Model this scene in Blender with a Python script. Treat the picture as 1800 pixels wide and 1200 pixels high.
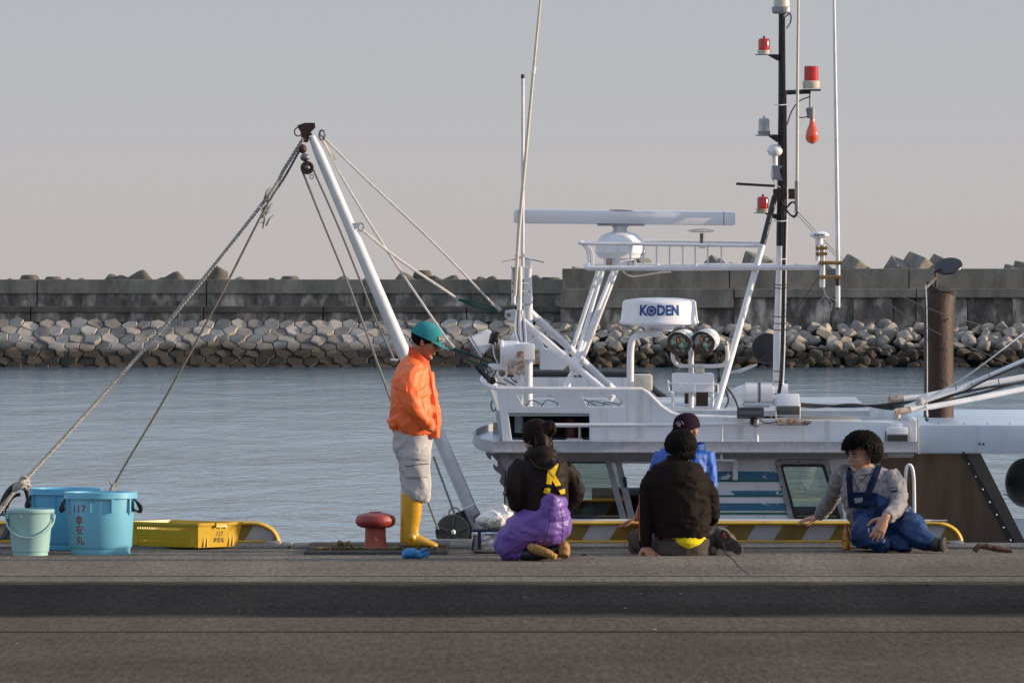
import bpy, bmesh, math, random
from math import sin, cos, pi, radians as R
from mathutils import Vector, Matrix, noise
from mathutils.bvhtree import BVHTree
random.seed(7)
SC = bpy.context.scene
for o in list(bpy.data.objects): bpy.data.objects.remove(o)
# ------------------------------------------------------------------ camera, sky, sun
F = 12000.0; HY = 520.0; CZ = 1.82          # focal length in photo pixels, horizon row, eye height
cam = bpy.data.cameras.new('camera'); camo = bpy.data.objects.new('camera', cam); SC.collection.objects.link(camo)
cam.sensor_width = 36; cam.lens = 36*F/1800; cam.shift_y = -(600-HY)/1800
cam.clip_start = 1; cam.clip_end = 6000
camo.location = (0, 0, CZ); camo.rotation_euler = (pi/2, 0, 0); SC.camera = camo
SUN_EL, SUN_AZ = R(12), R(91)               # azimuth clockwise from +Y
world = bpy.data.worlds.new("World"); SC.world = world; world.use_nodes = True
wn = world.node_tree.nodes; wl = world.node_tree.links; wn.clear()
sky = wn.new('ShaderNodeTexSky'); sky.sky_type = 'NISHITA'; sky.sun_disc = False
sky.sun_elevation = SUN_EL; sky.sun_rotation = SUN_AZ; sky.dust_density = 3.0; sky.air_density = 1.2; sky.ozone_density = 1.5
hs = wn.new('ShaderNodeHueSaturation'); hs.inputs['Saturation'].default_value = 0.45
wl.new(sky.outputs[0], hs.inputs['Color'])
tc = wn.new('ShaderNodeTexCoord'); sx = wn.new('ShaderNodeSeparateXYZ'); wl.new(tc.outputs['Generated'], sx.inputs[0])
rp = wn.new('ShaderNodeValToRGB'); wl.new(sx.outputs['Z'], rp.inputs[0])
e = rp.color_ramp.elements
e[0].position = 0.0; e[0].color = (5.7, 5.25, 5.1, 1)
e[1].position = 1.0; e[1].color = (4.6, 5.5, 7.2, 1)
for p, c in ((.012, (5.6, 5.3, 5.3, 1)), (.028, (5.15, 5.2, 5.45, 1)), (.046, (4.6, 4.95, 5.4, 1)), (.12, (4.5, 5.5, 6.9, 1)), (.5, (4.6, 5.7, 7.6, 1))):
    q = rp.color_ramp.elements.new(p); q.color = c
mx = wn.new('ShaderNodeMixRGB'); mx.inputs[0].default_value = 0.72
wl.new(hs.outputs[0], mx.inputs[1]); wl.new(rp.outputs[0], mx.inputs[2])
bg = wn.new('ShaderNodeBackground'); bg.inputs[1].default_value = 0.096
wo = wn.new('ShaderNodeOutputWorld'); wl.new(mx.outputs[0], bg.inputs[0]); wl.new(bg.outputs[0], wo.inputs[0])
sun = bpy.data.lights.new('sun', 'SUN'); suno = bpy.data.objects.new('sun', sun); SC.collection.objects.link(suno)
sun.energy = 4.2; sun.angle = R(0.6); sun.color = (1.0, 0.81, 0.60)
sd = Vector((sin(SUN_AZ)*cos(SUN_EL), cos(SUN_AZ)*cos(SUN_EL), sin(SUN_EL)))
suno.rotation_euler = sd.to_track_quat('Z', 'Y').to_euler(); suno.location = (20, 10, 20)
SC.view_settings.view_transform = 'Standard'; SC.view_settings.look = 'None'; SC.view_settings.gamma = 1
SC.view_settings.exposure = 0.35
SC.cycles.max_bounces = 6; SC.cycles.transparent_max_bounces = 8

# ------------------------------------------------------------------ helpers
def P(px, py, D): return Vector(((px-900)*D/F, D, CZ-(py-HY)*D/F))
def tag(o, label=None, cat=None, group=None, kind=None):
    if label: o['label'] = label
    if cat: o['category'] = cat
    if group: o['group'] = group
    if kind: o['kind'] = kind
    return o
def frame(t, hint):
    t = t.normalized(); a = hint - t*hint.dot(t)
    if a.length < 1e-4: a = t.orthogonal()
    a.normalize(); return a, t.cross(a)
class G:
    def __init__(s): s.b = bmesh.new()
    def ring(s, c, a, b, ra, rb, n): return [s.b.verts.new(c + a*(ra*cos(2*pi*i/n)) + b*(rb*sin(2*pi*i/n))) for i in range(n)]
    def skin(s, rings, cap=True, close=False):
        n = len(rings[0])
        pr = list(zip(rings, rings[1:])) + ([(rings[-1], rings[0])] if close else [])
        for r0, r1 in pr:
            for i in range(n): s.b.faces.new((r0[i], r0[(i+1) % n], r1[(i+1) % n], r1[i]))
        if cap and not close:
            s.b.faces.new(rings[0][::-1]); s.b.faces.new(rings[-1])
    def tube(s, pts, r, n=10, hint=Vector((0.03, 1, 0.02)), cap=True, close=False):
        pts = [Vector(p) for p in pts]; m = len(pts)
        if not isinstance(r, (list, tuple)): r = [r]*m
        rs = []; a0 = None
        for i, p in enumerate(pts):
            if close: t = pts[(i+1) % m]-pts[i-1]
            else: t = pts[min(i+1, m-1)]-pts[max(i-1, 0)]
            a, b = frame(t, a0 if a0 is not None and hint is None else hint)
            if hint is None: a0 = a
            q = r[i]; ra, rb = q if isinstance(q, (list, tuple)) else (q, q)
            rs.append(s.ring(p, a, b, ra, rb, n))
        s.skin(rs, cap, close); return s
    def curve(s, pts, r, n=8, sub=6, **k):
        pts = [Vector(p) for p in pts]
        rl = r if isinstance(r, (list, tuple)) else [r]*len(pts)
        P2, R2 = smooth_path(pts, rl, sub); return s.tube(P2, R2, n, **k)
    def box(s, c, size, M=None, bev=0):
        v = bmesh.ops.create_cube(s.b, size=1)['verts']
        for q in v:
            w = Vector((q.co.x*size[0], q.co.y*size[1], q.co.z*size[2]))
            q.co = (M @ w if M else w) + Vector(c)
        if bev:
            ed = list({e for q in v for e in q.link_edges})
            bmesh.ops.bevel(s.b, geom=ed, offset=bev, segments=2, affect='EDGES', profile=.6)
        return s
    def ell(s, c, r, M=None, u=16, v=10):
        vs = bmesh.ops.create_uvsphere(s.b, u_segments=u, v_segments=v, radius=1)['verts']
        for q in vs:
            w = Vector((q.co.x*r[0], q.co.y*r[1], q.co.z*r[2])); q.co = (M @ w if M else w) + Vector(c)
        return s
    def lathe(s, prof, c, n=24, M=None, cap=True):
        c = Vector(c); rs = []
        for r, z in prof:
            rs.append([s.b.verts.new((M @ Vector((r*cos(2*pi*i/n), r*sin(2*pi*i/n), z)) if M else Vector((r*cos(2*pi*i/n), r*sin(2*pi*i/n), z))) + c) for i in range(n)])
        s.skin(rs, cap); return s
    def poly(s, pts):
        s.b.faces.new([s.b.verts.new(p) for p in pts]); return s
    def prism(s, pts, vec):
        a = [s.b.verts.new(p) for p in pts]; b = [s.b.verts.new(Vector(p)+Vector(vec)) for p in pts]; n = len(a)
        s.b.faces.new(a); s.b.faces.new(b[::-1])
        for i in range(n): s.b.faces.new((a[i], b[i], b[(i+1) % n], a[(i+1) % n]))
        return s
def smooth_path(pts, rl, sub):
    def cr(p0, p1, p2, p3, t): return 0.5*((2*p1)+(p2-p0)*t+(2*p0-5*p1+4*p2-p3)*t*t+(3*p1-p0-3*p2+p3)*t**3)
    P2 = []; R2 = []; m = len(pts)
    for i in range(m-1):
        p0 = pts[i-1] if i else pts[0]*2-pts[1]; p3 = pts[i+2] if i+2 < m else pts[-1]*2-pts[-2]
        for k in range(sub):
            t = k/sub; P2.append(cr(p0, pts[i], pts[i+1], p3, t))
            a, b = rl[i], rl[i+1]
            R2.append(tuple(x*(1-t)+y*t for x, y in zip(a, b)) if isinstance(a, (tuple, list)) else a*(1-t)+b*t)
    P2.append(pts[-1]); R2.append(rl[-1]); return P2, R2
RM = {}
def link(o): SC.collection.objects.link(o); return o
def finish(name, me, mat, parent=None, smooth=35, label=None, cat=None, group=None, kind=None):
    """me: mesh in world coordinates."""
    me.name = name; o = link(bpy.data.objects.new(name, me))
    if parent is not None:
        base = parent
        M = RM[base.name]; me.transform(M.inverted()); o.parent = parent; RM[o.name] = M
    else:
        xs = [v.co for v in me.vertices]
        c = Vector(((min(v.x for v in xs)+max(v.x for v in xs))/2, (min(v.y for v in xs)+max(v.y for v in xs))/2, min(v.z for v in xs)))
        me.transform(Matrix.Translation(-c)); o.location = c; RM[o.name] = Matrix.Translation(c)
    if mat is not None: me.materials.append(mat)
    if smooth:
        me.shade_smooth()
        if smooth < 180:
            me.set_sharp_from_angle(angle=R(smooth))
    return tag(o, label, cat, group, kind)
def obj(name, g, mat, parent=None, smooth=35, **k):
    bmesh.ops.recalc_face_normals(g.b, faces=g.b.faces)
    me = bpy.data.meshes.new(name); g.b.to_mesh(me); g.b.free(); return finish(name, me, mat, parent, smooth, **k)
def empty(name, loc, label, cat, group=None, M=None):
    o = link(bpy.data.objects.new(name, None)); o.empty_display_size = .2
    W = Matrix.Translation(loc) @ (M if M else Matrix.Identity(4)); o.matrix_world = W; RM[o.name] = W
    return tag(o, label, cat, group)
def copy_thing(root, loc=None, label=None):
    def cp(o, par):
        c = o.copy(); SC.collection.objects.link(c)
        if par is not None: c.parent = par
        for ch in list(o.children): cp(ch, c)
        return c
    r = cp(root, None)
    if loc is not None: r.location = loc
    if label: r['label'] = label
    return r
def evalmesh(tmp):
    dg = bpy.context.evaluated_depsgraph_get(); dg.update()
    me = bpy.data.meshes.new_from_object(tmp.evaluated_get(dg)); d = tmp.data
    bpy.data.objects.remove(tmp); return me
def fuse(name, g, mat, parent=None, voxel=.009, smooth=5, folds=None, **k):
    """closed pieces -> ONE continuous surface"""
    bmesh.ops.recalc_face_normals(g.b, faces=g.b.faces)
    me = bpy.data.meshes.new(name); g.b.to_mesh(me); g.b.free()
    t = link(bpy.data.objects.new('tmp', me))
    m = t.modifiers.new('r', 'REMESH'); m.mode = 'VOXEL'; m.voxel_size = voxel
    s = t.modifiers.new('s', 'SMOOTH'); s.iterations = smooth; s.factor = .5
    me = evalmesh(t)
    if folds:
        amp, fr, st = folds[:3]; seed = Vector((random.random()*9, random.random()*9, random.random()*9))
        me.update(); ns = [v.normal.copy() for v in me.vertices]
        mask = folds[3] if len(folds) > 3 else None
        for v, nn in zip(me.vertices, ns):
            p = Vector((v.co.x*st[0], v.co.y*st[1], v.co.z*st[2]))*fr + seed
            w = noise.noise_vector(p*.5)*.9
            a = noise.noise(p+w); b = noise.noise((p+w)*2.1+Vector((5, 1, 2))); b2 = noise.noise((p+w)*4.3+Vector((1, 7, 3)))
            d = (1-abs(a)*3.4)*.75 + (.5-abs(b)*2.2)*.45 + (.4-abs(b2)*2)*.18
            v.co += nn*(amp*max(-1, d)*(mask(v.co) if mask else 1))
    return finish(name, me, mat, parent, 180, **k)
def plate(name, outlines, y, th, mat, parent=None, bev=0, W=None, **k):
    """flat plate with holes. outlines: lists of (x,z) in metres; lies in XZ plane at depth y."""
    cu = bpy.data.curves.new(name, 'CURVE'); cu.dimensions = '2D'; cu.fill_mode = 'BOTH'; cu.extrude = th/2
    if bev: cu.bevel_depth = bev; cu.bevel_resolution = 2; cu.offset = -bev
    for ol in outlines:
        sp = cu.splines.new('POLY'); sp.points.add(len(ol)-1)
        for i, (x, z) in enumerate(ol): sp.points[i].co = (x, z, 0, 1)
        sp.use_cyclic_u = True
    t = link(bpy.data.objects.new('tmp', cu)); me = evalmesh(t)
    M = Matrix(((1, 0, 0, 0), (0, 0, -1, y), (0, 1, 0, 0), (0, 0, 0, 1)))
    me.transform(M)
    if W is not None: me.transform(W)
    me.update(); return finish(name, me, mat, parent, 40, **k)
def rnd(pts, r=.04, seg=5):
    """round the corners of a polygon"""
    out = []; n = len(pts)
    for i in range(n):
        p0, p, p1 = Vector(pts[i-1]), Vector(pts[i]), Vector(pts[(i+1) % n])
        d0 = (p0-p); d1 = (p1-p); k = min(r, d0.length*.45, d1.length*.45)
        a = p+d0.normalized()*k; b = p+d1.normalized()*k
        for j in range(seg+1):
            t = j/seg; q = a*(1-t)**2+p*2*t*(1-t)+b*t*t; out.append(tuple(q))
    return out
def text(s, size, bold=0, ext=.001):
    cu = bpy.data.curves.new('t', 'FONT'); cu.body = s; cu.size = size; cu.align_x = 'CENTER'; cu.align_y = 'CENTER'
    cu.offset = bold; cu.extrude = ext; cu.resolution_u = 3
    t = link(bpy.data.objects.new('tmp', cu)); return evalmesh(t)
def wrapcyl(me, c, r, a0, z, sq=1.0):
    """bend text (xy plane) round a vertical cylinder; a0 angle: 0 faces the camera (-Y), positive to +X"""
    for v in me.vertices:
        a = a0 + v.co.x*sq/r; rr = r + v.co.z
        v.co = Vector((c[0]+rr*sin(a), c[1]-rr*cos(a), z+v.co.y))
    return me
# ------------------------------------------------------------------ materials
def mat(name, col, rough=.5, metal=0, var=.0, vs=3.0, bump=0.0, bs=40.0, col2=None, stretch=None, spec=None, coat=0, trans=0, ior=None, island=0, thr=None, rust=None, sheen=0, detail=5, emis=None, runs=0):
    m = bpy.data.materials.new(name); m.use_nodes = True; N = m.node_tree.nodes; L = m.node_tree.links
    b = N['Principled BSDF']; b.inputs['Roughness'].default_value = rough; b.inputs['Metallic'].default_value = metal
    c = (*col, 1); b.inputs['Base Color'].default_value = c
    if spec is not None: b.inputs['Specular IOR Level'].default_value = spec
    if coat: b.inputs['Coat Weight'].default_value = coat; b.inputs['Coat Roughness'].default_value = .1
    if trans: b.inputs['Transmission Weight'].default_value = trans
    if ior: b.inputs['IOR'].default_value = ior
    if sheen: b.inputs['Sheen Weight'].default_value = sheen
    t = N.new('ShaderNodeTexCoord'); mp = N.new('ShaderNodeMapping'); L.new(t.outputs['Object'], mp.inputs[0])
    if stretch: mp.inputs['Scale'].default_value = stretch
    out = None
    def nz(scale, det=detail, rg=.6):
        n = N.new('ShaderNodeTexNoise'); n.inputs['Scale'].default_value = scale; n.inputs['Detail'].default_value = det
        n.inputs['Roughness'].default_value = rg; L.new(mp.outputs[0], n.inputs['Vector']); return n
    def ramp(src, p0, c0, p1, c1):
        r = N.new('ShaderNodeValToRGB'); L.new(src, r.inputs[0]); el = r.color_ramp.elements
        el[0].position = p0; el[0].color = c0; el[1].position = p1; el[1].color = c1; return r
    if col2 is not None or var:
        n = nz(vs)
        c2 = (*col2, 1) if col2 is not None else (*[x*(1-var) for x in col], 1)
        t0, t1 = thr if thr else (.35, .68)
        r = ramp(n.outputs['Fac'], t0, c, t1, c2); out = r.outputs[0]
    if rust:
        amount, rc = rust
        n = nz(vs*1.7+2, 8, .7); r = ramp(n.outputs['Fac'], amount, (0, 0, 0, 1), amount+.05, (1, 1, 1, 1))
        x = N.new('ShaderNodeMixRGB'); L.new(r.outputs[0], x.inputs[0])
        if out is not None: L.new(out, x.inputs[1])
        else: x.inputs[1].default_value = c
        x.inputs[2].default_value = (*rc, 1); out = x.outputs[0]
    if runs:
        mp2 = N.new('ShaderNodeMapping'); L.new(t.outputs['Object'], mp2.inputs[0]); mp2.inputs['Scale'].default_value = (9, 9, .55)
        n = N.new('ShaderNodeTexNoise'); n.inputs['Scale'].default_value = 1.0; n.inputs['Detail'].default_value = 7; n.inputs['Roughness'].default_value = .7; L.new(mp2.outputs[0], n.inputs['Vector'])
        r = ramp(n.outputs['Fac'], .55, (0, 0, 0, 1), .78, (runs,)*3+(1,))
        x = N.new('ShaderNodeMixRGB'); L.new(r.outputs[0], x.inputs[0])
        if out is not None: L.new(out, x.inputs[1])
        else: x.inputs[1].default_value = c
        x.inputs[2].default_value = (.33, .25, .16, 1); out = x.outputs[0]
    if island:
        g = N.new('ShaderNodeNewGeometry'); r = ramp(g.outputs['Random Per Island'], 0, (1-island,)*3+(1,), 1, (1+island*.6,)*3+(1,))
        x = N.new('ShaderNodeMixRGB'); x.blend_type = 'MULTIPLY'; x.inputs[0].default_value = 1
        if out is not None: L.new(out, x.inputs[1])
        else: x.inputs[1].default_value = c
        L.new(r.outputs[0], x.inputs[2]); out = x.outputs[0]
    if out is not None: L.new(out, b.inputs['Base Color'])
    if bump:
        n = nz(bs, 6, .65); bp = N.new('ShaderNodeBump'); bp.inputs['Strength'].default_value = min(1, bump); bp.inputs['Distance'].default_value = .01*max(1, bump)
        L.new(n.outputs['Fac'], bp.inputs['Height']); L.new(bp.outputs[0], b.inputs['Normal'])
    if emis: b.inputs['Emission Color'].default_value = (*col, 1); b.inputs['Emission Strength'].default_value = emis
    return m
M = {}
M['white'] = mat('white_paint', (.74, .76, .80), .38, var=.12, vs=2.2, bump=.15, bs=25, rust=(.70, (.36, .24, .14)), runs=.7)
M['white2'] = mat('white_gelcoat', (.60, .68, .78), .3, var=.10, vs=1.4, stretch=(1, 1, .35), runs=.45)
M['whitepipe'] = mat('white_pipe_paint', (.78, .78, .80), .35, var=.15, vs=9, rust=(.66, (.33, .24, .17)))
M['plasticw'] = mat('white_plastic', (.80, .80, .83), .25, var=.04, vs=5)
M['gasket'] = mat('grey_aluminium', (.34, .34, .36), .38, metal=.35, var=.25, vs=12)
M['steel'] = mat('dull_steel', (.22, .21, .20), .45, metal=.8, var=.4, vs=15, bump=.3, bs=60)
M['rusty'] = mat('rusted_steel', (.065, .034, .023), .58, metal=.25, var=.55, vs=7, stretch=(1, 1, .3), bump=.6, bs=45, rust=(.64, (.17, .085, .045)))
M['rustlite'] = mat('rust_stained_paint', (.55, .50, .42), .55, var=.3, vs=15, rust=(.5, (.34, .17, .07)))
M['black'] = mat('black_rubber', (.018, .018, .02), .5, var=.3, vs=20)
M['blackp'] = mat('black_paint', (.02, .02, .024), .32, var=.5, vs=10)
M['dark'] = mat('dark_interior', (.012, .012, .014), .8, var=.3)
M['deck'] = mat('deck_paint', (.50, .55, .60), .5, var=.3, vs=4)
M['brass'] = mat('brass_clamp', (.38, .24, .10), .4, metal=.8, var=.4, vs=20)
M['inox'] = mat('brushed_stainless', (.20, .145, .105), .3, metal=.6, var=.45, vs=1.5, stretch=(2, 1, .25), col2=(.05, .036, .028))
M['inox2'] = mat('stainless_edge', (.11, .10, .09), .35, metal=.6, var=.2, vs=4)
M['red'] = mat('red_lens', (.55, .01, .012), .12, coat=.6, var=.3, vs=20)
M['orangeglass'] = mat('orange_bulb', (.85, .10, .02), .08, coat=1, var=.25, vs=10)
M['clearglass'] = mat('clear_lens', (.62, .62, .58), .12, coat=.6, var=.1, trans=.5)
M['green'] = mat('green_cord', (.02, .10, .085), .7, var=.5, vs=30)
M['teal'] = mat('worn_teal_paint', (.035, .15, .26), .45, col2=(.60, .68, .78), vs=7, thr=(.54, .57), stretch=(1, 1, 1.6), detail=9)
M['greenp'] = mat('green_line_paint', (.012, .14, .11), .45, var=.2)
M['blue_text'] = mat('blue_lettering', (.008, .055, .24), .35, var=.05)
M['red_text'] = mat('red_lettering', (.30, .012, .02), .5, var=.1)
M['black_text'] = mat('black_lettering', (.02, .018, .012), .5, var=.1)
M['cream'] = mat('cream_plastic', (.66, .60, .50), .35, var=.15, vs=20)
M['ropew'] = mat('weathered_rope', (.50, .47, .42), .85, var=.45, vs=35, bump=.5, bs=200)
M['roped'] = mat('grey_green_rope', (.15, .155, .13), .85, var=.4, vs=35, bump=.5, bs=200)
M['ropeg'] = mat('grey_wire_rope', (.24, .24, .235), .7, var=.3, vs=35)
M['ropel'] = mat('pale_stay_rope', (.62, .60, .58), .7, var=.25, vs=20)
def glassmat():
    m = bpy.data.materials.new('window_glass'); m.use_nodes = True; N = m.node_tree.nodes; L = m.node_tree.links; N.clear()
    o = N.new('ShaderNodeOutputMaterial'); t = N.new('ShaderNodeBsdfTransparent'); t.inputs[0].default_value = (.62, .70, .66, 1)
    g = N.new('ShaderNodeBsdfGlossy'); g.inputs['Roughness'].default_value = .03; f = N.new('ShaderNodeFresnel'); f.inputs[0].default_value = 1.5
    a = N.new('ShaderNodeMath'); a.operation = 'MULTIPLY_ADD'; a.inputs[1].default_value = 1.6; a.inputs[2].default_value = .08; L.new(f.outputs[0], a.inputs[0])
    x = N.new('ShaderNodeMixShader'); L.new(a.outputs[0], x.inputs[0]); L.new(t.outputs[0], x.inputs[1]); L.new(g.outputs[0], x.inputs[2]); L.new(x.outputs[0], o.inputs[0]); return m
M['glass'] = glassmat()
# ------------------------------------------------------------------ setting: water, quay, breakwater
WZ = -1.8
def watermat():
    m = bpy.data.materials.new('sea_water'); m.use_nodes = True; N = m.node_tree.nodes; L = m.node_tree.links; b = N['Principled BSDF']
    b.inputs['Base Color'].default_value = (.060, .130, .180, 1); b.inputs['Roughness'].default_value = .10; b.inputs['IOR'].default_value = 1.33
    t = N.new('ShaderNodeTexCoord'); prev = None
    for sc, stx, sty, dist, det in ((1.0, 1.5, .42, .11, 3), (1.0, 4.0, 1.2, .055, 3), (1.0, .35, .08, .30, 2), (1.0, .05, .016, .6, 2)):
        mp = N.new('ShaderNodeMapping'); mp.inputs['Scale'].default_value = (stx, sty, 1); L.new(t.outputs['Object'], mp.inputs[0])
        n = N.new('ShaderNodeTexNoise'); n.inputs['Scale'].default_value = sc; n.inputs['Detail'].default_value = det; n.inputs['Distortion'].default_value = .4
        L.new(mp.outputs[0], n.inputs['Vector'])
        bp = N.new('ShaderNodeBump'); bp.inputs['Strength'].default_value = 1; bp.inputs['Distance'].default_value = dist; L.new(n.outputs['Fac'], bp.inputs['Height'])
        if prev: L.new(prev.outputs[0], bp.inputs['Normal'])
        prev = bp
    L.new(prev.outputs[0], b.inputs['Normal']); return m
g = G(); g.poly([(-2500, 50.5, WZ), (2500, 50.5, WZ), (2500, 5000, WZ), (-2500, 5000, WZ)])
obj('water', g, watermat(), smooth=0, kind='structure', label='calm grey blue harbour water with small ripples')
# quay surfaces
def gy(y, z=0): return (CZ-z)*F/(y-HY)
def groundmat(name, c1, c2, dark_patch=None, edge=None):
    m = bpy.data.materials.new(name); m.use_nodes = True; N = m.node_tree.nodes; L = m.node_tree.links; b = N['Principled BSDF']
    b.inputs['Roughness'].default_value = .9; b.inputs['Specular IOR Level'].default_value = 0
    t = N.new('ShaderNodeTexCoord')
    def nz(sc, st, det=6, rg=.6):
        mp = N.new('ShaderNodeMapping'); mp.inputs['Scale'].default_value = st; L.new(t.outputs['Object'], mp.inputs[0])
        n = N.new('ShaderNodeTexNoise'); n.inputs['Scale'].default_value = sc; n.inputs['Detail'].default_value = det; n.inputs['Roughness'].default_value = rg
        L.new(mp.outputs[0], n.inputs['Vector']); return n
    def ramp(src, p0, c0, p1, c1_):
        r = N.new('ShaderNodeValToRGB'); L.new(src, r.inputs[0]); el = r.color_ramp.elements
        el[0].position = p0; el[0].color = (*c0, 1); el[1].position = p1; el[1].color = (*c1_, 1); return r
    def mul(a, bb, f=1):
        x = N.new('ShaderNodeMixRGB'); x.blend_type = 'MULTIPLY'; x.inputs[0].default_value = f; L.new(a, x.inputs[1]); L.new(bb, x.inputs[2]); return x.outputs[0]
    big = ramp(nz(1.6, (1, .10, 1)).outputs['Fac'], .3, c1, .7, c2).outputs[0]
    grain = ramp(nz(30, (1, .09, 1), 4, .85).outputs['Fac'], .33, (.66,)*3, .66, (1.32,)*3).outputs[0]
    out = mul(big, grain)
    streak = ramp(nz(.7, (.35, .5, 1), 6).outputs['Fac'], .48, (1,)*3, .64, (.80,)*3).outputs[0]
    out = mul(out, streak)
    sp = ramp(nz(22, (1, .25, 1), 1).outputs['Fac'], .79, (0,)*3, .81, (1,)*3).outputs[0]
    x = N.new('ShaderNodeMixRGB'); L.new(sp, x.inputs[0]); L.new(out, x.inputs[1]); x.inputs[2].default_value = (.32, .30, .27, 1); out = x.outputs[0]
    if dark_patch:   # a darker, smoother patch: ellipse in plan with an uneven edge
        cx, cy, rx, ry, dk = dark_patch
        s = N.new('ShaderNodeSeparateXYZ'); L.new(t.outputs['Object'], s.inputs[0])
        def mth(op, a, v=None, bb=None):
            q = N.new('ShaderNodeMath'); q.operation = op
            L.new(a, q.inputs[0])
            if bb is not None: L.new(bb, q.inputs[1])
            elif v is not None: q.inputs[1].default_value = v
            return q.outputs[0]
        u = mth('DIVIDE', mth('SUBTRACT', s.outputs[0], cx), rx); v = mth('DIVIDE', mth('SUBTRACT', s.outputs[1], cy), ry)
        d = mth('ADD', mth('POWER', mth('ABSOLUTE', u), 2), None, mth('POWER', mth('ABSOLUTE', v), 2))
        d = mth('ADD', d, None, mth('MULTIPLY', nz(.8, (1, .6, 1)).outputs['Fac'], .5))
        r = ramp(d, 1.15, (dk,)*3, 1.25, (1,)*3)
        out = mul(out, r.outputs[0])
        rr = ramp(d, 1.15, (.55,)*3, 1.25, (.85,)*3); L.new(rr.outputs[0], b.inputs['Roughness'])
    if edge:
        half, ec = edge; s = N.new('ShaderNodeSeparateXYZ'); L.new(t.outputs['Object'], s.inputs[0])
        q = N.new('ShaderNodeMath'); q.operation = 'ABSOLUTE'; L.new(s.outputs[1], q.inputs[0])
        q2 = N.new('ShaderNodeMath'); q2.operation = 'MULTIPLY_ADD'; L.new(nz(1.2, (.5, .6, 1), 7, .7).outputs['Fac'], q2.inputs[0]); q2.inputs[1].default_value = 1.6; L.new(q.outputs[0], q2.inputs[2])
        q3 = N.new('ShaderNodeMath'); q3.operation = 'DIVIDE'; L.new(q2.outputs[0], q3.inputs[0]); q3.inputs[1].default_value = half+.8
        rr_ = ramp(q3.outputs[0], .84, (0,)*3, 1.02, (1,)*3)
        x = N.new('ShaderNodeMixRGB'); L.new(rr_.outputs[0], x.inputs[0]); L.new(out, x.inputs[1]); x.inputs[2].default_value = (*ec, 1); out = x.outputs[0]
    L.new(out, b.inputs['Base Color'])
    bn = nz(70, (1, 1, 1), 4, .8); bp = N.new('ShaderNodeBump'); bp.inputs['Strength'].default_value = .5; bp.inputs['Distance'].default_value = .006
    L.new(bn.outputs['Fac'], bp.inputs['Height']); L.new(bp.outputs[0], b.inputs['Normal']); return m
def sheet(name, y0, y1, z, m, label, th=.3, x0=-60, x1=60):
    g = G(); g.box(((x0+x1)/2, (y0+y1)/2, z-th/2), (x1-x0, y1-y0, th)); o = obj(name, g, m, smooth=0, kind='structure', label=label); 
    return o
mg1 = groundmat('worn_asphalt', (.111, .090, .071), (.141, .115, .093))
mg2 = groundmat('dark_asphalt', (.046, .045, .044), (.066, .064, .061), dark_patch=(6.5, -.25, 12.0, 1.15, .66), edge=((gy(1021)-gy(1085))/2, (.105, .090, .071)))
mg3 = groundmat('quay_concrete', (.165, .142, .118), (.23, .20, .165))
mg4 = groundmat('coping_concrete', (.15, .145, .135), (.21, .20, .185))
D_a, D_b, D_c = gy(1110), gy(1085), gy(1021)
D_d = gy(1012)
sheet('ground', -40, D_a-.07, 0, mg1, 'worn brown grey asphalt apron nearest the viewer')
sheet('pavement', D_a+.07, D_b, 0, mg1, 'narrow brown grey strip beyond the dark joint')
sheet('road', D_b+.002, D_c, -.006, mg2, 'dark asphalt strip with a long darker patch')
sheet('pavement', D_c+.002, D_d-.04, -.002, mg3, 'thin concrete strip along the dark road')
sheet('pavement', D_d+.04, 49.14, 0, mg3, 'pale concrete quay apron where people sit')
sheet('ground', -40, 49.5, -.06, M['dark'], 'dark joints below the quay slabs', th=.2)
# quay wall below the coping and coping beam
g = G(); g.box((0, 49.59, -2.0), (120, .8, 3.96)); obj('quay_wall', g, mg4, smooth=0, label='concrete quay wall face dropping to the harbour water', cat='quay wall')
for i, (xa, xb) in enumerate(((-60, -7.1), (-7.08, -1.62), (-1.6, 1.0), (1.02, 3.92), (3.94, 60))):
    g = G(); g.box(((xa+xb)/2, 49.585, .0), (xb-xa, .83, .03), bev=.004)
    obj('kerb', g, mg4, smooth=0, kind='structure', label='low concrete coping beam on the quay edge')
# bollard slab
xa, xb = P(535, 960, 48.2).x, P(787, 960, 48.2).x; PADZ = .020
g = G(); g.box(((xa+xb)/2, (48.05+50)/2, -.003), (xb-xa, 1.94, .046), bev=.006)
obj('concrete_pad', g, groundmat('pad_concrete', (.085, .078, .07), (.12, .11, .10)), smooth=0, label='raised dark concrete pad under the red bollard', cat='concrete pad')
# crack on the apron (right of the seated man)
g = G(); pts = [gx for gx in [(1262, 962), (1272, 968), (1278, 975), (1290, 984), (1296, 993), (1308, 1003), (1318, 1011)]]
g.tube([P(x, y, gy(y))-Vector((0, 0, .0027)) for x, y in pts], [(.010, .004)]*7, 6, hint=Vector((1, 0, 0)))
obj('ground_crack', g, M['dark'], smooth=0, kind='structure', label='dark jagged crack line across the pale apron')

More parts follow.
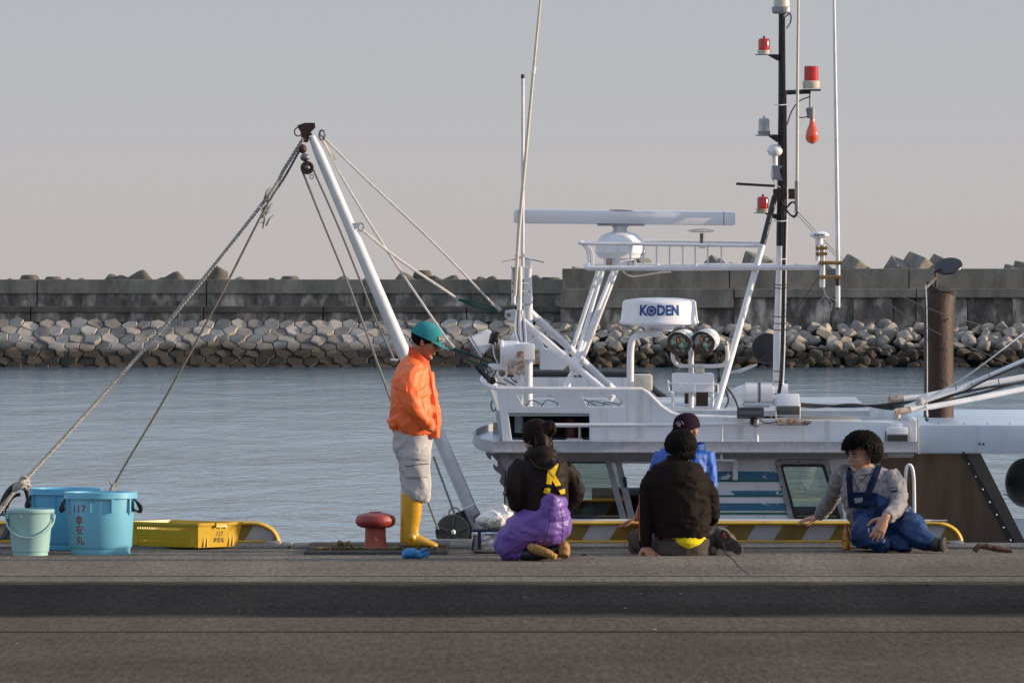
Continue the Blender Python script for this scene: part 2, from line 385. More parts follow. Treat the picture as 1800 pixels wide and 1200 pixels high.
# breakwater -------------------------------------------------------
def concretemat(name, c1, c2, zs=(), streak=.55, fine=0):
    m = mat(name, c1, .9, col2=c2, vs=1.5 if fine else .5, stretch=(1, 1, .5), bump=.4, bs=5, thr=(.47, .66) if fine else None, spec=.1, detail=9); N = m.node_tree.nodes; L = m.node_tree.links; b = N['Principled BSDF']
    src = b.inputs['Base Color'].links[0].from_socket
    t = N.new('ShaderNodeTexCoord'); mp = N.new('ShaderNodeMapping'); mp.inputs['Scale'].default_value = (.8, 1, .30); L.new(t.outputs['Object'], mp.inputs[0])
    n = N.new('ShaderNodeTexNoise'); n.inputs['Scale'].default_value = 1.3; n.inputs['Detail'].default_value = 8; n.inputs['Roughness'].default_value = .72; L.new(mp.outputs[0], n.inputs['Vector'])
    r = N.new('ShaderNodeValToRGB'); L.new(n.outputs['Fac'], r.inputs[0]); e = r.color_ramp.elements
    e[0].position = .36; e[0].color = (streak,)*3+(1,); e[1].position = .62; e[1].color = (1.25, 1.22, 1.2, 1)
    x = N.new('ShaderNodeMixRGB'); x.blend_type = 'MULTIPLY'; x.inputs[0].default_value = 1; L.new(src, x.inputs[1]); L.new(r.outputs[0], x.inputs[2]); L.new(x.outputs[0], b.inputs['Base Color'])
    return m
cm1 = concretemat('breakwater_concrete', (.195, .175, .145), (.26, .24, .20), streak=.72)
cm2 = concretemat('stained_concrete', (.17, .152, .13), (.52, .46, .40), streak=.5, fine=1)
cm3 = concretemat('dark_concrete', (.11, .10, .085), (.145, .13, .11), streak=.75)
def wseg(g, x0, x1, yt, yb, D, depth=2.0, gap=.05):
    a = P(x0, yt, D); b = P(x1, yb, D)
    g.box(((a.x+b.x)/2, D+depth/2, (a.z+b.z)/2), (abs(b.x-a.x)-gap, depth, abs(a.z-b.z)), bev=.03)
bw = empty('breakwater', P(400, 560, 352), 'long low grey concrete breakwater wall on the left with whitish stains', 'breakwater')
joints = [-2400, -2100, -1800, -1500, -1200, -960, -720, -420, -180, 65, 363, 640, 986]
g = G()
for a, b in zip(joints, joints[1:]): wseg(g, a, b+(14 if b == 986 else 0), 491, 516, 352.6)
obj('parapet', g, cm1, bw, smooth=0)
g = G()
for a, b in zip(joints, joints[1:]): wseg(g, a, b+(14 if b == 986 else 0), 515.5, 541, 352.7)
obj('stained_band', g, cm2, bw, smooth=0)
g = G()
for a, b in zip([-2400, -1900, -1400, -900, -400, 54, 358, 568, 820], [-1900, -1400, -900, -400, 54, 358, 568, 820, 986]): wseg(g, a, b, 538, 549, 351.9)
obj('ledge', g, cm3, bw, smooth=0)
g = G()
for a, b in zip([-2400, -1900, -1400, -900, -400, 54, 358, 568, 820], [-1900, -1400, -900, -400, 54, 358, 568, 820, 986]): wseg(g, a, b, 548.5, 566, 352.0)
obj('footing', g, cm2, bw, smooth=0)
bw2 = empty('breakwater', P(1400, 575, 351), 'taller stepped grey concrete breakwater wall on the right behind the boat mast', 'breakwater')
g = G()
for a, b in zip([988, 1282, 1598, 1905, 2250], [1282, 1598, 1905, 2250]): wseg(g, a, b, 472, 508, 352.0)
obj('parapet', g, cm1, bw2, smooth=0)
g = G()
for a, b in zip([985, 1290, 1611, 1900, 2250], [1290, 1611, 1900, 2250]): wseg(g, a, b, 507, 541 if a == 985 else 523, 350.9, 2.6)
obj('ledge', g, cm1, bw2, smooth=0)
g = G()
for i, (a, b) in enumerate(zip([985, 1220, 1290, 1460, 1500, 1570, 1611, 1700, 1780, 1850, 2250], [1220, 1290, 1460, 1500, 1570, 1611, 1700, 1780, 1850, 2250])):
    wseg(g, a, b, 523, 584, 351.1+(.25 if i % 2 else 0), 2.4, gap=.02)
obj('lower_wall', g, cm2, bw2, smooth=0)
# pitched stone revetment (fitted stones) -----------------------------------
def wetmat(name, c1, c2, isl=.45):
    m = mat(name, c1, .85, col2=c2, vs=.9, bump=.8, bs=7, island=isl); N = m.node_tree.nodes; L = m.node_tree.links; b = N['Principled BSDF']
    src = b.inputs['Base Color'].links[0].from_socket
    g_ = N.new('ShaderNodeNewGeometry'); s = N.new('ShaderNodeSeparateXYZ'); L.new(g_.outputs['Position'], s.inputs[0])
    n = N.new('ShaderNodeTexNoise'); n.inputs['Scale'].default_value = .35; L.new(g_.outputs['Position'], n.inputs['Vector'])
    a = N.new('ShaderNodeMath'); a.operation = 'MULTIPLY_ADD'; L.new(n.outputs['Fac'], a.inputs[0]); a.inputs[1].default_value = -1.1; L.new(s.outputs['Z'], a.inputs[2])
    mr = N.new('ShaderNodeMapRange'); L.new(a.outputs[0], mr.inputs[0]); mr.inputs[1].default_value = -1.55; mr.inputs[2].default_value = -1.0
    r = N.new('ShaderNodeValToRGB'); L.new(mr.outputs[0], r.inputs[0]); e = r.color_ramp.elements; e[0].color = (.13, .105, .075, 1); e[1].color = (1, 1, 1, 1)
    x = N.new('ShaderNodeMixRGB'); x.blend_type = 'MULTIPLY'; x.inputs[0].default_value = 1; L.new(src, x.inputs[1]); L.new(r.outputs[0], x.inputs[2]); L.new(x.outputs[0], b.inputs['Base Color']); return m
stone = wetmat('grey_stone', (.26, .245, .235), (.42, .36, .29))
rr = random.Random(3)
X0, X1 = P(-700, 600, 348).x, P(990, 600, 348).x
ZT = P(0, 559, 351.8).z; SL = math.hypot(ZT-WZ+.5, 4.4); cols = int((X1-X0)/.82); rows = 8
ptsv = {}
for j in range(-1, rows+1):
    for i in range(-1, cols+1):
        ptsv[(i, j)] = ((i+.5*(j % 2)+rr.uniform(-.22, .22))*.82, (j+rr.uniform(-.2, .2))*SL/rows)
def clip(poly, a, b):
    mx_, my = (a[0]+b[0])/2, (a[1]+b[1])/2; nx, ny = b[0]-a[0], b[1]-a[1]; out = []
    f = lambda p: (p[0]-mx_)*nx+(p[1]-my)*ny
    for k in range(len(poly)):
        p, q = poly[k], poly[(k+1) % len(poly)]; fp, fq = f(p), f(q)
        if fp <= 0: out.append(p)
        if (fp < 0) != (fq < 0):
            t = fp/(fp-fq); out.append((p[0]+(q[0]-p[0])*t, p[1]+(q[1]-p[1])*t))
    return out
g = G()
def sp3(u, v, h):
    t = v/SL; y = 347.2+t*4.4; z = WZ-.5+t*(ZT-WZ+.5); n = Vector((0, -(ZT-WZ+.5), 4.4)).normalized()
    return Vector((X0+u, y, z))+n*h
for (i, j), c in ptsv.items():
    if j < 0 or j >= rows or i < 0: continue
    po = [(c[0]-1.2, c[1]-1.2), (c[0]+1.2, c[1]-1.2), (c[0]+1.2, c[1]+1.2), (c[0]-1.2, c[1]+1.2)]
    for di in (-2, -1, 0, 1, 2):
        for dj in (-2, -1, 0, 1, 2):
            if (di or dj) and (i+di, j+dj) in ptsv: po = clip(po, c, ptsv[(i+di, j+dj)])
    if len(po) < 3: continue
    tx, ty = rr.uniform(-.17, .17), rr.uniform(-.14, .14); hh = rr.uniform(.02, .10)
    def ins(p, k): return (c[0]+(p[0]-c[0])*k, c[1]+(p[1]-c[1])*k)
    lo = [g.b.verts.new(sp3(*ins(p, .98), -.35)) for p in po]
    mi = [g.b.verts.new(sp3(*ins(p, .965), hh-.03+tx*(p[0]-c[0])+ty*(p[1]-c[1]))) for p in po]
    hi = [g.b.verts.new(sp3(*ins(p, .86), hh+.04+rr.uniform(-.02, .02)+tx*(p[0]-c[0])+ty*(p[1]-c[1]))) for p in po]
    n = len(po)
    for a_, b_ in ((lo, mi), (mi, hi)):
        for k in range(n): g.b.faces.new((a_[k], a_[(k+1) % n], b_[(k+1) % n], b_[k]))
    g.b.faces.new(hi)
obj('stone_revetment', g, stone, smooth=0, label='sloping bank of fitted diamond shaped grey stones below the left wall', cat='stone bank')
g = G(); g.prism([Vector((X0, 346.6, WZ-1)), Vector((X0, 351.9, ZT-.25)), Vector((X0, 353, ZT-.25)), Vector((X0, 353, WZ-1))], (X1-X0+40, 0, 0))
obj('hill', g, M['dark'], smooth=0, kind='structure', label='dark packed rubble core under the bank stones')
# loose rubble rocks on the right ---------------------------------------
rock = wetmat('rubble_stone', (.22, .215, .215), (.48, .40, .31), isl=0)
rockm = []
for k in range(12):
    b = bmesh.new()
    for _ in range(14):
        v = Vector((rr.gauss(0, 1), rr.gauss(0, 1), rr.gauss(0, 1))).normalized(); b.verts.new((v.x*.56, v.y*.42, v.z*.40))
    h = bmesh.ops.convex_hull(b, input=b.verts)
    bmesh.ops.delete(b, geom=[v for v in b.verts if not v.link_faces], context='VERTS')
    bmesh.ops.bevel(b, geom=list(b.edges), offset=.03, segments=1, affect='EDGES')
    me = bpy.data.meshes.new('rock'); b.to_mesh(me); b.free(); me.materials.append(rock); rockm.append(me)
def rocks(xa, xb, n_rows, n_cols):
    for j in range(n_rows):
        for i in range(n_cols):
            t = (j+.3*rr.random())/n_rows
            x = xa+(xb-xa)*(i+rr.random()*.5+.5*(j % 2))/n_cols
            y = 346.9+t*4.2+rr.uniform(-.15, .15); z = WZ-.15+t*2.35+rr.uniform(-.1, .1)
            o = link(bpy.data.objects.new('rock', rr.choice(rockm))); o.location = (x, y, z)
            o.rotation_euler = (rr.uniform(-.5, .5), rr.uniform(-.4, .4), rr.uniform(0, 6.28)); s = rr.uniform(.78, 1.15); o.scale = (s, s, s*.95)
            tag(o, 'rough grey angular boulder heaped with others below the right breakwater wall', 'rock', 'loose boulders below the right breakwater wall')
rocks(P(992, 600, 348).x, P(1815, 600, 348).x, 7, 34)
# tetrapods and armour blocks peeping over the wall -----------------------
bm = G()
for d in (Vector((0, 0, 1)), Vector((.943, 0, -.333)), Vector((-.471, .816, -.333)), Vector((-.471, -.816, -.333))):
    bm.tube([Vector((0, 0, 0)), d*1.15, d*1.28], [.50, .34, .27], 16, hint=Vector((.1, .2, .3)))
proto = fuse('tetrapod', bm, concretemat('tetrapod_concrete', (.12, .112, .095), (.17, .155, .13), streak=.7), voxel=.06, smooth=3,
             label='x', cat='tetrapod', group='tetrapods behind the left wall')
pm = proto.data; bpy.data.objects.remove(proto)
def tetra(x, ytop, leg, sc=1.0):
    D = 356; o = link(bpy.data.objects.new('tetrapod', pm)); top = P(x, ytop, D)
    q = Matrix.Rotation(rr.uniform(0, 6.28), 4, 'Z')
    tilt = Matrix.Rotation({'up': 0, 'l': -.5, 'r': .5, 'll': -.9, 'rr': .9, 'f': -.2}[leg], 4, 'Y')
    o.matrix_world = Matrix.Translation((0, 0, 0)) @ tilt @ q @ Matrix.Scale(sc, 4)
    hz = max((o.matrix_world @ v.co).z for v in pm.vertices); hx = [(o.matrix_world @ v.co) for v in pm.vertices]; hx = max(hx, key=lambda v: v.z).x
    o.location = (top.x-hx, D, top.z-hz); return o
tl = [(18, 489, 'l'), (55, 483, 'up'), (96, 486, 'up'), (118, 488, 'r'), (145, 488, 'l'), (193, 481, 'll'), (253, 474, 'rr'), (298, 482, 'll'), (312, 477, 'rr'), (378, 466, 'r'), (422, 486, 'l'), (475, 488, 'll'),
      (512, 485, 'up'), (605, 484, 'l'), (645, 486, 'r'), (706, 478, 'll'), (741, 475, 'up'), (762, 484, 'r'), (800, 488, 'l'), (842, 486, 'll'), (868, 485, 'rr'), (905, 488, 'l'), (942, 483, 'rr'), (965, 487, 'up')]
for k, (x, y, l) in enumerate(tl):
    o = tetra(x, y, l, rr.uniform(1.4, 1.8))
    what = {'up': 'upright tetrapod leg above the wall', 'l': 'tetrapod leg leaning left above the wall', 'r': 'tetrapod leg leaning right above the wall', 'll': 'low tetrapod leg pointing left above the wall', 'rr': 'low tetrapod leg pointing right above the wall'}[l]
    pos = ['at the far left end of the row', 'left of the taut mooring ropes', 'between the ropes and the boom', 'between the boom and the whip antennas'][0 if x < 60 else 1 if x < 360 else 2 if x < 600 else 3]
    tag(o, f'{what}, {pos}', 'tetrapod', 'tetrapods behind the left wall')
blockm = concretemat('block_concrete', (.20, .185, .16), (.26, .24, .21), streak=.8)
def block(x, ytop, s, rx, ry, rz, lab):
    g = G(); g.box((0, 0, 0), (s, s, s*1.15), bev=s*.09); 
    Q = Matrix.Rotation(rz, 3, 'Z') @ Matrix.Rotation(rx, 3, 'X') @ Matrix.Rotation(ry, 3, 'Y')
    for v in g.b.verts: v.co = Q @ v.co
    mz = max(v.co.z for v in g.b.verts); c = P(x, ytop, 355)-Vector((0, 0, mz))
    for v in g.b.verts: v.co += c
    obj('armour_block', g, blockm, smooth=0, label=lab, cat='concrete block', group='armour blocks behind the right wall')
for a in ((1018, 468, .9, .5, .2, .4, 'small armour block peeping over the wall beside the radar basket strut'),
          (1130, 452, .8, .6, .1, .5, 'armour block seen through the basket rails just right of the radar pedestal'),
          (1256, 448, 1.2, .7, .3, .8, 'pointed armour block seen through the basket rails left of the slanting mast leg'),
          (1290, 461, .7, .6, .2, .2, 'low pointed armour block just left of the slanting mast leg'),
          (1328, 441, 1.3, .15, .25, .2, 'large upright dark block directly behind the slanting mast leg'),
          (1352, 452, 1.0, .2, .3, .7, 'dark block between the slanting leg and the main mast'),
          (1408, 464, .9, .7, .1, .3, 'low dark block just right of the main mast'),
          (1448, 458, .8, .6, .3, .9, 'low block behind the brass clamped antenna bracket'),
          (1500, 446, 1.3, .3, .55, .5, 'tilted block just right of the white whip antenna'),
          (1577, 449, 1.2, .5, .4, .25, 'shaded block left of the two largest pale blocks'),
          (1612, 442, 1.5, .25, .55, .6, 'largest pale cube block left of the exhaust cap'),
          (1650, 446, 1.2, .4, .5, 1.0, 'pale block half hidden by the exhaust cap'),
          (1782, 464, 1.0, .2, .2, .3, 'low dark block at the right end of the wall'),
          (1800, 458, .9, .2, .1, .8, 'dark block cut by the right edge of the photo')): block(*a)
# ------------------------------------------------------------------ the boat
BY = 51.0; HEEL = 0.033
boat = empty('fishing_boat', (2.0, BY, 0), 'white fishing boat moored along the quay with radars, searchlights and a rusty exhaust', 'boat', M=Matrix.Rotation(HEEL, 4, 'X'))
BW = Matrix.Translation((2.0, BY, 0)) @ Matrix.Rotation(HEEL, 4, 'X'); BR = BW.to_3x3()
def LX(px, py, D=51.0):
    """boat-local (x, z) seen at pixel for a local plane y"""
    q = BW.inverted() @ P(px, py, D); return (q.x, q.z)
def L2(pts, dy):
    """pixels -> world points on the boat-local plane y=dy (exactly under the pixel)"""
    out = []
    for px, py in pts:
        o = Vector((0, 0, CZ)); d = P(px, py, 50.0)-o; oi = BW.inverted() @ o; di = BR.inverted() @ d
        t = (dy-oi.y)/di.y; out.append(o+d*t)
    return out
def B(px, py, dy): return L2([(px, py)], dy)[0]
def loc(pts, dy): return [((BW.inverted() @ p).x, (BW.inverted() @ p).z) for p in L2(pts, dy)]
def bplate(name, outl, dy, th, m, parent=boat, bev=0, round_=None, **k):
    ol = [loc(o, dy) for o in outl]
    if round_: ol = [rnd(o, round_[min(i, len(round_)-1)]) if round_[min(i, len(round_)-1)] else o for i, o in enumerate(ol)]
    return plate(name, ol, dy, th, m, parent, bev, W=BW, **k)
PXM = 51.0/F     # metres per photo pixel at the boat
def pipe(name, pts, r_px, m, parent=boat, curve=False, n=10, **k):
    """pts: (px, py, dy)"""
    w = [B(*p) for p in pts]; g = G()
    rr_ = [q*PXM for q in r_px] if isinstance(r_px, (list, tuple)) else r_px*PXM
    (g.curve if curve else g.tube)(w, rr_, n, hint=Vector((.3, .9, .25)))
    return obj(name, g, m, parent, **k)
WH, WP, W2_ = M['white'], M['whitepipe'], M['white2']
# hull: bow to the left, mostly below the quay
def hullsec(x, w, zt, zb): return [Vector((x, 1.35-w, zt)), Vector((x, 1.35-w*.93, (zt+zb)/2)), Vector((x, 1.35-w*.55, zb)), Vector((x, 1.35+w*.55, zb)), Vector((x, 1.35+w*.93, (zt+zb)/2)), Vector((x, 1.35+w, zt))]
g = G(); rs = []
for x, w, zt, zb in ((-4.6, .05, -.25, -1.2), (-4.0, .55, -.33, -1.9), (-3.2, 1.0, -.40, -2.2), (-2.0, 1.28, -.43, -2.4), (0, 1.42, -.42, -2.5), (3, 1.46, -.40, -2.5), (6.0, 1.40, -.36, -2.4), (7.0, 1.3, -.34, -2.2)):
    rs.append([g.b.verts.new(BW @ p) for p in hullsec(x, w, zt, zb)])
g.skin(rs); obj('hull', g, W2_, boat, smooth=0)
# side bulwark with rounded white cap (visible just above the kerb)
g = G(); a, b = loc([(905, 918), (1640, 918)], -.12)
zc = loc([(1300, 919)], -.12)[0][1]
g.box(((a[0]+b[0])/2, -.10, (zc-.42)/2), (b[0]-a[0], .06, zc+.42))
for v in g.b.verts: v.co = BW @ v.co
obj('bulwark', g, W2_, boat, smooth=0)
pipe('bulwark_cap', [(905, 917, -.10), (1300, 917, -.10), (1640, 918, -.10)], 5.5, WP, n=12)
# lower cabin: near wall with window openings
wall_o = [(893, 790), (1560, 790), (1560, 925), (905, 925)]
win_a = [(1002, 813), (1065, 813), (1098, 912), (1008, 912)]
win_b = [(1073, 813), (1082, 813), (1106, 912), (1101, 912)]
win_c = [(1092, 814), (1160, 814), (1186, 912), (1116, 912)]
win_d = [(1374, 818), (1447, 818), (1476, 911), (1399, 911)]
bplate('cabin_wall', [wall_o, win_a, win_b, win_c, win_d], .10, .03, WH, round_=[0, 0])
bplate('cabin_wall', [wall_o, [(985, 800), (1170, 806), (1192, 878), (1010, 878)], [(1340, 806), (1452, 806), (1470, 890), (1375, 890)]], 2.35, .03, M['gasket'])
g = G(); a, b = loc([(905, 800), (1560, 925)], .1)
def bbox(g, x0, x1, y0, y1, z0, z1, bev=0):
    n0 = len(g.b.verts); g.box(((x0+x1)/2, (y0+y1)/2, (z0+z1)/2), (x1-x0, y1-y0, z1-z0), bev=bev)
    for v in list(g.b.verts)[n0:] if n0 else g.b.verts: v.co = BW @ v.co
xl, xr = a[0], b[0]; zf = b[1]
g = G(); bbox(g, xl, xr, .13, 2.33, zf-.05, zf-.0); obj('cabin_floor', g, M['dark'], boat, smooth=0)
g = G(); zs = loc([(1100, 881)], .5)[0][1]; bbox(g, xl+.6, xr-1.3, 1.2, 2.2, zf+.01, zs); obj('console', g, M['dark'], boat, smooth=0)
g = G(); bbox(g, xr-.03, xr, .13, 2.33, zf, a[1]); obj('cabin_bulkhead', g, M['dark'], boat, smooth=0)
# cabin front with its frame (left end)
g = G(); q = [B(893, 797, .12), B(905, 925, .12)]; d = BR @ Vector((0, 2.2, 0))
g.prism([q[0], q[1], q[1]+d, q[0]+d], (.03, 0, 0)); obj('cabin_front', g, M['gasket'], boat, smooth=0)
# window frames, mullions, glass
fr = bplate('window', [[(985, 792), (1205, 792), (1205, 811), (985, 811)]], .075, .014, M['gasket'])
for (x0, x1, x2, x3) in ((1064, 1074, 1102, 1092), (1081, 1092, 1117, 1106)):
    bplate('mullion', [[(x0, 811), (x1, 811), (x2+.5, 914), (x3-1, 914)]], .074, .022, M['gasket'], fr)
bplate('mullion', [[(1150, 811), (1157, 811), (1180, 914), (1173, 914)]], .074, .016, M['black'], fr)
bplate('frame', [[(996, 810), (1066, 810), (1100, 914), (1003, 914)], [(1003, 814), (1064, 814), (1096, 911), (1009, 911)]], .078, .012, M['black'], fr)
bplate('handle', [[(1094, 838), (1101, 838), (1103, 856), (1097, 856)]], .06, .02, M['black'], fr, bev=.002)
bplate('pane', [[(1002, 812), (1070, 812), (1100, 913), (1006, 913)]], .105, .005, M['glass'], fr)
bplate('pane', [[(1073, 812), (1092, 812), (1118, 913), (1101, 913)]], .112, .005, M['glass'], fr)
g = G()
for x in (1006, 1040, 1074, 1108, 1142, 1176): g.ell(B(x, 803, .064), (.007, .005, .007), u=8, v=6)
obj('bolt', g, M['black'], fr)
fr = bplate('window', [[(1361, 807), (1456, 807), (1484, 914), (1386, 914)], win_d], .078, .02, M['gasket'], bev=.003, round_=[.05, .02])
bplate('gasket', [[(1371, 815), (1449, 815), (1479, 913), (1396, 913)], [(1376, 820), (1445, 820), (1473, 909), (1401, 909)]], .072, .02, M['black'], fr, round_=[.02, .02])
bplate('pane', [win_d], .105, .005, M['glass'], fr)
g = G()
for x, y in ((1370, 811), (1405, 811), (1440, 811), (1366, 820), (1374, 855), (1381, 888), (1460, 830), (1470, 868), (1479, 905)): g.ell(B(x, y, .064), (.006, .005, .006), u=8, v=6)
obj('bolt', g, M['black'], fr)
# stripes with worn paint, bracket
for y, x0, x1 in ((844.5, 1200, 1374), (871, 1200, 1379), (902, 1200, 1384)):
    bplate('stripe', [[(x0, y-2), (x1, y-2), (x1+1, y+2), (x0, y+2)]], .082, .004, M['greenp'])
for y0, y1, x0, x1 in ((828, 842, 1255, 1374), (862, 869.5, 1200, 1379), (884, 897, 1200, 1384)):
    bplate('stripe', [[(x0, y0), (x1-4, y0), (x1, y1), (x0, y1)]], .081, .004, M['teal'])
for y0, x1 in ((828.5, 1371), (800, 1362)): bplate('seam', [[(1256, y0), (x1, y0), (x1, y0+1), (1256, y0+1)]], .083, .003, M['gasket'])
br = bplate('bracket', [[(1288, 796), (1297, 796), (1297, 843), (1288, 843)]], .05, .05, WP, bev=.004)
# stern panel: brushed stainless, slanted aft edge with bolted strip
bplate('stern_panel', [[(1548, 797), (1722, 797), (1804, 960), (1548, 960)]], .06, .03, M['inox'])
bplate('strip', [[(1690, 797), (1699, 797), (1788, 960), (1777, 960)]], .04, .01, M['black'])
bplate('strip', [[(1699, 797), (1724, 797), (1806, 960), (1788, 960)]], .035, .012, M['inox2'])
g = G()
for i in range(7): g.ell(B(1703+i*12.2, 815+i*22.3, .03), (.007, .006, .007), u=8, v=6)
obj('bolt', g, M['plasticw'], boat)
# eave / side gutter and rounded bow tray
yN, yF = -.22, 2.45
zt = loc([(1100, 776)], yN)[0][1]; zb = loc([(1100, 794)], yN)[0][1]
zt2 = loc([(850, 770)], yN)[0][1]
xL = loc([(832, 765)], .9)[0][0]; xS = loc([(868, 780)], yN)[0][0]; xE = loc([(1612, 780)], yN)[0][0]
plan = [(xE, yN), (xS, yN)]
for i in range(1, 12):
    t = i/12; ang = -pi/2 - pi*t
    plan.append((xS+(xL-xS)*abs(cos(pi*t-pi/2))**.75, yN+(yF-yN)*t))
plan += [(xS, yF), (xE, yF)]
g = G(); r0 = []; r1 = []; r2 = []
n = len(plan)
cx, cy = (xS+.8), (yN+yF)/2
def ofs(p, k):
    x, y = p
    if x > xS-.001: return (x, y+(k if y > cy else -k))
    d = Vector((x-xS, y-cy)); d = d.normalized()*k; return (x+d.x, y+d.y)
rings = []
for k, z in ((-.02, zb), (0, zb-.012), (.015, zb), (.0, zb+.02), (.0, zt), (-.022, zt), (-.022, zb+.02)):
    rings.append([g.b.verts.new(BW @ Vector((*ofs(p, k), z))) for p in plan])
for a, b in zip(rings, rings[1:]):
    for i in range(n-1): g.b.faces.new((a[i], a[i+1], b[i+1], b[i]))
obj('gutter', g, mat('gutter_paint', (.40, .40, .42), .45, var=.25, vs=30), boat, smooth=50)
g = G(); top = [g.b.verts.new(BW @ Vector((*ofs(p, -.01), zb+.025))) for p in plan]; bot = [g.b.verts.new(BW @ Vector((*ofs(p, -.01), zb-.004))) for p in plan]
g.b.faces.new(top[::-1]); g.b.faces.new(bot)
obj('bow_tray', g, W2_, boat, smooth=0)
g = G(); q = B(875, 752, 2.0); g.box(q, (.075, .3, .085), bev=.004); obj('rusty_coaming', g, M['rustlite'], boat)
# soffit shadowed band under the gutter
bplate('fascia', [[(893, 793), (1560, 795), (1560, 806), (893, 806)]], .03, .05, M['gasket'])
# ornamental scalloped bracket at the bow tray
sc = [(856, 795), (856, 799), (861, 806), (866, 801), (866, 796), (874, 800), (874, 812), (874, 818), (882, 824), (878, 826), (868, 820), (867, 813), (869, 826), (876, 832), (882, 838), (887, 842), (886, 850), (890, 858), (893, 868), (893, 796)]
bplate('scalloped_bracket', [[(853, 795), (858, 805), (863, 808), (864, 799), (870, 806), (874, 810), (875, 820), (868, 816), (866, 812), (868, 824), (874, 829), (881, 834), (878, 846), (884, 854), (887, 858), (884, 846), (888, 868), (896, 868), (896, 795)]], .6, .03, M['gasket'], bev=.002)
bplate('scalloped_bracket', [[(878, 797), (895, 797), (898, 840), (890, 828), (882, 815)]], -.05, .02, M['gasket'])
g = G(); pts = [B(893+6*cos(t), 868+52*sin(t), .0) for t in [2*pi*i/24 for i in range(24)]]
g.tube(pts, .006, 6, close=True); obj('mirror_rim', g, M['black'], boat)
g = G(); g.b.faces.new([g.b.verts.new(p) for p in [B(893+5.5*cos(t), 868+51*sin(t), .002) for t in [2*pi*i/24 for i in range(24)]]]); obj('mirror', g, M['clearglass'], boat)
g = G(); g.ell(B(889, 867, -.03), (.022, .02, .024)); obj('wing_knob', g, M['steel'], boat)
g = G(); g.ell(B(889, 810, -.03), (.02, .02, .026)); obj('wing_knob', g, M['steel'], boat)
# flybridge side with cut-outs
side_top = [(872, 683), (1128, 684), (1138, 690), (1150, 702), (1162, 714), (1178, 725), (1196, 731), (1330, 735), (1600, 742)]
side = side_top+[(1600, 775), (884, 775), (878, 722)]
cutA = [(908, 691), (968, 692), (986, 714), (920, 714)]; cutB = [(1021, 693), (1084, 693), (1100, 715), (1033, 715)]
cutC = [(893, 725), (1036, 726), (1036, 773), (900, 773)]
for dy, cuts in ((.0, [cutA, cutB, cutC]), (2.2, [])):
    if dy == 0:
        bplate('flybridge_side', [side]+cuts, dy, .035, WH, bev=.003, round_=[.0, .02, .02, .004])
    else:
        far = loc(side, 0); 
        plate('flybridge_side', [far], dy, .035, WH, boat, W=BW)
# rounded front of the flybridge bulwark (lofted, open top), near/far symmetric
def plan_ring(xs, xn, y0, y1, z, k=14):
    out = []
    for i in range(k+1):
        t = i/k; out.append(Vector((xs-(xs-xn)*math.sin(pi*t)**.62, y0+(y1-y0)*t, z)))
    return out
zA = loc([(872, 683)], 0)[0][1]; zAp = loc([(850, 671)], .6)[0][1]; zB_ = loc([(878, 722)], 0)[0][1]; zC_ = loc([(882, 775)], 0)[0][1]
x0 = loc([(873, 700)], 0)[0][0]; xa = loc([(847, 672)], .9)[0][0]; xb = loc([(869, 722)], .9)[0][0]; xc = loc([(876, 772)], .9)[0][0]
xs1 = loc([(879, 722)], 0)[0][0]; xs2 = loc([(886, 775)], 0)[0][0]
for nm, off in (('flybridge_front', 0),):
    g = G(); R0 = plan_ring(x0, xa, 0, 2.2, zA); R1 = plan_ring(xs1, xb, 0, 2.2, zB_); R2 = plan_ring(xs2, xc, 0, 2.2, zC_)
    for i, p in enumerate(R0): p.z += (zAp-zA)*sin(pi*i/14)**.6
    rs = [[g.b.verts.new(BW @ p) for p in r_] for r_ in (R0, R1, R2)]
    for a, b in zip(rs, rs[1:]):
        for i in range(len(a)-1): g.b.faces.new((a[i], a[i+1], b[i+1], b[i]))
    bmesh.ops.solidify(g.b, geom=list(g.b.faces), thickness=.03)
    obj(nm, g, WH, boat, smooth=60)
    g = G(); g.tube([BW @ p for p in R0], .017, 8, hint=Vector((0, 0, 1))); obj('bulwark_rail', g, WP, boat)
    g = G(); g.tube([BW @ (p+Vector((.05, 0, .02))) for p in R0[3:]], .03, 8, hint=Vector((0, 0, 1))); obj('rubber_trim', g, M['black'], boat)
# near cap rail following the sheer; far cap with black trim
g = G(); g.tube(L2(side_top[:8], -.005), .016, 8, hint=Vector((0, 1, 0))); obj('bulwark_rail', g, WP, boat)
fp = [BW @ Vector((x, 2.2, z+.01)) for x, z in loc(side_top[:8], 0)]
g = G(); g.curve(fp, .028, 8, 3, hint=Vector((0, 1, 0))); obj('rubber_trim', g, M['black'], boat)
# inner liner of the far side (cream, stained), flybridge floor and clutter
x1 = loc([(1200, 730)], 0)[0][0]; zfl = loc([(1000, 722)], 0)[0][1]
g = G(); bbox(g, x0+.02, x1+1.4, .03, 2.17, zfl-.04, zfl-.0); obj('flybridge_floor', g, M['deck'], boat, smooth=0)
g = G(); bbox(g, x0+.05, loc([(1036, 740)], 0)[0][0]+.3, .5, .54, zC_, zfl-.05); obj('locker_back', g, M['dark'], boat, smooth=0)
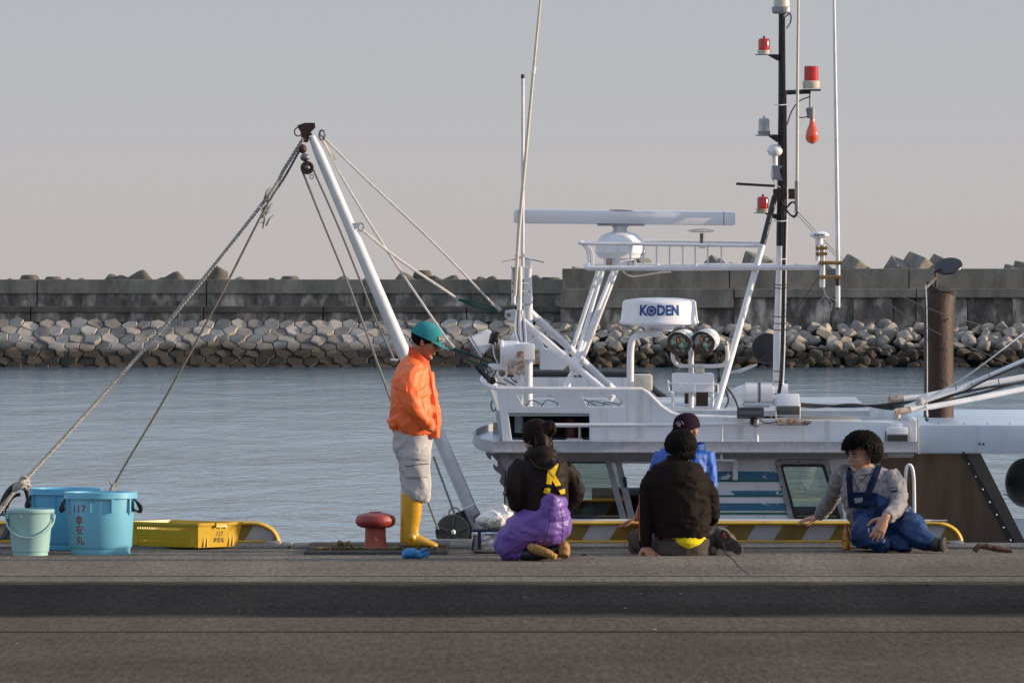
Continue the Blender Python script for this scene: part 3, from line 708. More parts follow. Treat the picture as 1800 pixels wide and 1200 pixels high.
# red fender, white post and cushion inside the dark locker
g = G(); g.lathe([(.001, 0), (.045, .01), (.05, .09), (.04, .15), (.001, .16)], B(1005, 771, .2), 16); obj('locker_pot', g, mat('maroon_plastic', (.06, .008, .01), .5), boat)
pipe('locker_post', [(1019, 772, .1), (1019, 746, .1)], 2.5, M['cream'])
g = G(); g.box(B(1010, 771, .12), (.12, .15, .012)); obj('locker_plate', g, M['cream'], boat)
rc = random.Random(11)
def cable(name, pts, r=1.2, m=None, parent=boat): return pipe(name, pts, r, m or M['black'], parent, curve=True, n=6)
for k in range(7):
    x = 925+k*27; cable('cable', [(x, 713, .5), (x+10+rc.uniform(-6, 6), 703+rc.uniform(-3, 3), .7), (x+28, 707+rc.uniform(-4, 4), 1.0), (x+45, 714, .8)], 1.0)
for k in range(3):
    cable('cable', [(1140+k*8, 700+k*4, 1.9), (1144+k*9, 712+k*5, 1.8), (1160+k*8, 716+k*4, 1.7)], .9)
g = G(); q = B(1128, 672, 1.6); g.box(q, (.16, .3, .13), bev=.02); obj('deck_box', g, M['cream'], boat)
# upper side band right of the flybridge, roof blocks
def roofblock(name, px0, px1, pt, pb, dn, depth, m):
    (xa_, za), (xb_, zb2) = loc([(px0, pt), (px1, pb)], dn)
    g = G(); bbox(g, xa_, xb_, dn, dn+depth, zb2, za, bev=.025); return obj(name, g, m, boat, smooth=40)
roofblock('side_band', 1200, 1610, 743, 797, -.02, .30, W2_)
(xa_, za), (xb_, _) = loc([(1196, 737), (1611, 737)], 0)
g = G(); bbox(g, xa_+.6, xb_, .04, 2.2, za-.30, za-.11, bev=.03); obj('wheelhouse_roof', g, WH, boat, smooth=40)
roofblock('side_band_end', 1598, 1613, 735, 797, -.045, .34, WH)
rb = roofblock('aft_roof', 1614, 1990, 746, 797, -.03, 2.3, W2_)
g = G()
for x in (1650, 1695, 1735, 1775): g.ell(B(x, 744, .02), (.006, .006, .004), u=8, v=6)
for x in (1722, 1729): g.ell(B(x, 780, -.035), (.009, .004, .009), u=8, v=6)
g.ell(B(1694, 795, -.035), (.012, .004, .008), u=8, v=6)
obj('rivet', g, M['black'], rb)
g = G(); g.tube([B(1613, 735, -.05), B(1614, 770, -.05), B(1614, 797, -.05)], .007, 6); obj('joint_seal', g, M['gasket'], rb)
# rub line step on the side band
bplate('rub_line', [[(1040, 771), (1600, 775), (1600, 779), (1040, 776)]], -.05, .03, WH)
# side rail with stanchions
rl_ = pipe('side_rail', [(975, 747, -.15), (1200, 747, -.15), (1415, 743, -.15)], 3.6, WP, n=10)
pipe('stanchion', [(1330, 737, -.15), (1330, 789, -.15)], 3.8, WP, rl_)
pipe('stanchion', [(1269, 748, -.16), (1268, 809, -.16)], 2.6, WP, rl_)
pipe('foot_bar', [(1250, 808, -.16), (1291, 809, -.16)], 1.9, WP, rl_)
pipe('swivel', [(1329, 733, -.15), (1329, 750, -.15)], 5.0, M['gasket'], rl_)
pipe('rusty_sleeve', [(1364, 742, -.15), (1412, 742, -.15)], 5.6, M['rustlite'], rl_)
pipe('end_clamp', [(1410, 742, -.15), (1419, 743, -.15), (1426, 741, -.15)], [4.5, 4.5, 2], M['steel'], rl_)
cable('cable', [(1335, 738, -.18), (1345, 743, -.18), (1360, 742, -.18), (1366, 740, -.18)], .9)
# floodlights
def flood(px, py, w, h, dy, body, glassm, name='floodlight', tilt=-.25):
    c = B(px, py, dy); Q = Matrix.Rotation(tilt, 3, 'X'); s = PXM
    g = G(); g.box(c, (w*s, .09, h*s), Q, bev=.008); f = obj(name, g, body, boat, smooth=40)
    g = G(); g.box(c+Q @ Vector((0, -.047, -.1*h*s)), (w*s*.86, .006, h*s*.52), Q); obj('lens', g, glassm, f)
    g = G()
    for i in range(-4, 5): g.box(c+Q @ Vector((i*w*s*.09, .05, .2*h*s)), (.006, .03, h*s*.5), Q)
    obj('cooling_fin', g, body, f); return f
lensd = mat('dark_lens', (.045, .045, .038), .15, coat=.5, var=.2)
f = flood(1319, 726, 47, 16, -.2, M['blackp'], lensd)
pipe('mount', [(1322, 734, -.16), (1322, 746, -.15)], [3, 4.5], M['rusty'], f)
c = B(1385, 712, -.18); s = PXM
g = G(); g.box(c+Vector((0, .03, .025)), (40*s, .10, 24*s), Matrix.Rotation(-.35, 3, 'X'), bev=.01); f = obj('floodlight', g, M['plasticw'], boat, smooth=40)
g = G(); g.box(c+Vector((0, -.03, -9*s)), (40*s, .02, 15*s), bev=.003); obj('lens', g, mat('frosted_dark_lens', (.10, .10, .095), .2, coat=.4, var=.3, stretch=(1, 1, 12)), f)
g = G(); g.tube([c+Vector((-21*s, 0, 4*s)), c+Vector((-21*s, 0, -23*s)), c+Vector((21*s, 0, -23*s)), c+Vector((21*s, 0, 4*s))], .006, 6); obj('mount', g, WP, f)
c = B(1577, 766, -.12)
g = G(); g.box(c+Vector((0, .02, 8*s)), (37*s, .10, 15*s), bev=.012); g.box(c+Vector((-2*s, .02, 18*s)), (21*s, .07, 8*s), bev=.006); f = obj('floodlight', g, M['plasticw'], boat, smooth=40)
g = G(); g.box(c+Vector((0, -.035, -6*s)), (39*s, .02, 20*s), bev=.003); obj('lens_frame', g, M['gasket'], f)
g = G(); g.box(c+Vector((0, -.048, -6*s)), (35*s, .006, 16*s)); obj('lens', g, lensd, f)
g = G(); g.tube([c+Vector((-20*s, 0, 8*s)), c+Vector((-21*s, 0, -28*s)), c+Vector((-4*s, .05, -30*s))], .005, 6); obj('mount', g, M['black'], f)
# roof vent pipe: white plastic elbow
g = G(); g.curve([B(1292, 728, .9), B(1292, 712, .9), B(1298, 696, .9), B(1312, 691, .9), B(1330, 690, .9), B(1385, 690, .9)], [16*s]*6, 20, 6, hint=Vector((0, 1, 0)))
v = obj('vent_pipe', g, M['plasticw'], boat)
for x0_, x1_ in ((1310, 1331), (1337, 1358)):
    g = G(); g.tube([B(x0_, 690, .9), B(x1_, 690, .9)], 18.5*s, 20); obj('collar', g, M['plasticw'], v)
g = G(); g.tube([B(1333, 690, .9), B(1335.5, 690, .9)], 18.8*s, 20); obj('clamp_band', g, M['steel'], v)
g = G(); q = B(1268, 728, 1.0); g.box(q, (.17, .3, .10)); obj('roof_locker', g, M['gasket'], boat, smooth=0); g = G(); g.box(B(1330, 724, .6), (.19, .2, .10)); obj('roof_locker', g, M['gasket'], boat, smooth=0)
# roof cables running aft
for k in range(4): cable('cable', [(1405, 708+k*2, .3), (1440, 711+k*1.5, .35), (1500, 713-k, .4), (1570, 712+k*2.5, .45), (1620, 700+k*3, .45)], 1.1+.3*(k % 2))
# ------------------------------------------------ exhaust stack
ex = pipe('exhaust_pipe', [(1650, 742, 1.1), (1650, 640, 1.1), (1650, 560, 1.1), (1652, 535, 1.12), (1655, 520, 1.14)], [27, 26.5, 26.5, 27, 26], M['rusty'], n=28)
g = G(); top = [B(1655+26*cos(t)+2*sin(t), 509+12*cos(t)-2-8*sin(t)*.6, 1.14+.10*sin(t)) for t in [2*pi*i/28 for i in range(28)]]
cpt = sum(top, Vector())/28
g.b.faces.new([g.b.verts.new(cpt+(p-cpt)*.93+Vector((0, 0, .004))) for p in top]); obj('exhaust_mouth', g, M['dark'], ex)
g = G(); base = [B(1655+26*cos(t), 512, 1.14+.11*sin(t)) for t in [2*pi*i/28 for i in range(28)]]
ra = [g.b.verts.new(p) for p in base]; rb_ = [g.b.verts.new(p) for p in top]
g.skin([ra, rb_], cap=False); obj('exhaust_lip', g, M['rusty'], ex)
# tilted flap cap with hinge arm
c = B(1667, 468, 1.14); Q = Matrix.Rotation(R(-12), 3, 'Y') @ Matrix.Rotation(R(33), 3, 'X')
g = G(); g.lathe([(.001, -.006), (25*s, -.006), (26*s, 0), (25*s, .008), (.001, .012)], c, 28, Q); cap_ = obj('flap_cap', g, M['blackp'], ex)
pipe('hinge_arm', [(1645, 520, 1.1), (1646, 490, 1.1), (1643, 478, 1.1), (1655, 472, 1.1)], 2, M['rusty'], ex)
pipe('hinge_arm', [(1626, 508, 1.0), (1645, 488, 1.0)], 2.2, M['rustlite'], ex)
cable('pull_cord', [(1627, 500, 1.0), (1629, 540, .9), (1630, 620, .8), (1630, 700, .5), (1631, 735, .2)], .9, M['ropel'], ex)
# ------------------------------------------------ long poles at the stern
for pts, r in (([(1573, 724, .1), (1640, 714, .2), (1700, 703, .3), (1800, 683, .5), (1990, 645, .9)], 5.0),
               ([(1560, 702, .5), (1620, 697, .55), (1700, 680, .6), (1800, 662, .7), (1990, 628, 1.)], 4.8),
               ([(1590, 716, .35), (1680, 685, .4), (1740, 660, .45), (1800, 634, .5), (1990, 552, .7)], 4.4)):
    pipe('long_pole', pts, r, WP)
for pts in ([(1690, 690, .52), (1740, 680, .55), (1800, 672, .62), (1990, 640, .9)], [(1400, 712, .4), (1500, 714, .4), (1580, 708, .4), (1680, 693, .42), (1750, 660, .42), (1990, 560, .65)], [(1660, 706, .5), (1730, 689, .55), (1800, 671, .65), (1990, 636, .95)]):
    cable('cable', pts, 2.2)
pipe('rusty_pole_end', [(1574, 724, .09), (1600, 720, .12)], 6.2, M['rustlite'])
pipe('pole_foot', [(1577, 738, .1), (1578, 722, .1)], [7, 5], M['rustlite'])
pipe('rusty_pole_end', [(1560, 702, .49), (1588, 699, .5)], 6.2, M['rustlite'])
for x, y in ((1680, 680), (1738, 655), (1708, 678), (1756, 672)): pipe('tie', [(x-1, y-6, .3), (x+1, y+6, .3)], .9, M['black'])
g = G(); g.ell(B(1617, 707, .3), (.035, .03, .04)); obj('knot', g, M['ropew'], boat)
cable('cord', [(1628, 710, .2), (1629, 722, .1), (1630, 734, .05)], 1.6, M['cream']); cable('cord', [(1630, 733, .05), (1628, 737, .03), (1632, 739, .03)], 2.4, M['green'])
cable('rope_stay', [(1618, 706, .4), (1700, 660, .5), (1800, 585, .7), (1900, 510, 1)], 1.5, M['ropel'])
# ------------------------------------------------ float ball behind the stern
g = G(); g.ell(B(1802, 848, 1.2), (.155, .15, .19), u=28, v=18); fb = obj('float_ball', g, mat('dark_green_rubber', (.012, .018, .016), .4, var=.3, vs=6, bump=.2), boat)
g = G(); g.tube([B(1765, 868, 1.05), B(1800, 884, 1.02), B(1835, 868, 1.05)], .005, 6); obj('rope_band', g, M['black'], fb)
g = G(); g.box(B(1870, 935, .9), (.85, .3, .22)); obj('stern_coaming', g, W2_, boat, smooth=0)
# ------------------------------------------------ foremast group
fm = pipe('foremast', [(912, 760, .5), (912, 600, .5), (912, 545, .5)], [8, 8, 7.5], WP, n=16)
pipe('mast_tube', [(928, 760, .75), (928, 530, .75), (928, 455, .75)], [8.5, 8.5, 6], WP, fm, n=16)
pipe('mast_tube', [(913, 545, .45), (914, 500, .45), (914, 468, .45)], [4.5, 4, 3.5], WP, fm)
pipe('mast_tube', [(903, 535, .5), (903, 470, .5)], [4, 4], WP, fm)
pipe('brace', [(920, 565, .5), (990, 625, .35), (1078, 700, .15)], 6.5, WP, fm, n=14)
pipe('brace', [(932, 548, .75), (1010, 620, 1.0), (1100, 705, 1.4)], 6.5, WP, fm, n=14)
g = G(); g.prism([B(888, 546, .5), B(905, 543, .5), B(905, 563, .5), B(893, 562, .5), B(887, 556, .5)], BR @ Vector((0, .02, 0))); obj('eye_plate', g, WP, fm)
g = G(); g.ell(B(894, 553, .49), (.016, .016, .016)); obj('shackle_pin', g, M['steel'], fm)
pipe('coil_spring', [(906, 520, .44), (907, 470, .44)], 4.2, M['black'], fm)
pipe('whip_antenna', [(905, 520, .4), (912, 405, .4), (938, 122, .4), (950, 0, .4), (962, -120, .4)], [3.2, 3.4, 2.6, 2.2, 1.6], M['cream'], fm)
pipe('antenna_joint', [(937, 130, .4), (939, 118, .4)], 3.6, M['plasticw'], fm)
pipe('stick_antenna', [(919, 470, .7), (919, 300, .7), (919, 135, .7)], 2.9, WP, fm)
pipe('antenna_tip', [(919, 138, .7), (919, 131, .7)], 3.3, M['black'], fm)
for a in (((918, 453, .7), (883, 460, .5)), ((920, 453, .7), (956, 461, .9)), ((919, 453, .7), (905, 449, 1.0))): pipe('ground_wire', list(a), .9, M['steel'], fm)
for y in (470, 498, 512, 535): pipe('clamp', [(899, y, .45), (932, y, .6)], 1.4, M['gasket'], fm)
for k in range(5):
    cable('cable', [(908+k*3, 545, .4), (905+k*5, 580+k*4, .38), (914+k*2, 610, .38), (908+k*4, 660, .4)], .9, M['black'] if k % 2 else M['plasticw'], fm)
for k in range(6):
    cable('cable', [(870+k*5, 640, .45), (872+k*6, 655+rc.uniform(-4, 4), .4), (866+k*9, 668+rc.uniform(-4, 4), .45), (890+k*7, 676, .5)], 1.1, M['plasticw'] if k % 2 else M['black'], fm)
# tilted floodlight at left
g = G(); Q = Matrix.Rotation(R(38), 3, 'Y'); c = B(852, 598, .5)
def prof_box(g, c, Q, w0, w1, l, d0, d1):
    a = [c+Q @ Vector((-l/2, sy*d0/2, sz*w0/2)) for sy, sz in ((-1, -1), (1, -1), (1, 1), (-1, 1))]; b = [c+Q @ Vector((l/2, sy*d1/2, sz*w1/2)) for sy, sz in ((-1, -1), (1, -1), (1, 1), (-1, 1))]
    va = [g.b.verts.new(p) for p in a]; vb = [g.b.verts.new(p) for p in b]; g.skin([va, vb])
    bmesh.ops.bevel(g.b, geom=list({e for v in va+vb for e in v.link_edges}), offset=.012, segments=2, affect='EDGES')
Q = Matrix.Rotation(R(-33), 3, 'Y')
prof_box(g, c, Q, .17, .11, .155, .2, .15); f = obj('floodlight', g, M['plasticw'], boat, smooth=40)
g = G(); g.box(c+Q @ Vector((-.088, 0, 0)), (.012, .2, .18), Q, bev=.004); obj('lens_frame', g, M['plasticw'], f)
g = G()
for i in range(5): g.ell(c+Q @ Vector((-.1, -.08, -.07+i*.035)), (.012, .012, .012), u=8, v=6)
obj('latch', g, M['gasket'], f)
for x, y in ((866, 594), (873, 591)):
    pipe('plug', [(x-3, y+10, .35), (x+2, y-8, .35)], [5, 5.5], M['black'], f); cable('lead', [(x, y+8, .35), (x+3, y+30, .35), (x+10, y+50, .38), (x+4, y+70, .4)], 1.4, M['steel'] if x > 870 else M['plasticw'], f)
# searchlight on rusty bracket
c = B(905, 621, .35); Q = Matrix.Rotation(R(-90), 3, 'Y')
g = G(); g.lathe([(.001, -.115), (.085, -.11), (.085, -.03), (.095, -.02), (.095, .085), (.105, .09), (.105, .105), (.09, .11), (.088, .06), (.001, .055)], c, 28, Q); f = obj('searchlight', g, M['plasticw'], boat)
g = G(); g.lathe([(.001, .075), (.088, .075)], c, 24, Q, cap=False); obj('lens', g, M['clearglass'], f)
g = G(); g.box(B(923, 618, .25), (.14, .12, .12), bev=.01); obj('housing', g, M['plasticw'], f)
bplate('rusty_bracket', [[(909, 617), (920, 617), (923, 657), (906, 657)]], .17, .03, M['rustlite'], f)
g = G(); g.box(B(905, 652, .25), (.10, .12, .05)); obj('mount', g, M['rustlite'], f)
pipe('white_conduit', [(858, 644, .35), (893, 645, .35)], 5.8, M['plasticw'], fm)
cable('cable', [(893, 650, .3), (888, 662, .3), (878, 663, .3), (874, 655, .3)], 2.0, M['plasticw'], fm)
# grey horn-shaped lamp housing right of the mast
g = G(); g.prism([B(949, 612, .9), B(1000, 618, .9), B(1000, 640, .9), B(990, 650, .9), B(949, 649, .9)], BR @ Vector((0, .18, 0))); obj('lamp_housing', g, M['plasticw'], fm, smooth=0)
g = G(); g.prism([B(932, 600, 1.0), B(944, 590, 1.0), B(958, 612, 1.0), B(942, 640, 1.0), B(932, 640, 1.0)], BR @ Vector((0, .1, 0))); obj('lamp_housing', g, M['plasticw'], fm, smooth=0)
g = G(); g.ell(B(905, 596, .9), (.03, .04, .05)); obj('lamp_back', g, M['plasticw'], fm)
bplate('rust_plate', [[(938, 614), (948, 614), (948, 640), (940, 640)]], .8, .03, M['rustlite'], fm)
# ------------------------------------------------ radar platform (basket)
bk = pipe('radar_platform', [(1032, 471, .6), (1200, 471, .6), (1448, 470, .6)], 4.8, WP, n=12)
pipe('rail', [(1032, 465, 1.3), (1200, 466, 1.3), (1370, 466, 1.3)], 3.5, WP, bk)
pipe('rail', [(1022, 428, .6), (1180, 430, .6), (1340, 432, .6)], 3.2, WP, bk)
pipe('rail', [(1022, 426, 1.3), (1180, 424, 1.3), (1336, 426, 1.3)], 2.8, WP, bk)
g = G(); g.curve([B(1024, 428, .6), B(1018, 427, .95), B(1024, 426, 1.3)], 3*s, 8); obj('rail', g, WP, bk)
g = G(); g.curve([B(1034, 471, .6), B(1029, 469, .95), B(1034, 465, 1.3)], 4*s, 8); obj('rail', g, WP, bk)
for x in (1063, 1087, 1108, 1131, 1154, 1177, 1200, 1222, 1244, 1268): pipe('baluster', [(x, 430, .6), (x, 471, .6)], 1.5, WP, bk, n=6)
for x, dy in ((1022, .6), (1026, .9), (1031, 1.2)):
    g = G(); g.curve([B(x, 428, dy), B(x+9, 440, dy), B(x+12, 455, dy), B(x+12, 469, dy)], 1.5*s, 6, 4); obj('baluster', g, WP, bk)
for x in (1090, 1156, 1222): pipe('cross_tube', [(x, 471, .6), (x, 466, 1.3)], 3, WP, bk)
for a, b in (((1060, 476, .6), (998, 680, .3)), ((1078, 476, .6), (1006, 655, .35)), ((1084, 474, 1.3), (1013, 660, 1.2)), ((1052, 476, 1.3), (1004, 620, 1.2))):
    pipe('strut', [a, b], 4.2, WP, bk)
pipe('strut', [(1006, 655, .35), (992, 680, .3)], 4.6, WP, bk)
g = G(); g.ell(B(1008, 640, .35), (.035, .035, .06)); obj('strut_joint', g, WP, bk)
cable('cable', [(1095, 478, .8), (1108, 485, .8), (1122, 485, .8), (1160, 479, .8), (1180, 478, .8)], 1.5, M['cream'], bk)
# radar pedestal + open array
Qh = BR
c = B(1090, 470, .95)
g = G(); g.lathe([(.001, 0), (.125, .0), (.125, .065), (.165, .075), (.175, .10), (.188, .115), (.188, .165), (.178, .195), (.14, .245), (.10, .262), (.062, .270), (.052, .29), (.062, .315), (.001, .315)], c, 12, Qh); pd = obj('radar_pedestal', g, M['plasticw'], boat, smooth=25)
g = G(); g.ell(c+Vector((.16, -.06, .12)), (.035, .03, .03)); obj('hatch', g, M['gasket'], pd)
for x in (-.09, .09):
    g = G(); g.box(c+Vector((x, -.08, .03)), (.03, .10, .05)); obj('foot_bolt', g, M['rustlite'], pd)
a, b = B(903, 380, .95), B(1292, 384, .95); L_ = (b-a).length; mid = (a+b)/2
g = G(); rs = []
xax = (b-a).normalized(); up = Vector((0, 0, 1)); fwd = xax.cross(up)
def beamring(t, sc): 
    return [g.b.verts.new(a+xax*t+fwd*y*sc+up*z*sc) for y, z in ((-.055, -.045), (-.062, -.02), (-.062, .02), (-.05, .045), (-.02, .054), (.05, .045), (.062, 0), (.05, -.05), (.0, -.054), (-.03, -.054))]
g.skin([beamring(0, .82), beamring(.02, 1), beamring(L_-.02, 1), beamring(L_, .85)])
an = obj('radar_array', g, M['plasticw'], boat, smooth=50)
for t in (.03, L_-.09):
    g = G(); g.skin([beamring(t, 1.02), beamring(t+.006, 1.02)]); obj('end_seam', g, M['gasket'], an)
bplate('underplate', [[(1050, 394), (1133, 394), (1133, 397), (1050, 397)]], .9, .08, M['gasket'], an)
me = text('RADAR', .02, .0004); 
me.transform(Matrix.Translation(B(1093, 371.5, .9)+Vector((0, -.02, .002))) @ Matrix.Rotation(R(40), 4, 'X') @ Matrix.Scale(2.2, 4, (1, 0, 0))); bpy.data.meshes.remove(me)
bplate('scuff_mark', [[(1070, 369), (1086, 368.5), (1110, 369.5), (1114, 371), (1090, 371.5), (1072, 370.6)]], .82, .004, M['gasket'], an)
# GPS disc on stalk
c = B(1232, 406, .95)
g = G(); g.lathe([(.001, -.012), (.06, -.010), (.112, .0), (.09, .008), (.04, .016), (.001, .018)], c, 28, BR); gp = obj('satellite_antenna', g, M['cream'], boat)
pipe('stalk', [(1234, 410, .95), (1234, 436, .95)], 4, M['steel'], gp); g = G(); g.box(B(1234, 432, .9), (.05, .04, .04)); obj('clamp', g, M['cream'], gp)
# ------------------------------------------------ main mast
mm = pipe('main_mast', [(1368, 735, .9), (1369, 600, .9), (1371, 476, .9), (1371.5, 431, .9)], [10, 10, 7, 7], WP, n=18)
pipe('mast_upper', [(1371.5, 432, .9), (1373, 330, .9), (1374, 200, .9), (1374.5, 24, .9)], [7.3, 7.3, 6.3, 6], M['blackp'], mm, n=18)
for k, (dx, m_, r_) in enumerate(((8, M['black'], 2.2), (11, M['rusty'], 1.8), (13, M['plasticw'], 1.5))):
    cable('cable', [(1370+dx, 30 if k == 0 else 160 if k == 1 else 330, .75), (1371+dx, 200, .75) if k == 0 else (1371+dx, 345, .75), (1369+dx, 430, .75), (1367+dx, 560, .75), (1364+dx, 660, .72), (1358+dx, 700, .7)], r_, m_, mm)
for y in (500, 506, 556, 568, 579, 652, 670, 692, 184, 388, 455): pipe('tie', [(1360, y, .76), (1372, y+1, .72), (1383, y, .74)], .9, M['black'] if y > 480 else M['plasticw'], mm)
pipe('mast_leg', [(1362, 345, .8), (1340, 432, .7)], 5.5, M['blackp'], mm, n=12)
pipe('mast_leg', [(1340, 431, .7), (1300, 575, .5), (1254, 735, .3)], 6, WP, mm, n=12)
bplate('bracket', [[(1359, 332), (1404, 332), (1404, 350), (1359, 350)]], .78, .05, M['rusty'], mm)
pipe('yard', [(1294, 323, .85), (1362, 327, .85)], 2.4, M['blackp'], mm)
bplate('bracket', [[(1358, 291), (1376, 291), (1370, 300), (1376, 318), (1358, 316)]], .8, .03, M['gasket'], mm)
def arm(x0, y0, x1, y1): bplate('lamp_arm', [[(x0, y0), (x1, y0+1), (x1, y1+6), (x1-4, y1+6)]], .88, .03, M['blackp'], mm)
def lamp(px, yb, yt, w, lens, base, nm='signal_lamp', knob=True, brim=1.35):
    c = B(px, yb, .9); h = (yb-yt)*s; r = w/2*s
    g = G(); g.lathe([(.001, -.012), (r*brim*.8, -.012), (r*brim*.8, .004), (r*1.12, .006), (r*1.12, .02), (.001, .02)], c, 20, BR); o = obj(nm, g, base, mm)
    g = G(); pr = [(r, .02), (r, h*.72), (r*.85, h*.84), (r*.4, h*.88)]
    pr += [(r*.18, h*.9), (r*.18, h), (.001, h)] if knob else [(.001, h*.88)]
    g.lathe(pr, c, 20, BR); obj('lens', g, lens, o)
    g = G(); g.box(c+Vector((0, 0, -.015)), (r*3, r*2.2, .006)); obj('plate', g, M['gasket'], o); return o
lamp(1343, 93, 63, 21, M['red'], M['cream']); arm(1345, 95, 1370, 101)
lamp(1343, 235, 203, 20, M['clearglass'], M['gasket']); arm(1345, 236, 1369, 244)
o = pipe('lamp_filament', [(1343, 230, .9), (1343, 214, .9)], 1.8, M['steel'], mm)
lamp(1341, 371, 341, 21, M['red'], M['rustlite']); arm(1343, 375, 1368, 380)
# top lamp
c = B(1374, 20, .9)
g = G(); g.lathe([(.001, -.02), (.06, -.02), (.075, -.005), (.075, .03), (.066, .036), (.001, .036)], c, 24, BR); o = obj('mast_head_lamp', g, M['gasket'], mm)
g = G(); g.lathe([(.06, .036), (.06, .15), (.03, .2), (.001, .21)], c, 24, BR); obj('lens', g, M['cream'], o)
# revolving red lamp on outrigger
pipe('outrigger', [(1374, 163, .85), (1425, 161, .85)], 4.2, M['blackp'], mm)
c = B(1426, 156, .85)
g = G(); g.lathe([(.001, 0), (.058, 0), (.064, .012), (.066, .055), (.058, .06), (.001, .06)], c, 24, BR); o = obj('revolving_lamp', g, M['cream'], mm)
g = G(); g.lathe([(.056, .06), (.054, .165), (.045, .172), (.001, .173)], c, 24, BR); obj('lens', g, M['red'], o)
g = G(); g.box(c+Vector((0, 0, -.012)), (.14, .09, .012)); obj('plate', g, M['blackp'], o)
# hanging orange bulb
o = pipe('bulb_holder', [(1424, 165, .85), (1424, 188, .85), (1425, 190, .85), (1426, 208, .85)], [2, 2, 9, 7], M['gasket'], mm, n=14)
g = G(); g.lathe([(.016, 0), (.018, -.03), (.028, -.065), (.043, -.10), (.051, -.135), (.049, -.165), (.035, -.19), (.001, -.205)], B(1427.5, 206, .85), 22, BR); obj('bulb', g, M['orangeglass'], o)
cable('cable', [(1424, 170, .8), (1405, 178, .8), (1392, 195, .8), (1383, 220, .82)], 1.2, M['black'], mm)
cable('cable', [(1420, 205, .8), (1408, 207, .8), (1400, 200, .8), (1402, 185, .8)], 1.0, M['black'], mm)
cable('cable', [(1380, 30, .8), (1389, 25, .8), (1390, 38, .8), (1383, 50, .78)], 1.3, M['black'], mm)
# mushroom GPS dome
g = G(); g.lathe([(.001, 0), (.022, 0), (.022, .075), (.045, .085), (.058, .105), (.058, .125), (.045, .15), (.02, .162), (.001, .164)], B(1362, 292, .85), 24, BR); o = obj('dome_antenna', g, M['plasticw'], mm)
cable('cable', [(1358, 288, .8), (1356, 310, .8), (1364, 325, .8), (1372, 330, .8)], 1.0, M['plasticw'], mm)
for k in range(3): cable('cable', [(1372, 350, .75), (1382+k*3, 370+k*3, .7), (1396+k, 382-k*2, .7), (1402, 370-k*4, .7), (1394, 355, .72), (1385-k*3, 360+k*5, .72)], 1.2, M['black'], mm)
# tall antennas on the mast
o = pipe('whip_antenna', [(1402, 362, .7), (1401, 330, .7), (1402, 120, .7), (1404, -60, .7)], [3.2, 3, 2.6, 2.2], M['cream'], mm)
pipe('antenna_socket', [(1401, 372, .7), (1401, 318, .7)], 4.2, M['gasket'], o)
o = pipe('whip_antenna', [(1473, 540, .6), (1473, 470, .6), (1470, 250, .6), (1466, 0, .6), (1465, -60, .6)], [4, 4, 3.6, 2.6, 2.4], WP, mm)
pipe('band', [(1473, 502, .6), (1473, 488, .6)], 4.4, M['black'], o); pipe('plug', [(1472, 545, .6), (1472, 538, .6)], [1, 3], M['black'], o)
pipe('bracket_tube', [(1446, 505, .6), (1446, 430, .6)], 5.5, WP, mm); pipe('bracket_tube', [(1437, 458, .58), (1437, 425, .58)], 4, WP, mm)
for y in (436, 446): pipe('clamp', [(1434, y, .56), (1454, y, .56)], 3, M['brass'], mm)
for y in (462, 487): pipe('clamp', [(1440, y, .56), (1480, y, .56)], 3.4, M['brass'], mm)
c = B(1440, 430, .58)
g = G(); g.lathe([(.001, 0), (.03, 0), (.03, .045), (.055, .058), (.077, .068), (.077, .078), (.06, .09), (.03, .1), (.001, .101)], c, 26, BR); o = obj('disc_antenna', g, M['plasticw'], mm)
me = text('FURUNO', .021, .0006); wrapcyl(me, B(1440, 413.3, .58), .0775, 0, B(1440, 412.8, .58).z, 1.0); finish('lettering', me, M['black_text'], o)
cable('cable', [(1447, 505, .55), (1452, 520, .5), (1462, 532, .5), (1458, 548, .5), (1444, 545, .5), (1441, 530, .5), (1452, 522, .5), (1468, 528, .5), (1472, 540, .55)], .9, M['gasket'], mm)
for pts in ([(1400, 370, .7), (1500, 470, .7), (1640, 545, .8), (1800, 590, 1)], [(1396, 372, .7), (1480, 460, .7), (1600, 560, .8), (1800, 650, 1)]): cable('thin_wire', pts, .55, M['steel'], mm)
cable('thin_wire', [(1440, 485, .6), (1400, 545, .8), (1370, 600, 1), (1330, 640, 1.3)], .8, M['black'], mm)
g = G(); g.tube([B(1331, 640, 1.3), B(1300, 652, 1.3), B(1282, 655, 1.3)], [.008, .015, .008], 8); obj('turnbuckle', g, M['ropel'], mm)
g = G(); g.lathe([(.001, 0), (.115, 0), (.12, .015), (.115, .03), (.001, .035)], B(1348, 612, 1.6), 30, Matrix.Rotation(R(90), 3, 'X')); obj('speaker_disc', g, M['blackp'], boat)
# ------------------------------------------------ radome
rs_ = pipe('radome_stand', [(1108, 700, .6), (1108, 640, .6), (1109, 610, .6), (1114, 595, .6), (1125, 588, .6), (1140, 586, .6), (1165, 586, .6)], 6.4, WP, n=14, curve=True)
c = B(1159, 585, .7)
g = G(); g.box(c+Vector((0, 0, .006)), (.13, .12, .022)); obj('rust_plate', g, M['rustlite'], rs_)
g = G(); g.lathe([(.001, .012), (.095, .014), (.12, .04), (.16, .055), (.285, .066), (.300, .075), (.300, .09), (.292, .098), (.277, .235), (.262, .248), (.16, .262), (.001, .268)], c, 48, BR); rd = obj('radome', g, M['plasticw'], boat, smooth=40)
zt_ = (c+BR @ Vector((0, 0, .168))).z
cR = c+BR @ Vector((0, 0, .168))
def coneify(me):
    for v in me.vertices:
        dz = v.co.z-zt_; k = 1-.109*dz/.2845+.006; v.co.x = cR.x+(v.co.x-cR.x)*k; v.co.y = cR.y+(v.co.y-cR.y)*k-.033*dz
    return me
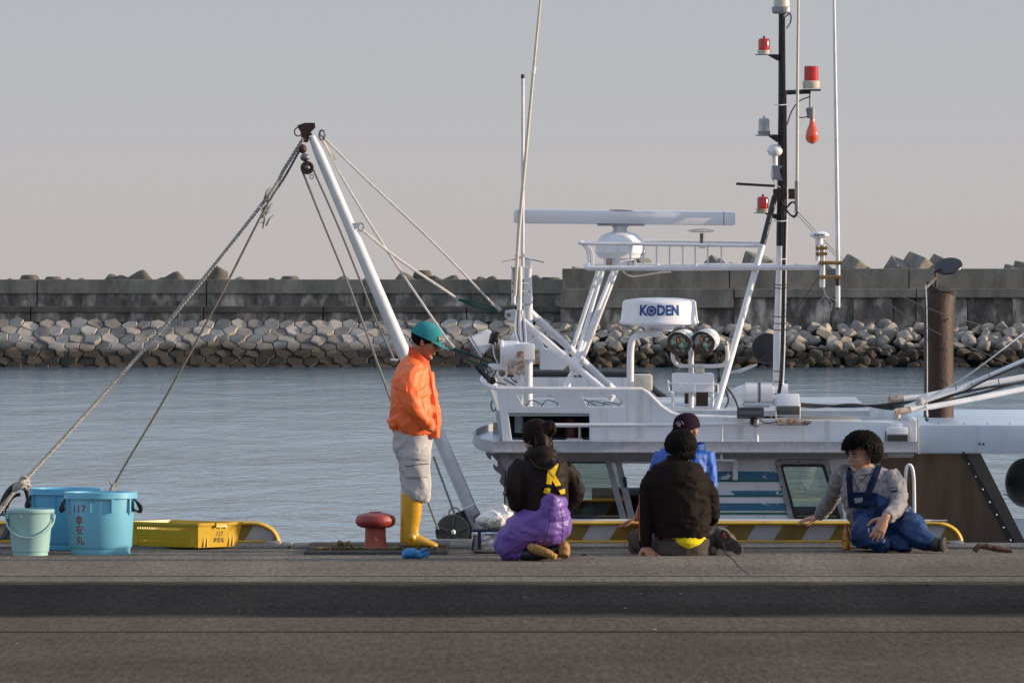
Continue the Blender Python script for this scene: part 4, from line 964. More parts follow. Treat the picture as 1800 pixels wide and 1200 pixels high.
def rtext(s_, px, size, sx, bold=.0034, nm='lettering'):
    me = text(s_, size, bold); x = (px-1159)*PXM
    for v in me.vertices: v.co.x *= sx
    coneify(wrapcyl(me, cR, .2845, math.asin((px-1159)*PXM/.2845), zt_, 1.0)); return finish(nm, me, M['blue_text'], rd)
rtext('K', 1129, .105, .92); rtext('D', 1160.5, .105, .82); rtext('E', 1173.5, .105, .82); rtext('N', 1186, .105, .80)
# the ring-in-ring letter O
me = bpy.data.meshes.new('o'); bmm = bmesh.new()
def annulus(r0, r1):
    n = 40; a = [bmm.verts.new((r0*cos(2*pi*i/n), r0*sin(2*pi*i/n), .0012)) for i in range(n)] if r0 else None; b = [bmm.verts.new((r1*cos(2*pi*i/n), r1*sin(2*pi*i/n), .0012)) for i in range(n)]
    if a:
        for i in range(n): bmm.faces.new((a[i], a[(i+1) % n], b[(i+1) % n], b[i]))
    else: bmm.faces.new(b)
annulus(.0235, .0385); annulus(0, .0165); bmm.to_mesh(me); bmm.free()
coneify(wrapcyl(me, cR, .2845, math.asin((1143.5-1159)*PXM/.2845), zt_)); finish('lettering', me, M['blue_text'], rd)
# ------------------------------------------------ twin searchlight
sl = pipe('searchlight_post', [(1215, 735, .5), (1215, 600, .5)], 4.8, WP, n=12)
tw = None
for k, (x, y) in enumerate(((1195, 603), (1237, 602))):
    ax = (Vector((-.30, -.93, -.16))).normalized(); q_ = ax.to_track_quat('Z', 'Y').to_matrix()
    c = B(x, y, .30); Rr = 20.5*s
    g = G(); g.lathe([(.001, -.19), (Rr*.80, -.185), (Rr*.95, -.15), (Rr, -.12), (Rr, -.01), (Rr*1.05, -.005), (Rr*1.05, .01), (Rr*.86, .012), (Rr*.84, -.06), (.001, -.08)], c, 32, q_)
    o = obj('searchlight', g, M['plasticw'], boat) ; tw = tw or o
    g = G(); g.lathe([(Rr*.80, .012), (Rr*1.07, .012), (Rr*1.07, .028), (Rr*.80, .028), (Rr*.80, .012)], c, 32, q_, cap=False); obj('lens_ring', g, mat('brown_gasket', (.07, .05, .035), .5), o)
    g = G(); g.lathe([(.001, -.05), (Rr*.4, -.042), (Rr*.80, .010)], c, 28, q_, cap=False); obj('reflector', g, mat('mirror_reflector', (.75, .74, .72), .08, metal=1, var=.1), o)
    g = G(); g.lathe([(.001, .02), (Rr*.5, .018), (Rr*.82, .012)], c, 28, q_, cap=False); obj('glass', g, M['glass'], o)
    g = G()   # hood over the upper front half
    n_ = 18; r0 = []; r1 = []
    for i in range(n_+1):
        t = -.15+(pi+.3)*i/n_; f_ = .06*sin(max(0, min(pi, t)))+.015
        r0.append(g.b.verts.new(c+q_ @ Vector((Rr*1.07*cos(t), Rr*1.07*sin(t), -.05)))); r1.append(g.b.verts.new(c+q_ @ Vector((Rr*1.13*cos(t), Rr*1.13*sin(t), f_))))
    for i in range(n_): g.b.faces.new((r0[i], r0[i+1], r1[i+1], r1[i]))
    bmesh.ops.solidify(g.b, geom=list(g.b.faces), thickness=.004); obj('hood', g, M['plasticw'], o)
g = G(); g.curve([B(1182, 620, .35), B(1184, 633, .4), B(1194, 642, .45), B(1216, 643, .45), B(1262, 643, .45), B(1275, 638, .42), B(1279, 625, .4), B(1277, 605, .38)], 3.6*s, 10, 5); obj('yoke', g, WP, tw)
g = G(); g.ell(B(1276, 603, .33), (.02, .02, .02)); obj('pivot_bolt', g, M['gasket'], tw)
g = G(); g.lathe([(.001, 0), (.035, 0), (.035, .04), (.001, .04)], B(1230, 655, .45), 16, BR); obj('swivel_base', g, M['cream'], tw)
g = G(); q = B(1218, 672, .5); g.box(q, (74*s, .18, 34*s), bev=.015); ct = obj('control_box', g, M['plasticw'], boat, smooth=40)
for pts in ([(1174, 673, .3), (1222, 675, .28), (1262, 675, .3)], [(1174, 668, .3), (1176, 688, .3), (1184, 690, .32)], [(1262, 675, .3), (1262, 690, .3), (1250, 690, .32)]): pipe('guard_rail', pts, 1.5, WP, ct, n=6)
for x in (1196, 1221): pipe('guard_rail', [(x, 675, .28), (x, 689, .3)], 1.2, WP, ct, n=6)
pipe('leg', [(1183, 688, .4), (1182, 735, .4)], 3, WP, ct); pipe('leg', [(1252, 688, .4), (1252, 735, .4)], 3.3, WP, ct)
g = G(); g.box(B(1234, 703, .8), (.09, .1, .13)); g.box(B(1208, 700, .8), (.04, .1, .08)); obj('engine_horn', g, M['rusty'], ct, smooth=0)
for pts in ([(1256, 620, .5), (1262, 650, .5), (1268, 680, .5), (1262, 715, .5), (1266, 735, .4)], [(1262, 665, .5), (1275, 685, .5), (1280, 705, .5), (1268, 728, .4)], [(1264, 668, .5), (1285, 690, .4), (1296, 712, .35), (1297, 728, .3)], [(1186, 640, .6), (1182, 665, .6), (1180, 685, .6)], [(1265, 640, .5), (1262, 670, .5), (1258, 690, .5)]):
    cable('cable', pts, 1.6, M['black'], ct)
# thin black wires on the flybridge
for pts in ([(1040, 690, 1.8), (1046, 680, 1.8), (1056, 672, 1.8)], [(985, 688, 1.9), (990, 700, 1.8)]): cable('cable', pts, 1)
g = G(); cable('cord', [(866, 702, .5), (863, 712, .5), (867, 722, .5), (872, 716, .5), (871, 706, .5)], 1.1, M['black'])
# white ladder hoop at the quay side
pipe('grab_hoop', [(1592, 940, -.3), (1591, 880, -.3), (1592, 838, -.3), (1594, 822, -.3), (1598, 817, -.3), (1603, 822, -.3), (1606, 840, -.3), (1607, 880, -.3), (1607, 940, -.3)], 3.2, WP, curve=True, n=12)
bplate('white_gusset', [[(1478, 870), (1490, 868), (1500, 914), (1484, 914)]], .03, .02, WP)
# ------------------------------------------------ derrick boom on the fore deck, winch
dk = pipe('derrick', [(848, 945, .25), (825, 890, .2), (700, 597, .05), (560, 268, .0), (548, 240, .0)], [12.5, 12, 11.5, 8.8, 6], WP, n=22)
pipe('shoe', [(826, 907, .18), (840, 900, .2)], [14, 14], M['gasket'], dk)
pipe('shoe_bar', [(812, 896, .05), (834, 886, .05)], 2.2, WP, dk)
bplate('base_leg', [[(812, 897), (818, 895), (836, 932), (829, 935)]], .0, .03, M['gasket'], dk)
g = G(); g.prism([B(522, 221, -.03), B(535, 216, -.03), B(553, 216, -.03), B(554, 224, -.03), B(545, 233, -.03), B(541, 250, -.03), B(530, 250, -.03), B(529, 234, -.03)], (0, .09, 0)); obj('head_fitting', g, M['rusty'], dk)
g = G(); g.tube([B(524+6.5*cos(t), 232+7.5*sin(t), 0) for t in [2*pi*i/16 for i in range(16)]], 1.3*s, 6, close=True); obj('ring', g, M['steel'], dk)
g = G(); g.ell(B(546, 236, -.04), (.012, .012, .012)); g.ell(B(532, 262, -.02), (.03, .03, .035)); obj('shackle', g, M['rusty'], dk)
g = G(); g.lathe([(.001, -.03), (.045, -.03), (.05, -.02), (.042, -.008), (.042, .008), (.05, .02), (.045, .03), (.001, .03)], B(540, 295, -.05), 24, Matrix.Rotation(R(90), 3, 'X')); bl = obj('pulley_block', g, M['rusty'], dk)
g = G(); g.ell(B(536, 277, -.05), (.035, .03, .03)); g.ell(B(540, 295, -.09), (.02, .012, .02)); obj('block_hook', g, M['steel'], bl)
g = G(); g.tube([B(548+3*cos(t), 311+4*sin(t), -.05) for t in [2*pi*i/12 for i in range(12)]], .8*s, 6, close=True); obj('ring', g, M['steel'], bl)
bplate('eye_plate', [[(617, 392), (634, 391), (632, 397), (623, 405)]], .0, .03, WP, dk)
g = G(); g.tube([B(634+5*cos(t), 399+7*sin(t), 0) for t in [2*pi*i/14 for i in range(14)]], 1.2*s, 6, close=True); g.tube([B(566+5*cos(t), 238+9*sin(t), 0) for t in [2*pi*i/14 for i in range(14)]], 1.8*s, 6, close=True); obj('shackle', g, M['steel'], dk)
cable('fall_line', [(530, 297, -.05), (560, 372, -.05), (620, 520, -.1), (692, 717, -.2), (770, 930, -.3)], 2.0, M['ropeg'], dk)
cable('fall_line', [(549, 294, -.05), (600, 410, -.03), (660, 560, .0), (692, 630, .0)], 2.0, M['ropeg'], dk)
cable('fall_line', [(762, 802, -.1), (800, 905, -.2)], 2.0, M['ropeg'], dk)
pipe('cleat', [(686, 632, .0), (700, 633, .0)], 2, WP, dk)
# stays to the foremast
cable('stay', [(562, 236, 0), (640, 312, .1), (760, 425, .25), (872, 540, .45)], 2.0, M['ropel'], dk)
cable('stay', [(566, 246, 0), (600, 310, .08), (680, 440, .2), (790, 603, .3)], 2.1, M['ropel'], dk)
cable('stay', [(636, 404, 0), (700, 455, .15), (800, 522, .4)], 2.4, M['ropel'], dk)
pipe('thimble', [(566, 246, 0), (587, 281, .06)], [2.4, 3.4], M['cream'], dk)
pipe('thimble', [(868, 536, .45), (880, 545, .46)], [2.5, 4.5], M['ropew'], dk)
pipe('thimble', [(790, 516, .4), (805, 526, .42)], [2.5, 4.5], M['ropew'], dk)
pipe('thimble', [(785, 596, .3), (797, 612, .3)], [2.5, 4.5], M['ropew'], dk)
def lash(pa, pb, n_, r_):
    a, b = B(*pa), B(*pb)
    g = G()
    for k in range(n_):
        o1 = Vector((0, rc.uniform(-.02, .02), rc.uniform(-.022, .022))); md = (a+b)/2+o1*1.4+Vector((0, 0, -.015))
        g.curve([a+o1*.3, md, b+o1*.4], r_*s, 5, 5)
    return obj('lashing', g, M['green'], dk)
lash((805, 526, .42), (884, 548, .48), 7, 1.0); lash((798, 612, .3), (862, 640, .35), 7, 1.1)
pipe('lashing_hook', [(815, 528, .42), (820, 524, .42), (830, 521, .42), (829, 532, .42)], .9, M['green'], dk)
pipe('black_strap', [(836, 640, .2), (848, 652, .2), (860, 668, .25)], [5, 7, 3], M['black'], fm)
lash((850, 640, .33), (866, 650, .35), 4, 1.2)
# winch
g = G(); c = B(796, 934, -.12); Qw = Matrix.Rotation(R(90), 3, 'X')
g.lathe([(.001, -.07), (.126, -.07), (.130, -.06), (.126, -.045), (.05, -.04), (.05, .04), (.126, .045), (.13, .06), (.126, .07), (.118, .075), (.05, .066), (.001, .066)], c, 40, Qw)
wi = obj('winch', g, mat('winch_grey', (.105, .105, .09), .6, metal=.2, var=.35, vs=10, bump=.4, bs=40), boat)
g = G()
for k in range(5):
    t = 2*pi*k/5+.3; g.box(c+Vector((.07*cos(t), -.078, .07*sin(t))), (.075, .01, .012), Matrix.Rotation(-t, 3, 'Y'))
g.lathe([(.03, -.085), (.045, -.085), (.045, -.07), (.03, -.07)], c, 20, Qw); obj('spoke', g, M['steel'], wi)
g = G(); g.ell(c+Vector((.005, -.09, .0)), (.018, .015, .02)); obj('hub', g, M['plasticw'], wi)
g = G(); g.prism([B(786, 907, -.05), B(815, 896, -.05), B(833, 935, -.05), B(828, 955, -.05), B(800, 955, -.05)], (0, .12, 0)); obj('winch_frame', g, M['blackp'], wi, smooth=0)
pipe('carry_loop', [(789, 912, -.1), (790, 898, -.1), (798, 892, -.1), (806, 895, -.1), (808, 904, -.1)], 1.2, M['steel'], wi, curve=True)
g = G(); g.box(B(770, 930, -.2), (.03, .05, .05), bev=.008); obj('pawl', g, M['black'], wi)
# ------------------------------------------------------------------ things on the quay
CP = .015     # coping height
def ground_at(px, py, z=0): D = (CZ-z)*F/(py-HY); return P(px, py, D)
# striped wheel stop kerbs
yel = mat('yellow_kerb_paint', (.72, .44, .045), .5, var=.3, vs=6, rust=(.68, (.30, .28, .22)))
yel2 = mat('worn_mustard_paint', (.25, .165, .022), .6, var=.45, vs=5)
grp = mat('grey_kerb_paint', (.42, .42, .44), .6, var=.25, vs=5)
DK = 49.78
def wheelstop(x0, x1, lab, endl, endr, first):
    z0 = CP; base = P(x0, 953, DK).x; e1 = P(x1, 953, DK).x; H = .150
    root = empty('wheel_stop', ((base+e1)/2, DK, z0), lab, 'wheel stop', 'striped wheel stops along the quay edge')
    s = DK/F; ht = H
    # top bar: rounded, bends down at its free ends
    pts = []
    if endl: pts += [Vector((base, DK, z0)), Vector((base+.01, DK, z0+.05)), Vector((base+.05, DK, z0+.11)), Vector((base+.13, DK, z0+.146)), Vector((base+.25, DK, z0+ht)), Vector((base+.4, DK, z0+ht)), Vector((base+.7, DK, z0+ht))]
    else: pts += [Vector((base, DK, z0+ht))]
    if endr: pts += [Vector((e1-.8, DK, z0+ht)), Vector((e1-.42, DK, z0+ht)), Vector((e1-.27, DK, z0+ht)), Vector((e1-.14, DK, z0+.143)), Vector((e1-.055, DK, z0+.105)), Vector((e1-.012, DK, z0+.05)), Vector((e1, DK, z0))]
    else: pts += [Vector((e1, DK, z0+ht))]
    g = G(); g.curve(pts, [(.055, .017)]*len(pts), 12, 5, hint=Vector((0, 1, 0))); obj('top_bar', g, yel, root)
    g = G(); g.tube([Vector((base+.05, DK-.03, z0+.018)), Vector((e1-.09, DK-.03, z0+.018))], .009, 8); obj('lower_bar', g, yel, root)
    # face: painted stripes, alternating, butted end to end; clipped to the bent end
    y = DK-.012; zb, zt_ = z0+.02, z0+ht-.008; per = .200; sl = .075
    fo = []
    if endl: fo += [(base+.02, zb), (base+.04, zb+.07), (base+.10, zb+.115), (base+.2, zt_)]
    else: fo += [(base, zb), (base, zt_)]
    if endr: fo += [(e1-.2, zt_), (e1-.10, zb+.112), (e1-.04, zb+.065), (e1-.02, zb)]
    else: fo += [(e1, zt_), (e1, zb)]
    def cut(poly):
        for k in range(len(fo)):      # fo runs clockwise: keep the right-hand side of every edge
            p, q = fo[k], fo[(k+1) % len(fo)]; out = []
            fn = lambda w: (q[0]-p[0])*(w[1]-p[1])-(q[1]-p[1])*(w[0]-p[0])
            for m_ in range(len(poly)):
                a, b = poly[m_], poly[(m_+1) % len(poly)]; fa, fb = fn(a), fn(b)
                if fa <= 0: out.append(a)
                if (fa < 0) != (fb < 0) and fa != fb:
                    t = fa/(fa-fb); out.append((a[0]+(b[0]-a[0])*t, a[1]+(b[1]-a[1])*t))
            poly = out
            if len(poly) < 3: return None
        return poly
    n = int((e1-base)/per)+3
    for i in range(-1, n):
        a = base+i*per+first; b = a+per-.0005
        po = cut([(a, zb), (a+sl, zt_), (b+sl, zt_), (b, zb)])
        if not po: continue
        ded = []
        for w in po:
            if not ded or (abs(w[0]-ded[-1][0])+abs(w[1]-ded[-1][1])) > 1e-4: ded.append(w)
        if len(ded) < 3: continue
        g = G(); g.prism([Vector((x, y, z)) for x, z in ded], (0, .008, 0)); obj('mustard_stripe' if i % 2 else 'grey_stripe', g, yel2 if i % 2 else grp, root, smooth=0)
    for k, xx in enumerate((base+.03 if endl else None, e1-.04 if endr else None)):
        if xx is None: continue
        g = G(); g.box((xx, DK-.02, z0+.012), (.10, .09, .024), bev=.003); obj('foot', g, grp, root)
    return root
wheelstop(-260, 490, 'striped yellow and grey wheel stop behind the yellow crate, its rounded end on the right', False, True, .06)
wheelstop(930, 1690, 'striped yellow and grey wheel stop behind the seated group, in front of the boat', True, True, -.02)
g = G(); q = P(1660, 918, DK); g.box((q.x-.04, DK, CP+.170), (.12, .07, .006)); obj('wood_scrap', g, M['plasticw'], label='small flat white strip lying on the wheel stop near its right end', cat='strip')
# red bollard
bc = P(660, 959, 48.6); redm = mat('red_bollard_paint', (.27, .022, .028), .42, col2=(.36, .07, .045), vs=7, bump=.5, bs=40, rust=(.66, (.30, .13, .07)))
redm2 = mat('faded_red_paint', (.36, .05, .03), .5, col2=(.42, .11, .06), vs=9, bump=.6, bs=50, rust=(.62, (.14, .07, .03)))
g = G(); g.lathe([(.085, 0), (.078, .03), (.074, .10), (.074, .19), (.001, .19)], (bc.x, bc.y, .018), 32); bo = obj('bollard', g, redm2, label='red mushroom shaped mooring bollard on the concrete pad', cat='bollard')
g = G(); g.lathe([(.001, .155), (.10, .155), (.128, .168), (.143, .190), (.143, .215), (.13, .240), (.09, .255), (.05, .262), (.045, .268), (.001, .268)], (bc.x, bc.y, .018), 40); obj('cap', g, redm, bo)
# thin rope round the bollard foot
g = G(); rw = random.Random(5)
pth = [Vector((bc.x-.42+i*.022, bc.y-.13+.05*sin(i*.5), .028+.004*sin(i))) for i in range(40)]
def strands(g, path, r, pitch, n=3, seg=6, sub=1):
    L_ = 0; prev = None; P3 = []
    ds = [0]
    for a, b in zip(path, path[1:]): ds.append(ds[-1]+(b-a).length)
    tot = ds[-1]; N_ = max(4, int(tot/pitch*7))
    k = 0; pp = []; tt = []
    for i in range(N_+1):
        d = tot*i/N_
        while k < len(ds)-2 and ds[k+1] < d: k += 1
        u = (d-ds[k])/max(1e-6, ds[k+1]-ds[k]); pp.append(path[k].lerp(path[k+1], u)); tt.append((path[k+1]-path[k]).normalized())
    hint = Vector((.21, .9, .37))
    for s_ in range(n):
        pts = []
        for i, (p, t) in enumerate(zip(pp, tt)):
            a, b = frame(t, hint); ph = 2*pi*(tot*i/N_)/pitch+2*pi*s_/n
            pts.append(p+a*(r*.60*cos(ph))+b*(r*.60*sin(ph)))
        g.tube(pts, r*.46, seg, hint=hint)
    return g
strands(g, pth, .008, .03)
for k in range(14):
    c = Vector((bc.x-.24+rw.uniform(-.08, .08), bc.y-.16+rw.uniform(-.03, .03), .03+rw.uniform(0, .03)))
    g.curve([c, c+Vector((rw.uniform(-.05, .05), rw.uniform(-.02, .02), rw.uniform(0, .03))), c+Vector((rw.uniform(-.06, .06), rw.uniform(-.03, .03), -.01))], .005, 5, 4)
obj('rope', g, mat('dirty_yellow_rope', (.30, .20, .08), .85, col2=(.06, .05, .04), vs=40), label='thin dirty rope tangled round the foot of the red bollard', cat='rope')
# blue buckets -------------------------------------------------------
bmat = mat('blue_plastic', (.17, .48, .65), .38, var=.1, vs=3, coat=.15); bmat2 = mat('deeper_blue_plastic', (.12, .44, .66), .38, var=.1, vs=3, coat=.15)
def writing(me, m, parent, nm='lettering'): return finish(nm, me, m, parent)
def tub(cx, cy, z, s, m, lab, a_text, hs):
    r = .262*s; H = .445*s; root = None
    pr = [(.001, 0), (r*.80, 0), (r*.81, .012), (r*.81, .035), (r*.835, .045), (r*.86, .06), (r*.925, H*.83), (r*.93, H*.9), (r*.945, H*.905), (r*.985, H*.91), (r, H*.92), (r, H*.99), (r*.985, H), (r*.95, H), (r*.93, H*.985), (r*.90, H*.8), (r*.80, .05), (.001, .04)]
    g = G(); g.lathe(pr, (cx, cy, z), 64); root = obj('bucket', g, m, smooth=30, label=lab, cat='bucket', group='large blue lidded buckets')
    g = G()
    for k, a in enumerate((-1.28, -1.12, -.22, .40, 1.03, 1.30)):
        w = .055 if k != 2 else .012
        rr0 = r*.915; c = Vector((cx+rr0*sin(a)*1.02, cy-rr0*cos(a)*1.02, z+H*.80)); Q = Matrix.Rotation(a, 3, 'Z')
        g.box(c, (w*s*.30, .03*s, H*.24), Q)
    g.lathe([(r*.99, H*.905), (r*1.005, H*.90), (r*1.005, H*.92), (r*.99, H*.93)], (cx, cy, z), 64, cap=False)
    obj('rib', g, m, root)
    for a in hs:
        c = Vector((cx+r*1.0*sin(a), cy-r*1.0*cos(a), z+H*.84)); g = G()
        for q in range(3):
            g.curve([c+Vector((0, 0, .02)), c+Vector((.03*sin(a)+.012*q, -.02-.01*q, -.03)), c+Vector((.035*sin(a)+.005*q, -.03, -.06-.006*q)), c+Vector((-.02+.01*q, -.035, -.05)), c+Vector((-.02, -.01, .0))], .006, 6, 5)
        obj('rope_handle', g, M['black'], root)
    for txt, zz, size, sp in (('117', H*.735, .075, 1.12), ('幸', H*.545, .072, 1.0), ('安', H*.385, .072, 1.0), ('丸', H*.225, .072, 1.0)):
        me = text(txt, size*s, .0006, .0006)
        for v in me.vertices: v.co.x *= sp
        rad = r*(.86+(.925-.86)*(zz-.06)/(H*.83-.06))+.0015
        wrapcyl(me, (cx, cy), rad, a_text, z+zz)
        tz = .065/.83*r/H
        for v in me.vertices:
            k = 1+((v.co.z-(z+zz))*tz*.9)/rad; v.co.x = cx+(v.co.x-cx)*k; v.co.y = cy+(v.co.y-cy)*k
        writing(me, M['red_text'], root)
    return root
c = P(173, 977, 47.95)
tub(c.x, 48.2, 0, .985, bmat, 'front blue bucket with a red number and kanji, in front of the other blue one', -.65, (1.25, -1.3))
c = P(114.5, 962, 49.0)
tub(c.x, 49.0, .004, .985, bmat2, 'rear blue bucket half hidden behind the lettered front bucket', .72, (-1.25, .5))
# pale green bucket with handle
c = P(49, 977, 47.7); r = .165; H = .325; cx, cy = c.x, 47.95
gm = mat('pale_green_plastic', (.34, .54, .52), .42, var=.08, vs=3)
g = G(); g.lathe([(.001, 0), (.123, 0), (.124, .025), (.130, .028), (.155, H*.88), (.158, H*.9), (.168, H*.93), (.170, H*.985), (.165, H), (.155, H*.995), (.15, H*.9), (.125, .05), (.001, .03)], (cx, cy, 0), 56)
pb = obj('bucket', g, gm, smooth=30, label='small pale green bucket with a drooping handle, leftmost in front', cat='bucket')
g = G(); hp = []
for i in range(21):
    t = pi*i/20; hp.append(Vector((cx+.172*cos(t), cy-.172*sin(t)*.98-.01, H*.87-.155*sin(t)**.9-.0)))
g.tube(hp, .0065, 8, hint=Vector((0, 0, 1))); obj('handle', g, gm, pb)
g = G()
for sx_ in (-1, 1): g.box((cx+sx_*.158, cy-.03, H*.86), (.02, .05, .045), bev=.004)
g.box((cx-.06, cy-.152, H*.86), (.022, .008, .02), Matrix.Rotation(-.4, 3, 'Z')); obj('lug', g, gm, pb)
# blue coil behind the pale bucket at the picture edge
g = G(); q = P(2, 925, 48.6)
for k in range(4): g.tube([q+Vector((.055*cos(t)+.004*k, .01*k, .085*sin(t))) for t in [2*pi*i/20 for i in range(20)]], .006, 6, close=True)
obj('rope', g, mat('blue_cord', (.03, .09, .25), .7, var=.3, vs=30), label='coil of blue cord hanging behind the pale green bucket', cat='rope')
# black rubber arch (fender hose) with the mooring ropes
g = G(); g.curve([P(0, 905, 49.9), P(6, 880, 49.9), P(18, 860, 49.9), P(34, 851, 49.9), P(45, 858, 49.9), P(51, 875, 49.9), P(54, 915, 49.9), P(54, 955, 49.9)], [.022, .022, .022, .022, .022, .024, .026, .026], 14, 6, hint=Vector((0, 1, 0)))
g.curve([P(10, 905, 49.95), P(14, 885, 49.95), P(24, 872, 49.95), P(36, 868, 49.95)], [.014]*4, 10, 5)
fa = obj('rubber_hose', g, M['black'], label='arched black rubber hose standing at the quay edge behind the buckets', cat='hose')
def mooring(name, pts, r, pitch, m, lab, group=None):
    P2, _ = smooth_path([Vector(p) for p in pts], [r]*len(pts), 8)
    g = G(); strands(g, P2, r, pitch); return obj(name, g, m, label=lab, cat='rope', smooth=60)
r1 = mooring('mooring_rope', [B(533, 244, -.03), P(500, 297, 50.9), P(466, 352, 50.8), P(300, 560, 50.4), P(150, 728, 50.1), P(38, 850, 49.85), P(-10, 905, 49.7), P(-80, 985, 49.2)], .0145, .085, M['ropew'], 'thick pale twisted mooring rope running from the boom head to the hose at far left')
g = G(); strands(g, smooth_path([P(38, 852, 49.8), P(22, 868, 49.75), P(8, 888, 49.7), P(-20, 925, 49.6)], [1]*4, 8)[0], .013, .075)
rw = random.Random(8)
for k in range(7):
    c = P(40, 852, 49.78)+Vector((rw.uniform(-.02, .02), 0, rw.uniform(-.03, .02)))
    g.curve([c+Vector((-.05, -.02, -.02)), c+Vector((0, -.04, rw.uniform(.0, .03))), c+Vector((.045, 0, rw.uniform(-.02, .03))), c+Vector((.01, .03, -.01))], .011, 6, 5)
g.curve([P(34, 848, 49.8), P(40, 838, 49.8), P(49, 843, 49.8), P(50, 862, 49.8), P(53, 880, 49.8)], [.012, .016, .014, .01, .008], 6, 5)
obj('knot', g, M['ropew'], r1, smooth=60)
r2 = mooring('mooring_rope', [B(530, 258, -.02), P(500, 312, 50.9), P(463, 372, 50.75), P(380, 535, 50.4), P(290, 700, 50.1), P(202, 850, 49.8), P(192, 900, 49.7)], .0095, .06, M['roped'], 'thinner dark twisted mooring rope running from the boom head down behind the front blue bucket')
g = G()
g.curve([P(197, 866, 49.75), P(196, 852, 49.75), P(191, 842, 49.75)], [.012, .008, .005], 6, 4); g.curve([P(199, 862, 49.75), P(206, 852, 49.75), P(214, 848, 49.75)], [.01, .005, .002], 6, 4)
g.curve([P(192, 872, 49.75), P(197, 858, 49.75), P(202, 849, 49.75)], [.022, .017, .009], 8, 4); obj('knot', g, M['ropew'], r2)
g = G()
for k in range(8):
    a = P(478+rw.uniform(-6, 6), 330+k*7, 50.8); g.curve([a, a+Vector((-.03, -.03, -.03)), a+Vector((-.06+rw.uniform(-.02, .02), 0, -.10+rw.uniform(-.03, .03)))], .007, 6, 4)
obj('lashing', g, M['ropeg'], r1)
g = G(); g.curve([P(455, 362, 50.75), P(463, 375, 50.75), P(466, 388, 50.75), P(458, 392, 50.75)], .006, 6, 5); obj('loose_end', g, M['ropew'], r1)
# yellow fish crate -------------------------------------------------
ym = mat('yellow_plastic', (.62, .38, .014), .42, var=.1, vs=3, coat=.1)
corner = Vector((P(347, 960, 48.95).x, 48.95, CP+.002))
u = Vector((-.50, .44, 0)).normalized(); v = Vector((.57, .80, 0)).normalized(); v = Vector((-u.y*-1, -u.x*-1, 0)); v = Vector((u.y, -u.x, 0)); v = v if v.y > 0 else -v
Lc, Wc, Hc = .64, .40, .175
root = empty('crate', corner+u*Lc/2+v*Wc/2, 'yellow slotted plastic fish crate with a black number, beside the blue buckets', 'crate')
def cpt(a, b, z, fl=0):      # a along long side, b along short; walls flare outward towards the top
    k = .028*(z/Hc); return corner+u*(a+(k if a > Lc/2 else -k))+v*(b+(k if b > Wc/2 else -k))+Vector((0, 0, z))
def wallgrid(name, A0, A1, inward, slots, m):
    """slotted wall between bottom corners A0, A1 (a,b); slots: rows of (z0,z1,n,t0,t1)"""
    g = G(); xs = [0]; marks = []
    zsl = [0]+[q for s_ in slots for q in (s_[0], s_[1])]+[Hc-.012]
    zsl = sorted(zsl)
    n = slots[0][2] if slots else 1; t0, t1 = (slots[0][3], slots[0][4]) if slots else (0, 1)
    ts = [0]+[t0+(t1-t0)*i/(2*n-1) for i in range(2*n)]+[1] if slots else [0, 1]
    def pt(t, z):
        a = (A0[0]+(A1[0]-A0[0])*t, A0[1]+(A1[1]-A0[1])*t)
        p0 = cpt(*A0, z); p1 = cpt(*A1, z); return p0.lerp(p1, t)
    V = {}
    for i, t in enumerate(ts):
        for j, z in enumerate(zsl): V[i, j] = g.b.verts.new(pt(t, z))
    holes = set()
    for s_ in slots: holes.add(zsl.index(s_[0]))
    for i in range(len(ts)-1):
        for j in range(len(zsl)-1):
            if j in holes and i % 2 == 1 and 0 < i < len(ts)-1: continue
            g.b.faces.new((V[i, j], V[i+1, j], V[i+1, j+1], V[i, j+1]))
    bmesh.ops.recalc_face_normals(g.b, faces=g.b.faces)
    bmesh.ops.solidify(g.b, geom=list(g.b.faces), thickness=.006)
    return obj(name, g, m, root, smooth=0)
sl = ((.035, .052, 24, .09, .91), (.122, .138, 24, .09, .91))
wallgrid('side_wall', (0, 0), (Lc, 0), 1, sl, ym); wallgrid('side_wall', (Lc, Wc), (0, Wc), 1, sl, ym)
wallgrid('end_wall', (0, Wc), (0, 0), 1, (), ym); wallgrid('end_wall', (Lc, 0), (Lc, Wc), 1, (), ym)
g = G(); fl = [cpt(0, 0, .006), cpt(Lc, 0, .006), cpt(Lc, Wc, .006), cpt(0, Wc, .006)]; g.poly(fl); obj('floor', g, ym, root, smooth=0)
g = G(); rs = []
def rim(o, z): 
    k = .028+o; out = []
    for (a, b) in ((-k, -k), (Lc+k, -k), (Lc+k, Wc+k), (-k, Wc+k)): out.append((a, b))
    out2 = rnd(out, .035, 4); return [g.b.verts.new(corner+u*a+v*b+Vector((0, 0, z))) for a, b in out2]
R_ = [rim(0, Hc-.016), rim(.016, Hc-.018), rim(.018, Hc), rim(-.004, Hc), rim(-.006, Hc-.016)]
for a, b in zip(R_, R_[1:]+[R_[0]]):
    n = len(a)
    for i in range(n): g.b.faces.new((a[i], a[(i+1) % n], b[(i+1) % n], b[i]))
obj('rim', g, ym, root, smooth=40)
Qe = Matrix((u, v, Vector((0, 0, 1)))).transposed()
g = G()
for b_ in (.05, .085, .315, .35): g.box(corner+u*-.014+v*b_+Vector((0, 0, Hc*.45)), (.012, .010 if b_ in (.085, .315) else .01, Hc*.85), Qe)
for b_ in (.14, .20, .26): g.box(corner+u*-.03+v*b_+Vector((0, 0, Hc-.028)), (.012, .02, .03), Qe)
g.box(corner+u*-.046+v*.20+Vector((0, 0, Hc-.016)), (.012, .12, .032), Qe, bev=.003)
